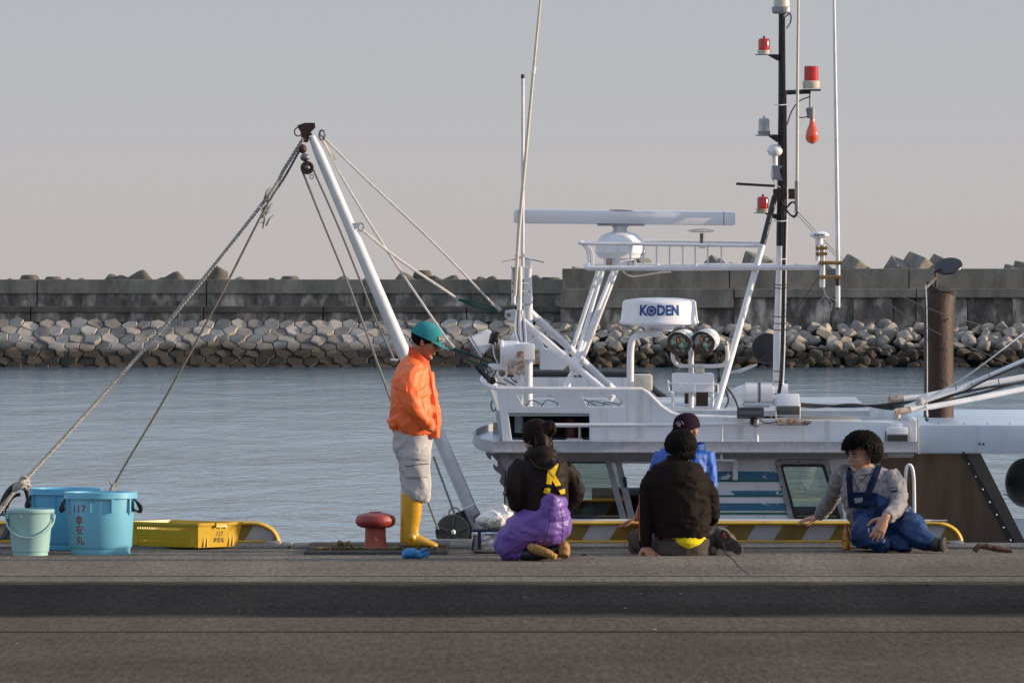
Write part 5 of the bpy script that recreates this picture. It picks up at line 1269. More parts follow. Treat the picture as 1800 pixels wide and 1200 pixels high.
g.box(corner+u*.03+v*-.012+Vector((0, 0, Hc*.47)), (.05, .010, Hc*.86), Qe); g.box(corner+u*(Lc-.03)+v*-.012+Vector((0, 0, Hc*.47)), (.05, .010, Hc*.86), Qe)
obj('rib', g, ym, root)
for txt, zz, size in (('117', .092, .050), ('幸安丸', .047, .040)):
    me = text(txt, size, .0006, .0006); o_ = corner+v*.21+u*(-.024)+Vector((0, 0, zz))
    for q in me.vertices:
        x, y, z = q.co; q.co = corner+v*(.205+x*.95)+u*(-.0068-.028*(zz+y)/Hc-z)+Vector((0, 0, zz+y))
    writing(me, M['black_text'], root)
# blue rubber glove on the ground
gp = ground_at(730, 981)
gv = mat('blue_rubber', (.02, .20, .46), .4, var=.2, vs=12)
g = G(); c = gp
g.ell(c+Vector((-.035, 0, .035)), (.06, .05, .038)); g.ell(c+Vector((.01, .01, .028)), (.06, .05, .03))
for (dx, dz, lx, lz, r) in ((.03, .03, .085, .065, .014), (.03, .02, .10, .03, .013), (.02, .015, .09, .012, .013), (-.04, .02, -.09, .012, .02), (.0, .01, .05, .005, .014)):
    g.curve([c+Vector((dx, -.01, dz)), c+Vector(((dx+lx)/2, -.03, (dz+lz)/2+.01)), c+Vector((lx, -.035, lz+.004))], [r*1.2, r, r*.8], 8, 4)
fuse('glove', g, gv, voxel=.004, smooth=3, folds=(.003, 30, (1, 1, 1)), label='crumpled blue rubber glove on the ground in front of the yellow boots', cat='glove')
# grey batten behind the boots
a, b = P(745, 953, 49.55), P(832, 953, 49.55)
g = G(); g.box(((a.x+b.x)/2, 50.02, .022), (b.x-a.x+.1, .05, .036), bev=.003); obj('metal_rail', g, M['gasket'], label='short grey metal rail lying between the yellow boots and the silver bag', cat='rail')
g = G(); q = ground_at(773, 968); g.box((q.x, 48.75, .032), (.06, .1, .03), Matrix.Rotation(.3, 3, 'Z'), bev=.004); obj('stone_chip', g, mat('brown_stone', (.18, .13, .10), .9, var=.5, vs=30, bump=1), label='small brown broken stone by the toe of the yellow boot', cat='stone')
# silver cool bag with white plastic bag on top
silver = mat('silver_foil', (.62, .62, .63), .25, metal=.85, var=.25, vs=8, bump=1.0, bs=14)
x0, x1 = P(829, 975, 48.25).x, P(905, 975, 48.25).x; w = x1-x0
g = G(); g.box(((x0+x1)/2, 48.38, .082), (w*.97, .24, .155), bev=.02)
cb = fuse('cool_bag', g, silver, voxel=.009, smooth=3, folds=(.006, 12, (1, 1, 1)), label='silver foil cool bag with dark straps, next to the kneeling woman', cat='cool bag')
g = G(); g.box(((x0+x1)/2, 48.38, .163), (w*1.02, .25, .012), bev=.004); obj('lid_edge', g, mat('navy_webbing', (.015, .018, .05), .7), cb)
g = G(); g.box((x0+.055, 48.248, .095), (.022, .012, .13)); g.box((x0+.13, 48.248, .135), (.06, .008, .006)); g.curve([Vector((x0+.03, 48.235, .13)), Vector((x0+.02, 48.22, .08)), Vector((x0+.008, 48.22, .02))], [.012, .017, .01], 8, 4); obj('strap', g, mat('navy_strap', (.01, .012, .035), .7), cb)
pw = mat('thin_white_plastic', (.82, .79, .75), .35, var=.12, vs=8, bump=.8, bs=18)
g = G(); c = Vector(((x0+x1)/2+.01, 48.38, .235))
g.ell(c, (.135, .11, .062)); g.ell(c+Vector((.03, 0, .02)), (.10, .10, .06)); g.curve([c+Vector((.0, 0, .05)), c+Vector((.06, 0, .085)), c+Vector((.10, .0, .078)), c+Vector((.125, 0, .075))], [.03, .022, .015, .018], 8, 4); g.curve([c+Vector((-.02, 0, .05)), c+Vector((.015, 0, .088)), c+Vector((.03, 0, .10))], [.03, .016, .006], 8, 4)
fuse('plastic_bag', g, pw, voxel=.006, smooth=3, folds=(.012, 11, (1, 1, 1)), label='knotted white plastic bag lying on top of the silver cool bag', cat='plastic bag')
# drink bottle
c = ground_at(1488, 966); amber = mat('amber_drink', (.42, .14, .012), .12, coat=.6, var=.2, vs=12); 
g = G(); g.lathe([(.001, 0), (.028, 0), (.031, .008), (.031, .05), (.029, .08), (.031, .11), (.029, .125), (.018, .15), (.0125, .158), (.0125, .168), (.001, .168)], c, 24); bt = obj('bottle', g, amber, label='small plastic tea bottle with orange cap on the ground beside the young man', cat='bottle')
g = G(); g.lathe([(.015, .162), (.016, .19), (.001, .19)], c, 20); obj('cap', g, mat('orange_cap', (.55, .16, .05), .45), bt)
g = G(); g.lathe([(.0315, .012), (.0317, .05), (.0302, .08), (.0316, .115)], c, 24, cap=False); obj('wrapper', g, mat('yellow_red_label', (.62, .38, .04), .4, col2=(.50, .05, .03), vs=30, thr=(.5, .52)), bt)
# brown glove / weed at the right
c = ground_at(1745, 971); g = G()
g.curve([c+Vector((-.13, 0, .01)), c+Vector((-.10, .0, .045)), c+Vector((-.05, 0, .045)), c+Vector((.03, 0, .03)), c+Vector((.10, 0, .018)), c+Vector((.14, 0, .014))], [.022, .02, .022, .024, .018, .014], 8, 5)
g.curve([c+Vector((-.02, .02, .03)), c+Vector((.05, .05, .025)), c+Vector((.10, .06, .03))], [.015, .012, .008], 8, 4)
fuse('glove', g, mat('brown_leather', (.10, .05, .03), .7, var=.4, vs=15), voxel=.004, smooth=3, folds=(.003, 25, (1, 1, 1)), label='dirty brown work glove lying flat on the quay at the right edge', cat='glove')
# litter specks
for (x, y, sz) in ((505, 982, .01), (640, 984, .006), (1150, 1107, .008), (1026, 976, .014)):
    c = ground_at(x, y); g = G(); g.ell(c+Vector((0, 0, sz*.4)), (sz*1.6, sz*1.3, sz*.5), u=8, v=6)
    obj('pebble', g, mat('pebble_grey', (.35, .33, .30), .9) if x != 1026 else M['black'], label={505: 'tiny pale pebble on the apron well left of the bollard', 640: 'tiny pale pebble on the apron below the bollard', 1150: 'tiny pale pebble on the joint line in the foreground', 1026: 'flat black scrap beside the kneeling woman'}[x], cat='pebble')
# ------------------------------------------------------------------ people
def skinmat(name, c, c2): return mat(name, c, .48, col2=c2, vs=18, bump=.15, bs=90)
SK = skinmat('tanned_skin', (.46, .22, .125), (.36, .15, .085)); SK2 = skinmat('light_skin', (.50, .28, .19), (.40, .20, .13))
def cloth(name, c, var=.18, rough=.75, sheen=0, bump=.25, **k): return mat(name, c, rough, var=var, vs=k.pop('vs', 6), bump=bump*2.2, bs=17, sheen=sheen, spec=.12 if rough > .5 else .35, **k)
HAIR = mat('black_hair', (.009, .0065, .0055), .6, var=.4, vs=30, spec=.12); EYE = mat('dark_eye', (.01, .008, .007), .2); LIP = mat('lip', (.22, .075, .06), .5)
class Fig:
    def __init__(s, D): s.D = D
    def p(s, x, y, dy=0): return P(x, y, s.D+dy)
    def r(s, px): return px*s.D/F
def hframe(f, roll=0):
    f = Vector(f).normalized(); u = Vector((0, 0, 1))-f*f.z; u.normalize(); sd = f.cross(u)
    if roll: u, sd = (u*cos(roll)+sd*sin(roll)), (sd*cos(roll)-u*sin(roll))
    return f, sd, u
def head(g, C, f, sd, u, neck, k=1.0, fat=1.0):
    Q = Matrix((f, sd, u)).transposed()
    def h(a, b, c): return C+(f*a+sd*b+u*c)*k
    def el(a, b, c, ra, rb, rc): g.ell(h(a, b, c), (ra*k, rb*k, rc*k), Q, 24, 16)
    el(-.012, 0, .032, .094, .076*fat, .083); el(.022, 0, -.028, .070, .064*fat, .082); el(.035, 0, -.074, .042, .044*fat, .036)
    el(.070, 0, .022, .020, .048, .014); el(.078, 0, -.095, .017, .020, .015)
    g.tube([h(.084, 0, .012), h(.101, 0, -.012), h(.106, 0, -.022)], [.008*k, .011*k, .013*k], 10); el(.097, 0, -.026, .015, .018, .010)
    for b in (-1, 1):
        el(.062, .036*b, -.022, .022, .024*fat, .02); el(.098, .012*b, -.028, .009, .008, .008)
        el(-.008, .075*b*fat, -.012, .018, .009, .031); el(-.016, .082*b*fat, -.002, .012, .007, .022)
    el(.086, 0, -.052, .012, .023, .0065); el(.083, 0, -.063, .012, .020, .007)
    g.tube([h(-.03, 0, -.03), h(-.028, 0, -.10), neck], [.052*k, .050*k, .060*k], 16)
    return h, Q
def face(par, C, f, sd, u, k=1.0, glasses=False):
    Q = Matrix((f, sd, u)).transposed()
    def h(a, b, c): return C+(f*a+sd*b+u*c)*k
    for b in (-1, 1):
        g = G(); g.ell(h(.084, .031*b, .000), (.007*k, .014*k, .0045*k), Q); obj('eye', g, EYE, par)
        g = G(); g.curve([h(.086, .014*b, .017), h(.090, .032*b, .021), h(.078, .05*b, .014)], [.003*k, .004*k, .002*k], 6, 5); obj('eyebrow', g, HAIR, par)
    g = G(); g.curve([h(.090, -.021, -.0585), h(.0985, 0, -.0575), h(.090, .021, -.0585)], [.002*k, .0028*k, .002*k], 6, 5); obj('mouth', g, LIP, par)
    if glasses:
        g = G()
        for b in (-1, 1):
            g.tube([h(.098, .032*b, .0)+(sd*.022*cos(t)+u*.016*sin(t))*k for t in [2*pi*i/18 for i in range(18)]], .0012, 5, close=True); g.tube([h(.098, .054*b, .004), h(.0, .084*b, .004)], .0014, 5)
        g.tube([h(.1, -.01, .002), h(.1, .01, .002)], .0012, 5); obj('glasses', g, M['steel'], par)
def strandcap(g, C, Q, k, n, length, rad, region, curl=0.0, width=.006, grav=Vector((0, 0, -1)), rs=random.Random(2), lift=.006):
    """hair locks lying over an ellipsoid scalp; region(d) tells where hair grows (d in head frame)"""
    m = 0; 
    while m < n:
        d = Vector((rs.gauss(0, 1), rs.gauss(0, 1), rs.gauss(0, 1))).normalized()
        if not region(d): continue
        m += 1
        def surf(v, e): v = v.normalized(); return C+Q @ Vector(((v.x*rad[0]-.012), v.y*rad[1], v.z*rad[2]+.03))*k+(Q @ v)*e
        gl = (Q.transposed() @ grav); pts = []; v = d.copy(); side = v.cross(gl+Vector((rs.uniform(-.3, .3), rs.uniform(-.3, .3), 0))); 
        L_ = length*rs.uniform(.6, 1.2); st = 6; w = rs.uniform(0, 6)
        for i in range(st):
            e = lift*rs.uniform(.4, 1.2)*(1+.6*i/st)+curl*abs(sin(w+i*1.4))
            pts.append(surf(v, e))
            tg = (gl-v*gl.dot(v)); tg = tg.normalized() if tg.length > .05 else Vector((rs.uniform(-1, 1), rs.uniform(-1, 1), 0)).normalized()
            tw = v.cross(tg)
            v = (v+(tg+tw*(curl*60*cos(w+i*1.5)*.35+rs.uniform(-.25, .25)))*(L_/st/.09)).normalized()
        wd = width*rs.uniform(.7, 1.3)
        g.tube(pts, [wd*.5, wd, wd, wd*.9, wd*.6, wd*.15], 5, hint=Vector((.3, .2, .9)))
def hand(g, W, d, n, side, curl=.35, spread=.10, thumb=.8, k=1.0, curls=None):
    d = d.normalized(); n = (n-d*n.dot(d)).normalized(); side = (side-d*side.dot(d)-n*side.dot(n)).normalized()
    g.tube([W-d*.03*k, W+d*.01*k, W+d*.045*k, W+d*.085*k, W+d*.095*k], [(.025*k, .019*k), (.028*k, .019*k), (.038*k, .017*k), (.040*k, .014*k), (.036*k, .010*k)], 14, hint=side)
    Ls = (.072, .082, .076, .060)
    for i in range(4):
        off = .029-.0195*i; b = W+d*(.086-.004*abs(i-1.2))*k+side*off*k; fd = (d+side*spread*(1.5-i)/1.5).normalized(); p = b.copy(); pts = [b-fd*.015*k, b]; a = 0; c_ = curls[i] if curls else curl
        for q in range(3):
            a += c_*(.7, 1.1, .8)[q]; p = p+(fd*cos(a)-n*sin(a))*Ls[i]*(.45, .31, .24)[q]*k; pts.append(p)
        g.tube(pts, [.0095*k, .0095*k, .0088*k, .0078*k, .0062*k], 10, hint=side)
    b = W+d*.02*k+side*.028*k-n*.004*k; t1 = b+(d*.55+side*thumb-n*.25).normalized()*.04*k; t2 = t1+(d*.8+side*thumb*.45-n*.3).normalized()*.032*k; t3 = t2+(d*.95+side*.1-n*.3).normalized()*.024*k
    g.tube([b-d*.01*k, b, t1, t2, t3], [.014*k, .015*k, .0115*k, .0098*k, .0075*k], 10, hint=n)
def mk_bvh(o):
    W = RM[o.name]; vs = [W @ v.co for v in o.data.vertices]; return BVHTree.FromPolygons(vs, [tuple(p.vertices) for p in o.data.polygons])
CAMP = Vector((0, 0, CZ))
def on(bv, x, y, off=.003):
    d = (P(x, y, 48.0)-CAMP).normalized(); h = bv.ray_cast(CAMP, d)
    return (h[0]+h[1]*off*(1 if h[1].dot(d) < 0 else -1)) if h[0] else None
def seamline(name, o, pts, w, m, sub=6, off=.002, th=None):
    bv = mk_bvh(o); P2, _ = smooth_path([Vector((x, y, 0)) for x, y in pts], [1]*len(pts), sub)
    q = [on(bv, a.x, a.y, off) for a in P2]; q = [a for a in q if a]
    if len(q) < 2: return None
    g = G(); g.tube(q, w, 6, hint=Vector((.1, 1, .1))); return obj(name, g, m, o)
def patch(name, o, quad, m, off=.004, th=.004, n=8, mpar=None):
    """cloth patch that follows the surface of o; quad: 4 corner pixels"""
    bv = mk_bvh(o); a, b, c, d = [Vector(q) for q in quad]; g = G(); V = {}
    for i in range(n+1):
        for j in range(n+1):
            q = a.lerp(b, i/n).lerp(d.lerp(c, i/n), j/n); h = on(bv, q.x, q.y, off)
            if h: V[i, j] = g.b.verts.new(h)
    for i in range(n):
        for j in range(n):
            k = [(i, j), (i+1, j), (i+1, j+1), (i, j+1)]
            if all(x in V for x in k):
                co = [V[x].co for x in k]
                if max((co[0]-co[2]).length, (co[1]-co[3]).length) < .12: g.b.faces.new([V[x] for x in k])
    bmesh.ops.recalc_face_normals(g.b, faces=g.b.faces)
    bmesh.ops.solidify(g.b, geom=list(g.b.faces), thickness=th); return obj(name, g, m, mpar or o, smooth=60)
def capmesh(par, C, f, sd, u, m, brim_m=None, size=1.0, brim=.075, droop=.35, deep=0.0, tall=1.0):
    Q = Matrix((f, sd, u)).transposed(); g = G(); rs = []
    def cpt_(t, q, o=0):
        a = t*pi/2; rr_ = cos(a)**.62; return C+Q @ Vector((-.012+(.106*size+o)*rr_*cos(q)+.004*t, (.087*size+o)*rr_*sin(q), .022-deep+(.094*size*tall+o)*sin(a)))
    for t in (0, .12, .3, .48, .64, .78, .88, .95): rs.append([g.b.verts.new(cpt_(t, 2*pi*i/28)) for i in range(28)])
    top = g.b.verts.new(cpt_(1, 0))
    for a, b in zip(rs, rs[1:]):
        for i in range(28): g.b.faces.new((a[i], a[(i+1) % 28], b[(i+1) % 28], b[i]))
    for i in range(28): g.b.faces.new((rs[-1][i], rs[-1][(i+1) % 28], top))
    bmesh.ops.solidify(g.b, geom=list(g.b.faces), thickness=.003)
    g.ell(cpt_(1, 0, .003), (.008, .008, .005), Q)
    cp = obj('cap', g, m, par, smooth=80)
    g = G(); r0 = []; r1 = []
    for i in range(17):
        t = -1.15+2.3*i/16; x0 = -.012+.104*size*cos(t); y0 = .085*size*sin(t); ext = brim*max(0.0, cos(t*1.30))**.6
        r0.append(g.b.verts.new(C+Q @ Vector((x0, y0, .026-deep)))); r1.append(g.b.verts.new(C+Q @ Vector((x0+ext, y0*1.0, .026-deep-ext*droop-.10*abs(t)*ext))))
    for i in range(16): g.b.faces.new((r0[i], r0[i+1], r1[i+1], r1[i]))
    bmesh.ops.solidify(g.b, geom=list(g.b.faces), thickness=.004); obj('brim', g, brim_m or m, cp, smooth=80)
    return cp
def person(g, label, skin=SK, vox=.005): return fuse('person', g, skin, voxel=vox, smooth=2, label=label, cat='person')

# ===== standing man =====
A = Fig(48.66); p, r = A.p, A.r
f, sd, u = hframe((.88, -.14, -.40)); C = p(749, 600, 0)
g = G(); h, Q = head(g, C, f, sd, u, p(731, 640, 0), .98)
g.tube([p(731, 640), p(726, 690), p(725, 750), p(727, 790)], [(.15, .07), (.17, .10), (.14, .09), (.13, .09)], 16)
for s_ in (-1, 1):
    g.tube([p(727, 655, .14*s_), p(722, 700, .21*s_), p(735, 728, .21*s_), p(752, 745, .18*s_)], [.05, .042, .038, .03], 10)
    g.tube([p(726, 785, .09*s_), p(730, 850, .09*s_), p(724, 915, .09*s_), p(723, 950, .09*s_)], [.075, .055, .05, .04], 12)
    g.tube([p(722, 952, .09*s_), p(755, 958, .09*s_)], [.03, .022], 10)
    hand(g, p(750, 744, .17*s_), p(765, 752, .10*s_)-p(750, 744, .17*s_), Vector((0, s_, .3)), Vector((1, 0, .5)), curl=.3, k=.9)
pa = person(g, 'man standing in profile in orange jacket, teal cap, pale trousers and yellow rubber boots')
face(pa, C, f, sd, u, .98)
g = G(); g.ell(C+Q @ Vector((-.022, 0, .028)), (.098, .082, .080), Q)
strandcap(g, C, Q, 1, 240, .055, (.098, .080, .082), lambda d: (d.x < .15 and -.55 < d.z < .5) and not (abs(d.y) > .75 and d.z < -.15 and d.x > -.25), width=.007, rs=random.Random(3))
obj('hair', g, HAIR, pa, smooth=80)
teal = cloth('teal_cap_cloth', (.085, .50, .53), .12)
cp = capmesh(pa, C, f, sd, u, teal, size=1.10, brim=.080, droop=.12, deep=.0, tall=1.08)
g = G(); n_ = (f*.8+sd*.42+u*.42).normalized(); q_ = n_.to_track_quat('Z', 'Y').to_matrix(); cc = C+Q @ Vector((.090, .040, .062)); g.box(cc, (.042, .034, .005), q_, bev=.002); bd = obj('badge', g, mat('dark_badge', (.03, .025, .02), .5), cp)
g = G(); g.box(cc+n_*.003, (.033, .006, .002), q_); g.box(cc+n_*.003-u*.009, (.028, .004, .002), q_); obj('badge_print', g, M['brass'], bd)
oj = cloth('orange_nylon', (1.0, .19, .050), .14, .5, bump=.2)
g = G()
g.tube([p(735, 632), p(729, 646), p(724, 668), p(723, 700), p(726, 732), p(730, 750), p(731, 764)],
       [(.08, r(20)), (.165, r(27)), (.205, r(33)), (.20, r(37)), (.20, r(42)), (.195, r(39)), (.165, r(35))], 30)
g.tube([p(756, 655, 0), p(762, 700, 0), p(766, 740), p(764, 768)], [(.06, r(6)), (.09, r(8)), (.12, r(9)), (.11, r(9))], 14)
g.tube([p(690, 735), p(695, 750)], [(.16, r(10)), (.15, r(9))], 14)
for s_ in (-1, 1):
    g.curve([p(727, 650, .13*s_), p(721, 668, .205*s_), p(721, 692, .245*s_), p(727, 716, .25*s_), p(741, 733, .235*s_), p(757, 747, .18*s_)], [(.07, .07), (.072, .075), (.068, .072), (.062, .066), (.056, .055), (.048, .045)], 18, 5)
jk = fuse('jacket', g, oj, pa, voxel=.008, smooth=3, folds=(.010, 7.5, (1.0, 1.0, .75)))
# standing collar
g = G(); rs = []
for (x, y, rx, ry, tl) in ((733, 641, 20, .082, 2), (736, 630, 19, .076, 5), (737, 621, 18, .070, 9)):
    rs.append([g.b.verts.new(p(x+rx*cos(t), y+tl*cos(t)*1.6, ry*sin(t))) for t in [2*pi*i/28 for i in range(28)]])
for a, b in zip(rs, rs[1:]):
    for i in range(28): g.b.faces.new((a[i], a[(i+1) % 28], b[(i+1) % 28], b[i]))
bmesh.ops.solidify(g.b, geom=list(g.b.faces), thickness=.006); obj('collar', g, oj, jk, smooth=80)
patch('storm_flap', jk, [(684, 664), (716, 676), (718, 689), (686, 676)], oj, off=.012, th=.006, n=10)
seamline('zip', jk, [(752, 640), (757, 665), (763, 700), (768, 740), (767, 765)], .003, mat('dark_orange_zip', (.55, .06, .015), .6))
seamline('hem_seam', jk, [(692, 752), (715, 757), (740, 763), (760, 768)], .002, oj, off=.001)
tr = cloth('pale_grey_cotton', (.50, .475, .47), .12, .8)
g = G(); g.tube([p(727, 748), p(726, 765), p(725, 785), p(727, 800)], [(.155, r(32)), (.165, r(34)), (.17, r(33)), (.16, r(30))], 28)
g.ell(p(703, 785), (r(12), .13, r(17)))
for s_ in (-1, 1):
    o_ = 0 if s_ < 0 else -3
    g.curve([p(727+o_, 790, .085*s_), p(731+o_, 820, .09*s_), p(732+o_, 845, .09*s_), p(734+o_, 864, .09*s_), p(736+o_, 876, .09*s_), p(736+o_, 881, .09*s_)], [(.085, r(29)), (.088, r(26)), (.086, r(25)), (.083, r(25)), (.074, r(21)), (.05, r(15))], 22, 4)
ts = fuse('trousers', g, tr, pa, voxel=.008, smooth=3, folds=(.009, 8, (1, 1, 1.0)))
patch('cargo_pocket', ts, [(710, 796), (750, 800), (752, 838), (713, 838)], tr, off=.008, th=.008)
patch('pocket_flap', ts, [(709, 795), (751, 799), (751, 809), (709, 803)], tr, off=.017, th=.005)
seamline('zip', ts, [(714, 819), (732, 817), (751, 814)], .0035, M['blackp'], off=.015)
g = G(); q = on(mk_bvh(ts), 734, 806, .022); g.ell(q, (.008, .006, .008)); obj('button', g, M['steel'], ts)
seamline('pocket_slit', ts, [(708, 760), (717, 759)], .003, M['blackp'], off=.003)
yb = mat('yellow_rubber', (.66, .34, .015), .33, var=.12, vs=4, coat=.2)
for s_ in (-1, 1):
    ox = 0 if s_ < 0 else -2
    g = G(); Z = lambda x, y: p(x+ox, y, .09*s_)
    g.curve([Z(725, 866), Z(724, 885), Z(723, 905), Z(721, 925), Z(721, 940), Z(722, 952)], [(.062, r(19)), (.060, r(18.5)), (.056, r(17.5)), (.050, r(15.5)), (.048, r(16)), (.044, r(16.5))], 24, 4)
    g.curve([Z(716, 951), Z(735, 951), Z(752, 955), Z(763, 958), Z(769, 959.5)], [(.042, r(11)), (.045, r(11.5)), (.048, r(7.5)), (.042, r(6)), (.025, r(4))], 20, 5)
    g.ell(Z(724, 944)+Vector((.0, -.045 if s_ < 0 else .045, 0)), (.022, .012, .022))
    bo_ = fuse('boot', g, yb, pa, voxel=.006, smooth=3)
    g = G(); sole = [(704, 0), (708, .042), (725, .044), (740, .040), (757, .05), (768, .034), (771, 0), (768, -.034), (757, -.05), (740, -.040), (725, -.044), (708, -.042)]
    zt_ = .030+.016; g.prism([Vector((p(x+ox, 960).x, A.D+.09*s_+d_, .0205)) for x, d_ in sole], (0, 0, .022 if s_ < 0 else .021)); obj('sole', g, M['rusty'], bo_, smooth=0)
    if s_ < 0:
        seamline('band', bo_, [(707, 880), (725, 883), (743, 882)], .002, yb, off=.001); seamline('band', bo_, [(707, 894), (725, 897), (742, 896)], .002, yb, off=.001)

# ===== kneeling woman =====
A = Fig(47.05); p, r = A.p, A.r
f, sd, u = hframe((-.72, .68, -.10)); C = p(941, 768, .02)
g = G(); h, Q = head(g, C, f, sd, u, p(953, 806, 0), .95)
g.tube([p(953, 806), p(953, 850), p(957, 895), p(958, 925)], [(.10, .13), (.12, .14), (.12, .13), (.14, .14)], 16)
g.tube([p(922, 822, -.03), p(912, 838, -.06), p(908, 862, -.08), p(911, 882, -.04), p(935, 894, .12)], [.03, .03, .03, .03, .022], 10)
g.tube([p(985, 822, .04), p(1000, 838, .08), p(1007, 862, .09), p(1000, 880, .16), p(965, 890, .26)], [.03, .03, .03, .03, .022], 10)
hand(g, p(935, 900, .16), Vector((.2, 1, -.2)), Vector((0, 0, 1)), Vector((1, 0, 0))); hand(g, p(965, 895, .28), Vector((-.6, .8, -.2)), Vector((0, 0, 1)), Vector((-1, 0, 0)))
g.tube([p(950, 925, -.03), p(905, 945, 0), p(888, 962, 0), p(915, 969, -.04), p(955, 968, -.10)], [.09, .07, .04, .03, .02], 12)
g.tube([p(965, 925, .1), p(925, 948, .3), p(912, 958, .34), p(950, 958, .2), p(988, 965, -.04)], [.09, .07, .04, .03, .02], 12)
pb_ = person(g, 'kneeling woman seen from behind in black hooded jacket, purple bib overalls and yellow braces', SK2)
face(pb_, C, f, sd, u, .95)
g = G(); g.ell(C+Q @ Vector((-.015, 0, .030))*.95, (.100, .086, .088), Q, 24, 16)
g.curve([C+Q @ Vector((-.06, 0, .02)), C+Q @ Vector((-.075, 0, -.05)), C+Q @ Vector((-.07, 0, -.11)), C+Q @ Vector((-.065, 0, -.135))], [(.060, .05), (.066, .045), (.062, .035), (.045, .02)], 14, 4)
bun = p(965, 754, -.03); g.ell(bun, (.046, .045, .055)); g.ell(p(963, 781, -.02), (.036, .035, .04)); g.ell(p(968, 795, -.0), (.025, .03, .04))
rs7 = random.Random(7)
strandcap(g, C, Q, .95, 900, .09, (.104, .090, .092), lambda d: not (d.x > .35 and d.z < .55) and not (d.x > .1 and abs(d.y) > .6 and d.z < .1), width=.0045, grav=Vector((-.9, -.1, .25)), rs=rs7)
strandcap(g, C, Q, .95, 500, .15, (.102, .088, .07), lambda d: d.x < .05 and d.z < .1, width=.004, grav=Vector((.1, 0, -1)), rs=rs7, curl=.004)
for k in range(60):
    t = rs7.uniform(0, 6.28); a = rs7.uniform(-1, 1); c = bun; rr_ = .049
    g.curve([c+Vector((rr_*cos(t+q*.5)*cos(a), rr_*sin(a)-.004, rr_*1.15*sin(t+q*.5)*cos(a))) for q in range(4)], [.002, .0045, .0045, .002], 5, 3)
for k in range(260):
    a_ = rs7.uniform(-1.25, 1.25); v0 = Vector((-.045-.060*cos(a_), .078*sin(a_), rs7.uniform(-.06, .02))); dn = Vector((rs7.uniform(-.1, .2), rs7.uniform(-.2, .2), -1)).normalized()*rs7.uniform(.03, .055)
    g.curve([C+Q @ v0, C+Q @ (v0*1.05+dn), C+Q @ (v0*.95+dn*1.9)], [.003, .004, .001], 5, 3)
for k in range(40):
    a = p(rs7.uniform(930, 972), rs7.uniform(772, 786), rs7.uniform(-.06, .03)); g.curve([a, a+Vector((rs7.uniform(-.03, .03), -.01, -.06)), a+Vector((rs7.uniform(-.06, .05), -.01, -.11))], [.005, .005, .001], 5, 4)
hr = obj('hair', g, mat('dark_brown_hair', (.020, .009, .007), .55, var=.4, vs=25, spec=.15), pb_, smooth=80)
bj = cloth('black_brown_shell', (.020, .014, .012), .25, .6, bump=.2)
g = G()
g.tube([p(950, 800), p(951, 812), p(951, 835), p(955, 865), p(958, 893)], [(.10, r(24)), (.14, r(44)), (.165, r(49)), (.165, r(44)), (.16, r(42))], 30)
g.curve([p(918, 818, -.03), p(907, 836, -.08), p(904, 862, -.10), p(907, 884, -.06), p(922, 893, .05)], [.068, .065, .058, .052, .045], 18, 5)
g.curve([p(990, 820, .04), p(1003, 838, .08), p(1011, 862, .09), p(1003, 882, .15), p(985, 892, .24)], [.070, .066, .060, .055, .045], 18, 5)
g.ell(p(951, 800, -.07), (r(31), .085, r(17))); g.ell(p(958, 815, -.115), (r(20), .05, r(14)))
jk = fuse('jacket', g, bj, pb_, voxel=.008, smooth=3, folds=(.009, 8, (1, 1, .8)))
g = G(); g.curve([p(930, 806, -.15), p(945, 822, -.175), p(968, 822, -.17), p(983, 805, -.14)], [.006, .01, .01, .006], 8, 5); obj('hood_edge', g, bj, jk)
g = G(); g.tube([p(950, 787, -.02), p(955, 793, -.02)], [(.06, .06), (.075, .07)], 16); obj('inner_collar', g, mat('beige_fleece', (.30, .25, .20), .9), jk)
pu = cloth('purple_rubberised_cloth', (.175, .095, .37), .14, .42, bump=.12)
g = G()
g.ell(p(960, 922, 0), (r(45), .19, r(43))); g.ell(p(950, 905, 0), (r(46), .17, r(20)))
g.tube([p(966, 905, -.03), p(968, 885, -.045), p(975, 866, -.055)], [(.155, r(37)), (.15, r(31)), (.145, r(21))], 24)
g.curve([p(945, 915, -.05), p(915, 935, -.05), p(893, 955, -.03), p(884, 966, .0)], [(.12, .125), (.115, .125), (.09, .10), (.07, .072)], 20, 4)
g.curve([p(884, 969, .0), p(905, 971, -.03), p(925, 968, -.05)], [(.06, .055), (.06, .05), (.05, .045)], 16, 4)
g.curve([p(970, 918, .1), p(930, 945, .3), p(905, 958, .38)], [.12, .105, .07], 18, 4)
ov = fuse('overalls', g, pu, pb_, voxel=.008, smooth=3, folds=(.0085, 7, (.8, 1, 1.3)))
seamline('seam', ov, [(938, 886), (958, 893), (980, 894), (1002, 889)], .0022, pu, off=.001)
seamline('seam', ov, [(966, 895), (966, 915), (962, 938), (955, 954)], .0022, mat('dark_purple_seam', (.05, .02, .13), .6), off=.001)
seamline('seam', ov, [(986, 894), (990, 920), (988, 945), (986, 957)], .0022, mat('dark_purple_seam', (.05, .02, .13), .6), off=.001)
bv = mk_bvh(ov); q = on(bv, 974, 912, .004); g = G(); g.lathe([(.001, -.004), (.021, -.004), (.022, .004), (.018, .007), (.001, .007)], q, 22, Matrix.Rotation(R(90), 3, 'X')); obj('round_tab', g, pu, ov)
for x, y in ((956, 868), (990, 868)):
    q = on(bv, x, y, .004)
    if q: g = G(); g.ell(q, (.009, .006, .009)); obj('rivet', g, M['blackp'], ov)
ys = cloth('yellow_webbing', (.75, .48, .02), .1, .6)
def strap(o, quad, m, nm='strap', par=None, off=.008): return patch(nm, o, quad, m, off=off, th=.004, n=6, mpar=par or o)
bvj = jk
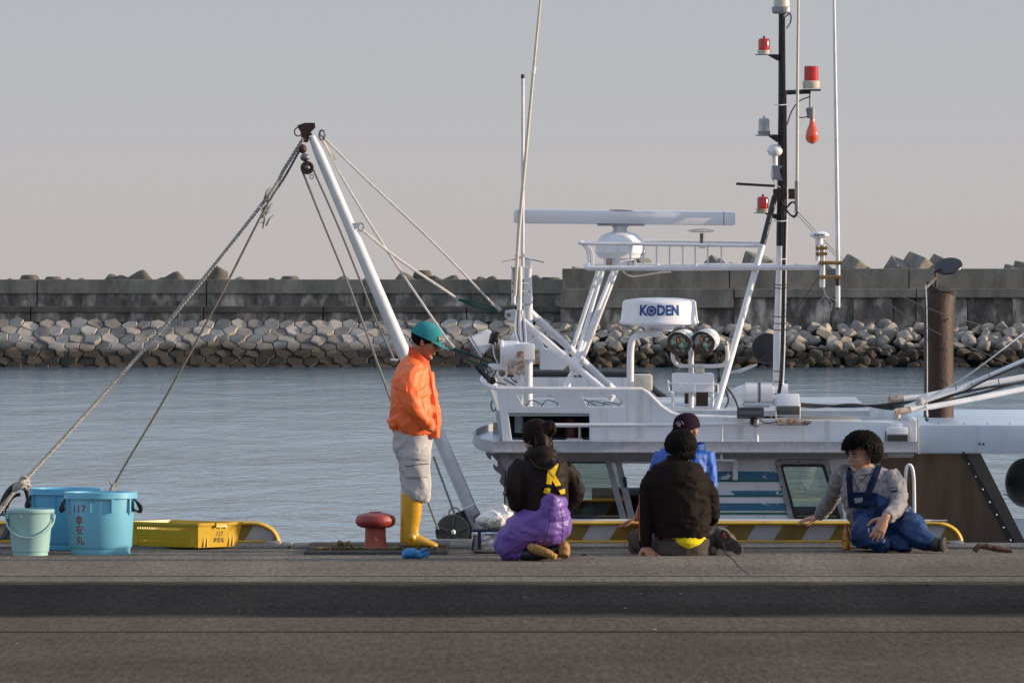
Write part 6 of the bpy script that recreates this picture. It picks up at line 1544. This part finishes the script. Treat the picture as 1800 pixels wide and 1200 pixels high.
strap(jk, [(960, 824), (979, 815), (977, 829), (973, 840)], ys, par=ov, off=.012); strap(jk, [(962, 828), (976, 836), (985, 853), (976, 856)], ys, par=ov); strap(jk, [(962, 830), (972, 834), (968, 852), (960, 851)], ys, par=ov)
strap(jk, [(961, 850), (971, 852), (968, 861), (957, 859)], cloth('black_buckle', (.012, .012, .012)), 'buckle', ov, .010); strap(jk, [(976, 855), (986, 852), (990, 862), (980, 865)], cloth('black_buckle', (.012, .012, .012)), 'buckle', ov, .010)
strap(jk, [(957, 857), (967, 859), (965, 867), (955, 865)], ys, par=ov, off=.014); strap(jk, [(980, 861), (989, 859), (991, 866), (983, 868)], ys, par=ov, off=.014)
bt_ = mat('tan_rubber', (.42, .22, .055), .6, var=.3, vs=10, bump=.6, bs=60)
g = G(); g.curve([p(932, 961, -.12), p(945, 966, -.16), p(962, 972, -.20), p(977, 979, -.22)], [(.04, .030), (.045, .034), (.045, .030), (.035, .022)], 18, 5); b1 = fuse('boot', g, bt_, pb_, voxel=.006, smooth=3, folds=(.0025, 30, (1, 1, 1)))
g = G(); g.curve([p(992, 958, -.05), p(992, 968, -.08), p(991, 978, -.1)], [(.05, .036), (.055, .042), (.04, .036)], 18, 5); b2 = fuse('boot', g, bt_, pb_, voxel=.006, smooth=3, folds=(.0025, 30, (1, 1, 1)))
for k in range(7): seamline('tread', b1, [(939+k*6, 962+k*2.3), (934+k*6.2+4, 970+k*2.2)], .0018, mat('dark_tread', (.14, .07, .02), .8), off=.0)
seamline('tread', b2, [(985, 966), (992, 963), (999, 966)], .002, mat('dark_tread', (.14, .07, .02), .8), off=.0)
g = G(); g.curve([p(918, 972, -.02), p(930, 974, -.06), p(985, 966, .0)], [.045, .05, .05], 12, 4); fuse('dark_boot_shaft', g, M['blackp'], pb_, voxel=.009)

# ===== seated man in black shirt (back to the viewer) =====
A = Fig(47.95); p, r = A.p, A.r
f, sd, u = hframe((-.30, .92, -.22)); C = p(1196, 789, .04)
g = G(); h, Q = head(g, C, f, sd, u, p(1188, 822, 0), 1.02)
g.tube([p(1188, 822), p(1188, 880), p(1198, 940), p(1200, 962)], [(.09, .15), (.11, .15), (.10, .14), (.09, .13)], 16)
wl_ = p(1134, 961, -.02)
g.tube([p(1146, 840, 0), p(1134, 900, .03), wl_], [.052, .044, .028], 12)
hand(g, wl_, Vector((.35, -.55, -.42)), Vector((0, -.35, 1)), Vector((-.9, -.35, 0)), curl=-.12, spread=.28, k=1.05)
g.tube([p(1232, 845, .03), p(1246, 895, .08), p(1235, 905, .3)], [.04, .035, .028], 12)
hand(g, p(1235, 905, .3), Vector((-.4, .8, -.2)), Vector((0, 0, 1)), Vector((-1, 0, 0)))
g.tube([p(1180, 958, .08), p(1124, 950, .37), p(1150, 966, .54)], [.07, .045, .035], 12); g.tube([p(1220, 958, .08), p(1258, 945, .34), p(1280, 954, .03)], [.07, .05, .035], 12)
pc = person(g, 'man in black shirt seen from behind, sitting with one hand propped on the ground', SK)
face(pc, C, f, sd, u, 1.02, glasses=True)
g = G(); g.ell(C+Q @ Vector((-.014, 0, .030)), (.102, .090, .088), Q, 24, 16); g.ell(C+Q @ Vector((-.040, 0, -.02)), (.070, .080, .082), Q, 24, 16)
rs8 = random.Random(9)
strandcap(g, C, Q, 1.02, 1500, .07, (.102, .091, .088), lambda d: not (d.x > .45 and d.z < .5) and not (d.x > .0 and abs(d.y) > .55 and d.z < -.05), width=.0045, grav=Vector((.3, -.25, -1)), rs=rs8, curl=.006, lift=.010)
for k in range(420):
    a_ = rs8.uniform(-1.15, 1.15); v0 = Vector((-.030-.072*cos(a_), .084*sin(a_), rs8.uniform(-.045, .06))); dn = Vector((rs8.uniform(-.1, .25), rs8.uniform(-.3, .3), -1)).normalized()*rs8.uniform(.022, .042)
    g.curve([C+Q @ v0, C+Q @ (v0*1.03+dn), C+Q @ (v0*1.0+dn*1.9+Vector((.012, 0, 0)))], [.003, .004, .001], 5, 3)
obj('hair', g, HAIR, pc, smooth=80)
bs_ = cloth('black_jersey', (.016, .0105, .0085), .3, .8, bump=.3)
g = G()
g.tube([p(1190, 806), p(1189, 818), p(1190, 840), p(1194, 875), p(1199, 915), p(1199, 944)], [(.07, r(15)), (.11, r(43)), (.145, r(53)), (.16, r(52)), (.155, r(50)), (.145, r(49))], 32)
g.curve([p(1152, 833, 0), p(1141, 855, 0), p(1136, 895, .01), p(1135, 930, .0), p(1134, 962, -.015)], [.062, .066, .056, .05, .043], 18, 5)
g.curve([p(1230, 838, .02), p(1243, 862, .04), p(1250, 892, .07), p(1250, 908, .12), p(1240, 910, .26)], [.062, .066, .060, .058, .045], 18, 5)
sh = fuse('shirt', g, bs_, pc, voxel=.008, smooth=3, folds=(.010, 7, (1, 1, 1.5), lambda c: .3+.9*max(0, min(1, (c.x-P(1185, 800, 47.7).x)/.2))))
g = G(); g.tube([p(1190, 800, .0), p(1190, 808, -.0)], [(.075, .07), (.078, .08)], 20); obj('neckband', g, bs_, sh)
seamline('piping', sh, [(1124, 870), (1124, 900), (1124, 930), (1125, 950)], .004, mat('orange_piping', (.6, .10, .04), .6), off=.0)
yt = cloth('yellow_tee', (.80, .62, .015), .08, .7)
g = G(); g.tube([p(1208, 944, .01), p(1207, 953, .0), p(1206, 960, .01)], [(.150, r(36)), (.153, r(31)), (.13, r(20))], 28); fuse('undershirt', g, yt, pc, voxel=.006, smooth=3)
tp = cloth('brown_grey_trousers', (.085, .068, .058), .2, .85)
g = G(); g.tube([p(1200, 946, .02), p(1200, 958, .02), p(1199, 970, .02), p(1199, 978, .03)], [(.135, r(46)), (.15, r(50)), (.155, r(51)), (.12, r(46))], 30)
g.curve([p(1178, 960, .1), p(1145, 955, .28), p(1123, 950, .38), p(1119, 952, .40)], [.095, .09, .085, .07], 18, 4); g.curve([p(1119, 955, .40), p(1135, 966, .5), p(1160, 968, .55)], [.075, .06, .05], 16, 4)
g.curve([p(1225, 960, .08), p(1245, 950, .22), p(1262, 944, .36)], [.095, .088, .078], 18, 4)
tz = fuse('trousers', g, tp, pc, voxel=.008, smooth=3, folds=(.006, 8, (1, 1, 1)))
g = G(); g.curve([p(1262, 944, .34), p(1268, 946, .22), p(1276, 950, .10), p(1283, 955, .02)], [.076, .072, .062, .052], 18, 4)
fuse('trouser_leg', g, cloth('sunlit_trouser_tone', (.16, .145, .13), .2, .85), tz, voxel=.008, smooth=3, folds=(.006, 8, (1, 1, 1)))  # paler copy of the trouser cloth, sunlight on the calf put into its colour
seamline('waist_seam', tz, [(1160, 952), (1180, 960), (1210, 960), (1240, 953)], .002, M['black'], off=.0); seamline('pocket_seam', tz, [(1180, 962), (1200, 965), (1215, 963)], .0016, M['black'], off=0); seamline('pocket_seam', tz, [(1224, 960), (1225, 974)], .0016, M['black'], off=0)
# boot with lugged sole turned to the viewer
bm_ = mat('brown_rubber_sole', (.085, .055, .042), .7, var=.35, vs=18, bump=.4, bs=60)
ax = (p(1303, 972, -.06)-p(1268, 934, .02)); ln = ax.length; ax.normalize(); nrm = Vector((-.10, -1, .05)).normalized(); nrm = (nrm-ax*nrm.dot(ax)).normalized(); sd2 = ax.cross(nrm)
o0 = p(1267, 933, .02)
def sp_(t, w, hh): return o0+ax*(t*ln)+sd2*w+nrm*hh
def hw(t): return .030*min(1, (t/.12)**.5 if t > 0 else 0)*(1 if t < .35 else 1)*(.80 if .33 < t < .5 else 1)*(1.22 if t > .55 else 1)*min(1, ((1.02-t)/.18)**.5)
g = G(); L1 = [sp_(t, hw(t), 0) for t in [i/24 for i in range(1, 25)]]; L2_ = [sp_(t, -hw(t), 0) for t in [i/24 for i in range(24, 0, -1)]]
g.prism([q for q in L1+L2_], nrm*-.022); so = obj('boot', g, bm_, pc, smooth=30)
g = G()
for i in range(10):
    t = .04+i*.1
    for w_ in (-1, 0, 1):
        if .36 < t < .48: continue
        wq = hw(t)*.66*w_; g.box(sp_(t+.02*(1-abs(w_)), wq, .003), (.012, .013, .007), Matrix((sd2, ax, nrm)).transposed() @ Matrix.Rotation(.5*w_, 3, 'Z'), bev=.0015)
obj('tread', g, mat('dark_lug', (.05, .033, .027), .7), so)
g = G(); g.ell(sp_(.17, 0, .003), (.012, .006, .016)); g.ell(sp_(.26, .004, .003), (.014, .006, .008)); obj('red_insert', g, mat('red_rubber', (.50, .05, .03), .5), so)
g = G(); g.curve([sp_(.0, 0, -.05), sp_(.3, 0, -.055), sp_(.7, 0, -.045), sp_(.95, 0, -.03)], [(.03, .032), (.034, .035), (.036, .03), (.025, .015)], 16, 4); fuse('upper', g, mat('brown_boot_upper', (.07, .05, .04), .7, var=.3), so, voxel=.007)
g = G(); g.curve([p(1240, 972, .10), p(1250, 969, .02), p(1257, 968, -.02)], [.04, .036, .026], 14, 4); fuse('boot', g, mat('brown_shoe', (.13, .085, .065), .7, var=.4, vs=14, bump=.5), pc, voxel=.007, folds=(.002, 30, (1, 1, 1)))

# ===== man in blue jacket, cap, facing the viewer =====
A = Fig(49.25); p, r = A.p, A.r
f, sd, u = hframe((-.45, -.85, -.16)); C = p(1206, 757, 0)
g = G(); h, Q = head(g, C, f, sd, u, p(1204, 793, .02), 1.0)
g.tube([p(1204, 793, .02), p(1203, 830, .05), p(1203, 880, .12), p(1203, 910, .12)], [(.09, .14), (.11, .16), (.12, .14), (.12, .15)], 16)
wr = p(1121, 911, .42)
g.tube([p(1160, 815, .08), p(1137, 870, .2), wr], [.05, .042, .028], 12); hand(g, wr, Vector((-.65, .25, -.25)), Vector((0, 0, 1)), Vector((0, -1, 0)), curl=.12)
g.tube([p(1244, 812, .03), p(1250, 855, -.02), p(1240, 880, -.25)], [.05, .042, .03], 12); hand(g, p(1240, 880, -.25), Vector((-.5, -.8, -.3)), Vector((0, 0, 1)), Vector((-1, 0, 0)))
for s_ in (-1, 1): g.tube([p(1203+18*s_, 905, .08), p(1203+26*s_, 885, -.35), p(1203+22*s_, 955, -.30)], [.085, .058, .04], 12)
pd_ = person(g, 'man in blue jacket and dark emblem cap sitting behind the black shirted man', SK)
face(pd_, C, f, sd, u)
g = G(); g.ell(C+Q @ Vector((-.022, 0, .024)), (.096, .081, .078), Q); obj('hair', g, mat('grey_black_hair', (.05, .045, .04), .6), pd_)
nv = cloth('faded_maroon_navy_cap', (.040, .020, .042), .3, .8)
cp = capmesh(pd_, C, f, sd, u, nv, size=1.10, brim=.062, droop=.25)
cq = C+Q @ Vector((.104, .0, .064)); g = G(); nn = (f*.86+u*.5).normalized(); qq = nn.to_track_quat('Z', 'Y').to_matrix()
for k in range(5):
    t = 2*pi*k/5; g.ell(cq+qq @ Vector((.011*cos(t+.3), .011*sin(t+.3), .002)), (.0075, .0035, .0025), qq @ Matrix.Rotation(t+.3, 3, 'Z'), 8, 6)
g.curve([cq+qq @ Vector((.034*cos(t), .034*sin(t)-.006, -.004)) for t in [.3+i*.5 for i in range(6)]], .0022, 5, 4); obj('emblem', g, mat('pale_embroidery', (.45, .42, .42), .8), cp)
bl_ = cloth('blue_nylon', (.032, .125, .50), .15, .5)
g = G()
g.tube([p(1206, 785, .02), p(1205, 795, .02), p(1202, 820, .04), p(1202, 860, .08), p(1203, 905, .1)], [(.09, r(26)), (.13, r(44)), (.16, r(50)), (.17, r(46)), (.17, r(44))], 30)
g.curve([p(1166, 800, .04), p(1157, 822, .07), p(1147, 860, .15), p(1130, 898, .34)], [.062, .062, .055, .04], 18, 5)
g.curve([p(1240, 798, .02), p(1246, 822, .0), p(1247, 852, -.03), p(1243, 872, -.18)], [.062, .062, .056, .045], 18, 5)
jk = fuse('jacket', g, bl_, pd_, voxel=.008, smooth=3, folds=(.009, 7.5, (1.2, 1, .6)))
g = G(); rs = []
for (x, y, rx, ry) in ((1207, 795, 35, .10), (1208, 788, 32, .095), (1209, 781, 31, .09)):
    rs.append([g.b.verts.new(p(x+rx*cos(t), y-3*sin(t)+(-3*cos(t)), ry*sin(t))) for t in [-.95+(2*pi-1.2)*i/24 for i in range(25)]])
for a, b in zip(rs, rs[1:]):
    for i in range(24): g.b.faces.new((a[i], a[i+1], b[i+1], b[i]))
bmesh.ops.solidify(g.b, geom=list(g.b.faces), thickness=.006); obj('collar', g, bl_, jk, smooth=80)
seamline('seam', jk, [(1228, 788), (1236, 800), (1240, 830), (1242, 850)], .002, mat('dark_blue_seam', (.01, .04, .2), .6), off=.0)
patch('worn_print', jk, [(1236, 818), (1247, 820), (1248, 830), (1237, 829)], mat('faded_white_print', (.20, .30, .55), .7, col2=(.05, .15, .50), vs=60), off=.002, th=.001, n=6)
g = G(); g.curve([p(1243, 862, -.16), p(1250, 866, -.2), p(1254, 874, -.24)], [.045, .043, .04], 14, 4); cf = obj('cuff', g, M['black'], jk)
g = G()
for k in range(2): g.tube([p(1243+k*4, 853+k*2, -.2)+Vector((.034*cos(t), -.02+.03*sin(t), .034*cos(t)*.2)) for t in [2*pi*i/20 for i in range(20)]], .0035, 6, close=True)
obj('white_band', g, M['plasticw'], cf)
g = G()
for s_ in (-1, 1): g.curve([p(1203+12*s_, 905, .1), p(1203+24*s_, 890, -.2), p(1203+26*s_, 888, -.36), p(1203+24*s_, 925, -.34), p(1203+22*s_, 950, -.32)], [.10, .09, .075, .06, .055], 16, 4)
fuse('trousers', g, tp, pd_, voxel=.01)

# ===== young man in blue overalls =====
A = Fig(48.75); p, r = A.p, A.r
f, sd, u = hframe((-.80, -.56, -.16)); C = p(1514, 798, .0)
g = G(); h, Q = head(g, C, f, sd, u, p(1523, 838, .03), 1.05, 1.12)
g.tube([p(1523, 838, .03), p(1528, 880, .05), p(1545, 930, .1), p(1550, 950, .1)], [(.10, .15), (.13, .17), (.14, .17), (.13, .17)], 16)
w1 = p(1437, 908, .85)
g.tube([p(1490, 832, .08), p(1464, 872, .43), w1], [.035, .035, .028], 12); hand(g, w1, Vector((-.95, .12, -.22)), Vector((0, -.2, 1)), Vector((0, -1, 0)), curl=.18, spread=.2, k=1.0)
w2 = p(1556, 910, -.42)
g.tube([p(1558, 836, .0), p(1574, 852, -.05), p(1580, 878, -.12), p(1572, 897, -.27), w2], [.03, .033, .033, .03, .028], 12); hand(g, w2, Vector((-.42, -.1, -.90)), Vector((.15, -1, .1)), Vector((-1, -.1, .35)), curl=.18, spread=.12, k=1.12, curls=(.10, .2, .25, .3))
g.tube([p(1565, 940, .05), p(1600, 932, -.20), p(1645, 955, -.35)], [.08, .05, .03], 12); g.tube([p(1540, 940, .0), p(1524, 933, -.30), p(1560, 955, -.30)], [.07, .045, .03], 12)
pe = person(g, 'young man with curly black hair, grey jacket and blue bib overalls sitting on quay', SK2)
face(pe, C, f, sd, u, 1.05, glasses=True)
g = G(); g.ell(C+Q @ Vector((-.030, 0, .044))*1.05, (.106, .098, .092), Q, 24, 16)
rs9 = random.Random(21)
strandcap(g, C, Q, 1.05, 1700, .062, (.118, .106, .108), lambda d: not (d.x > .25 and d.z < .55) and d.z > -.35 and not (d.x > .0 and abs(d.y) > .4 and d.z < .1), width=.0045, curl=.016, grav=Vector((-.1, 0, -1)), rs=rs9, lift=.012)
strandcap(g, C, Q, 1.05, 260, .05, (.110, .099, .100), lambda d: not (d.x > .3 and d.z < .45) and d.z > -.3 and not (d.x > .0 and abs(d.y) > .4 and d.z < .1), width=.007, curl=.022, grav=Vector((-.1, .2, -1)), rs=rs9, lift=.014)
obj('hair', g, HAIR, pe, smooth=80)
gj = cloth('grey_camouflage', (.30, .275, .285), rough=.7, bump=.3, var=.2, vs=16, rust=(.53, (.17, .155, .165)))
g = G()
g.tube([p(1524, 823, .03), p(1525, 834, .03), p(1527, 860, .04), p(1535, 890, .05), p(1548, 915, .07)], [(.085, r(24)), (.125, r(44)), (.155, r(50)), (.165, r(50)), (.165, r(50))], 30)
g.curve([p(1487, 828, .06), p(1476, 845, .18), p(1463, 872, .42), p(1449, 895, .68), p(1440, 906, .82)], [.066, .066, .056, .05, .043], 18, 5)
g.curve([p(1562, 833, .0), p(1574, 852, -.05), p(1580, 878, -.12), p(1572, 897, -.27), p(1559, 909, -.40)], [.066, .070, .063, .058, .046], 18, 5)
jk = fuse('jacket', g, gj, pe, voxel=.008, smooth=3, folds=(.010, 7.5, (1, 1, 1)))
g = G(); g.tube([p(1519, 822, -.0), p(1521, 832, .0)], [(.075, .078), (.10, .11)], 20); obj('collar', g, gj, jk)
patch('throat_tee', jk, [(1506, 828), (1524, 827), (1520, 842), (1510, 840)], mat('pale_tee', (.34, .32, .32), .8), off=.004, th=.002, n=6)
patch('sleeve_badge', jk, [(1566, 857), (1577, 856), (1578, 864), (1567, 865)], M['black_text'], off=.004, th=.002, n=4)
patch('sleeve_print', jk, [(1568, 859), (1576, 858.6), (1576.3, 861), (1568.3, 861.4)], mat('grey_print', (.4, .4, .4), .6), off=.009, th=.001, n=3)
nb = cloth('blue_oilskin', (.010, .038, .13), .25, .5, bump=.2); nb2 = cloth('navy_bib', (.007, .014, .045), .25, .6)
g = G(); g.tube([p(1549, 893, .05), p(1551, 915, .06), p(1552, 945, .07), p(1552, 958, .08)], [(.185, r(51)), (.195, r(54)), (.20, r(56)), (.16, r(52))], 30)
g.tube([p(1526, 884, .0), p(1535, 897, -.01), p(1545, 907, .0)], [(.155, r(31)), (.17, r(42)), (.18, r(48))], 24)
g.curve([p(1575, 935, .0), p(1595, 928, -.15), p(1606, 934, -.28), p(1620, 945, -.33), p(1640, 954, -.36)], [.12, .115, .10, .085, .062], 18, 4)
g.curve([p(1533, 932, -.02), p(1523, 925, -.20), p(1520, 935, -.32), p(1532, 949, -.34), p(1560, 955, -.32)], [.11, .10, .085, .065, .06], 18, 4)
g.curve([p(1545, 945, -.1), p(1570, 952, -.25), p(1600, 955, -.3)], [.07, .06, .05], 14, 4)
ov = fuse('overalls', g, nb, pe, voxel=.008, smooth=3, folds=(.016, 7, (1, 1, 1)))
def near(oa, ob):
    a_, b_ = mk_bvh(oa), mk_bvh(ob)
    return a_, b_
class Two: pass
def patch2(name, os_, quad, m, off, th, n, par):
    bvs = [mk_bvh(o) for o in os_]; a, b, c, d = [Vector(q) for q in quad]; g = G(); V = {}
    for i in range(n+1):
        for j in range(n+1):
            q = a.lerp(b, i/n).lerp(d.lerp(c, i/n), j/n); hs_ = [x for x in (on(bv, q.x, q.y, off) for bv in bvs) if x]
            if hs_: V[i, j] = g.b.verts.new(min(hs_, key=lambda v: v.y))
    for i in range(n):
        for j in range(n):
            k = [(i, j), (i+1, j), (i+1, j+1), (i, j+1)]
            if all(x in V for x in k): g.b.faces.new([V[x] for x in k])
    bmesh.ops.recalc_face_normals(g.b, faces=g.b.faces); bmesh.ops.solidify(g.b, geom=list(g.b.faces), thickness=th); return obj(name, g, m, par, smooth=60)
bib = patch2('bib', (jk, ov), [(1491, 864), (1540, 866), (1543, 890), (1494, 892)], nb2, .010, .006, 14, ov)
patch2('bib_label', (jk, ov), [(1503, 874), (1517, 873), (1518, 882), (1505, 883)], mat('grey_print', (.25, .26, .28), .6), .018, .001, 4, bib)
patch2('strap', (jk,), [(1489, 822), (1497, 824), (1501, 868), (1492, 868)], nb2, .010, .005, 12, ov); patch2('strap', (jk,), [(1542, 810), (1553, 812), (1532, 868), (1521, 866)], nb2, .010, .005, 12, ov)
seamline('lanyard', jk, [(1493, 826), (1503, 845), (1509, 862)], .0022, M['black'], off=.008); seamline('lanyard', jk, [(1529, 822), (1518, 842), (1509, 850), (1510, 862)], .0022, M['black'], off=.008)
seamline('seam', ov, [(1520, 885), (1528, 905), (1540, 925), (1560, 940)], .002, nb2, off=0)
bbm = mat('black_boot_rubber', (.022, .022, .026), .45, var=.3)
g = G(); g.curve([p(1634, 953, -.34), p(1645, 956, -.37), p(1654, 957, -.39)], [(.065, .058), (.062, .055), (.058, .050)], 18, 4); bo_ = fuse('boot', g, bbm, pe, voxel=.007)
so_c = p(1656, 957, -.40); ax_ = Vector((.86, -.50, .05)).normalized(); q_ = ax_.to_track_quat('Z', 'Y').to_matrix()
g = G()
n_ = 28; up_ = Vector((0, 0, 1)); sdd = ax_.cross(up_).normalized()
ra_ = [g.b.verts.new(so_c+sdd*.040*cos(2*pi*i/n_)+up_*.052*sin(2*pi*i/n_)) for i in range(n_)]; rb2 = [g.b.verts.new(v.co+ax_*.022) for v in ra_]; g.skin([ra_, rb2]); sl_ = obj('sole', g, mat('grey_brown_sole', (.11, .095, .08), .8, var=.5, vs=30, bump=.8), bo_)
g = G(); g.tube([so_c+ax_*.0235+sdd*.031*cos(2*pi*i/n_)+up_*.042*sin(2*pi*i/n_) for i in range(n_)], .0028, 6, close=True)
for k in range(4): g.tube([so_c+ax_*.0235+sdd*-.024+up_*(-.028+k*.018), so_c+ax_*.0235+sdd*.024+up_*(-.02+k*.018)], .0025, 5)
obj('tread', g, M['black'], sl_)
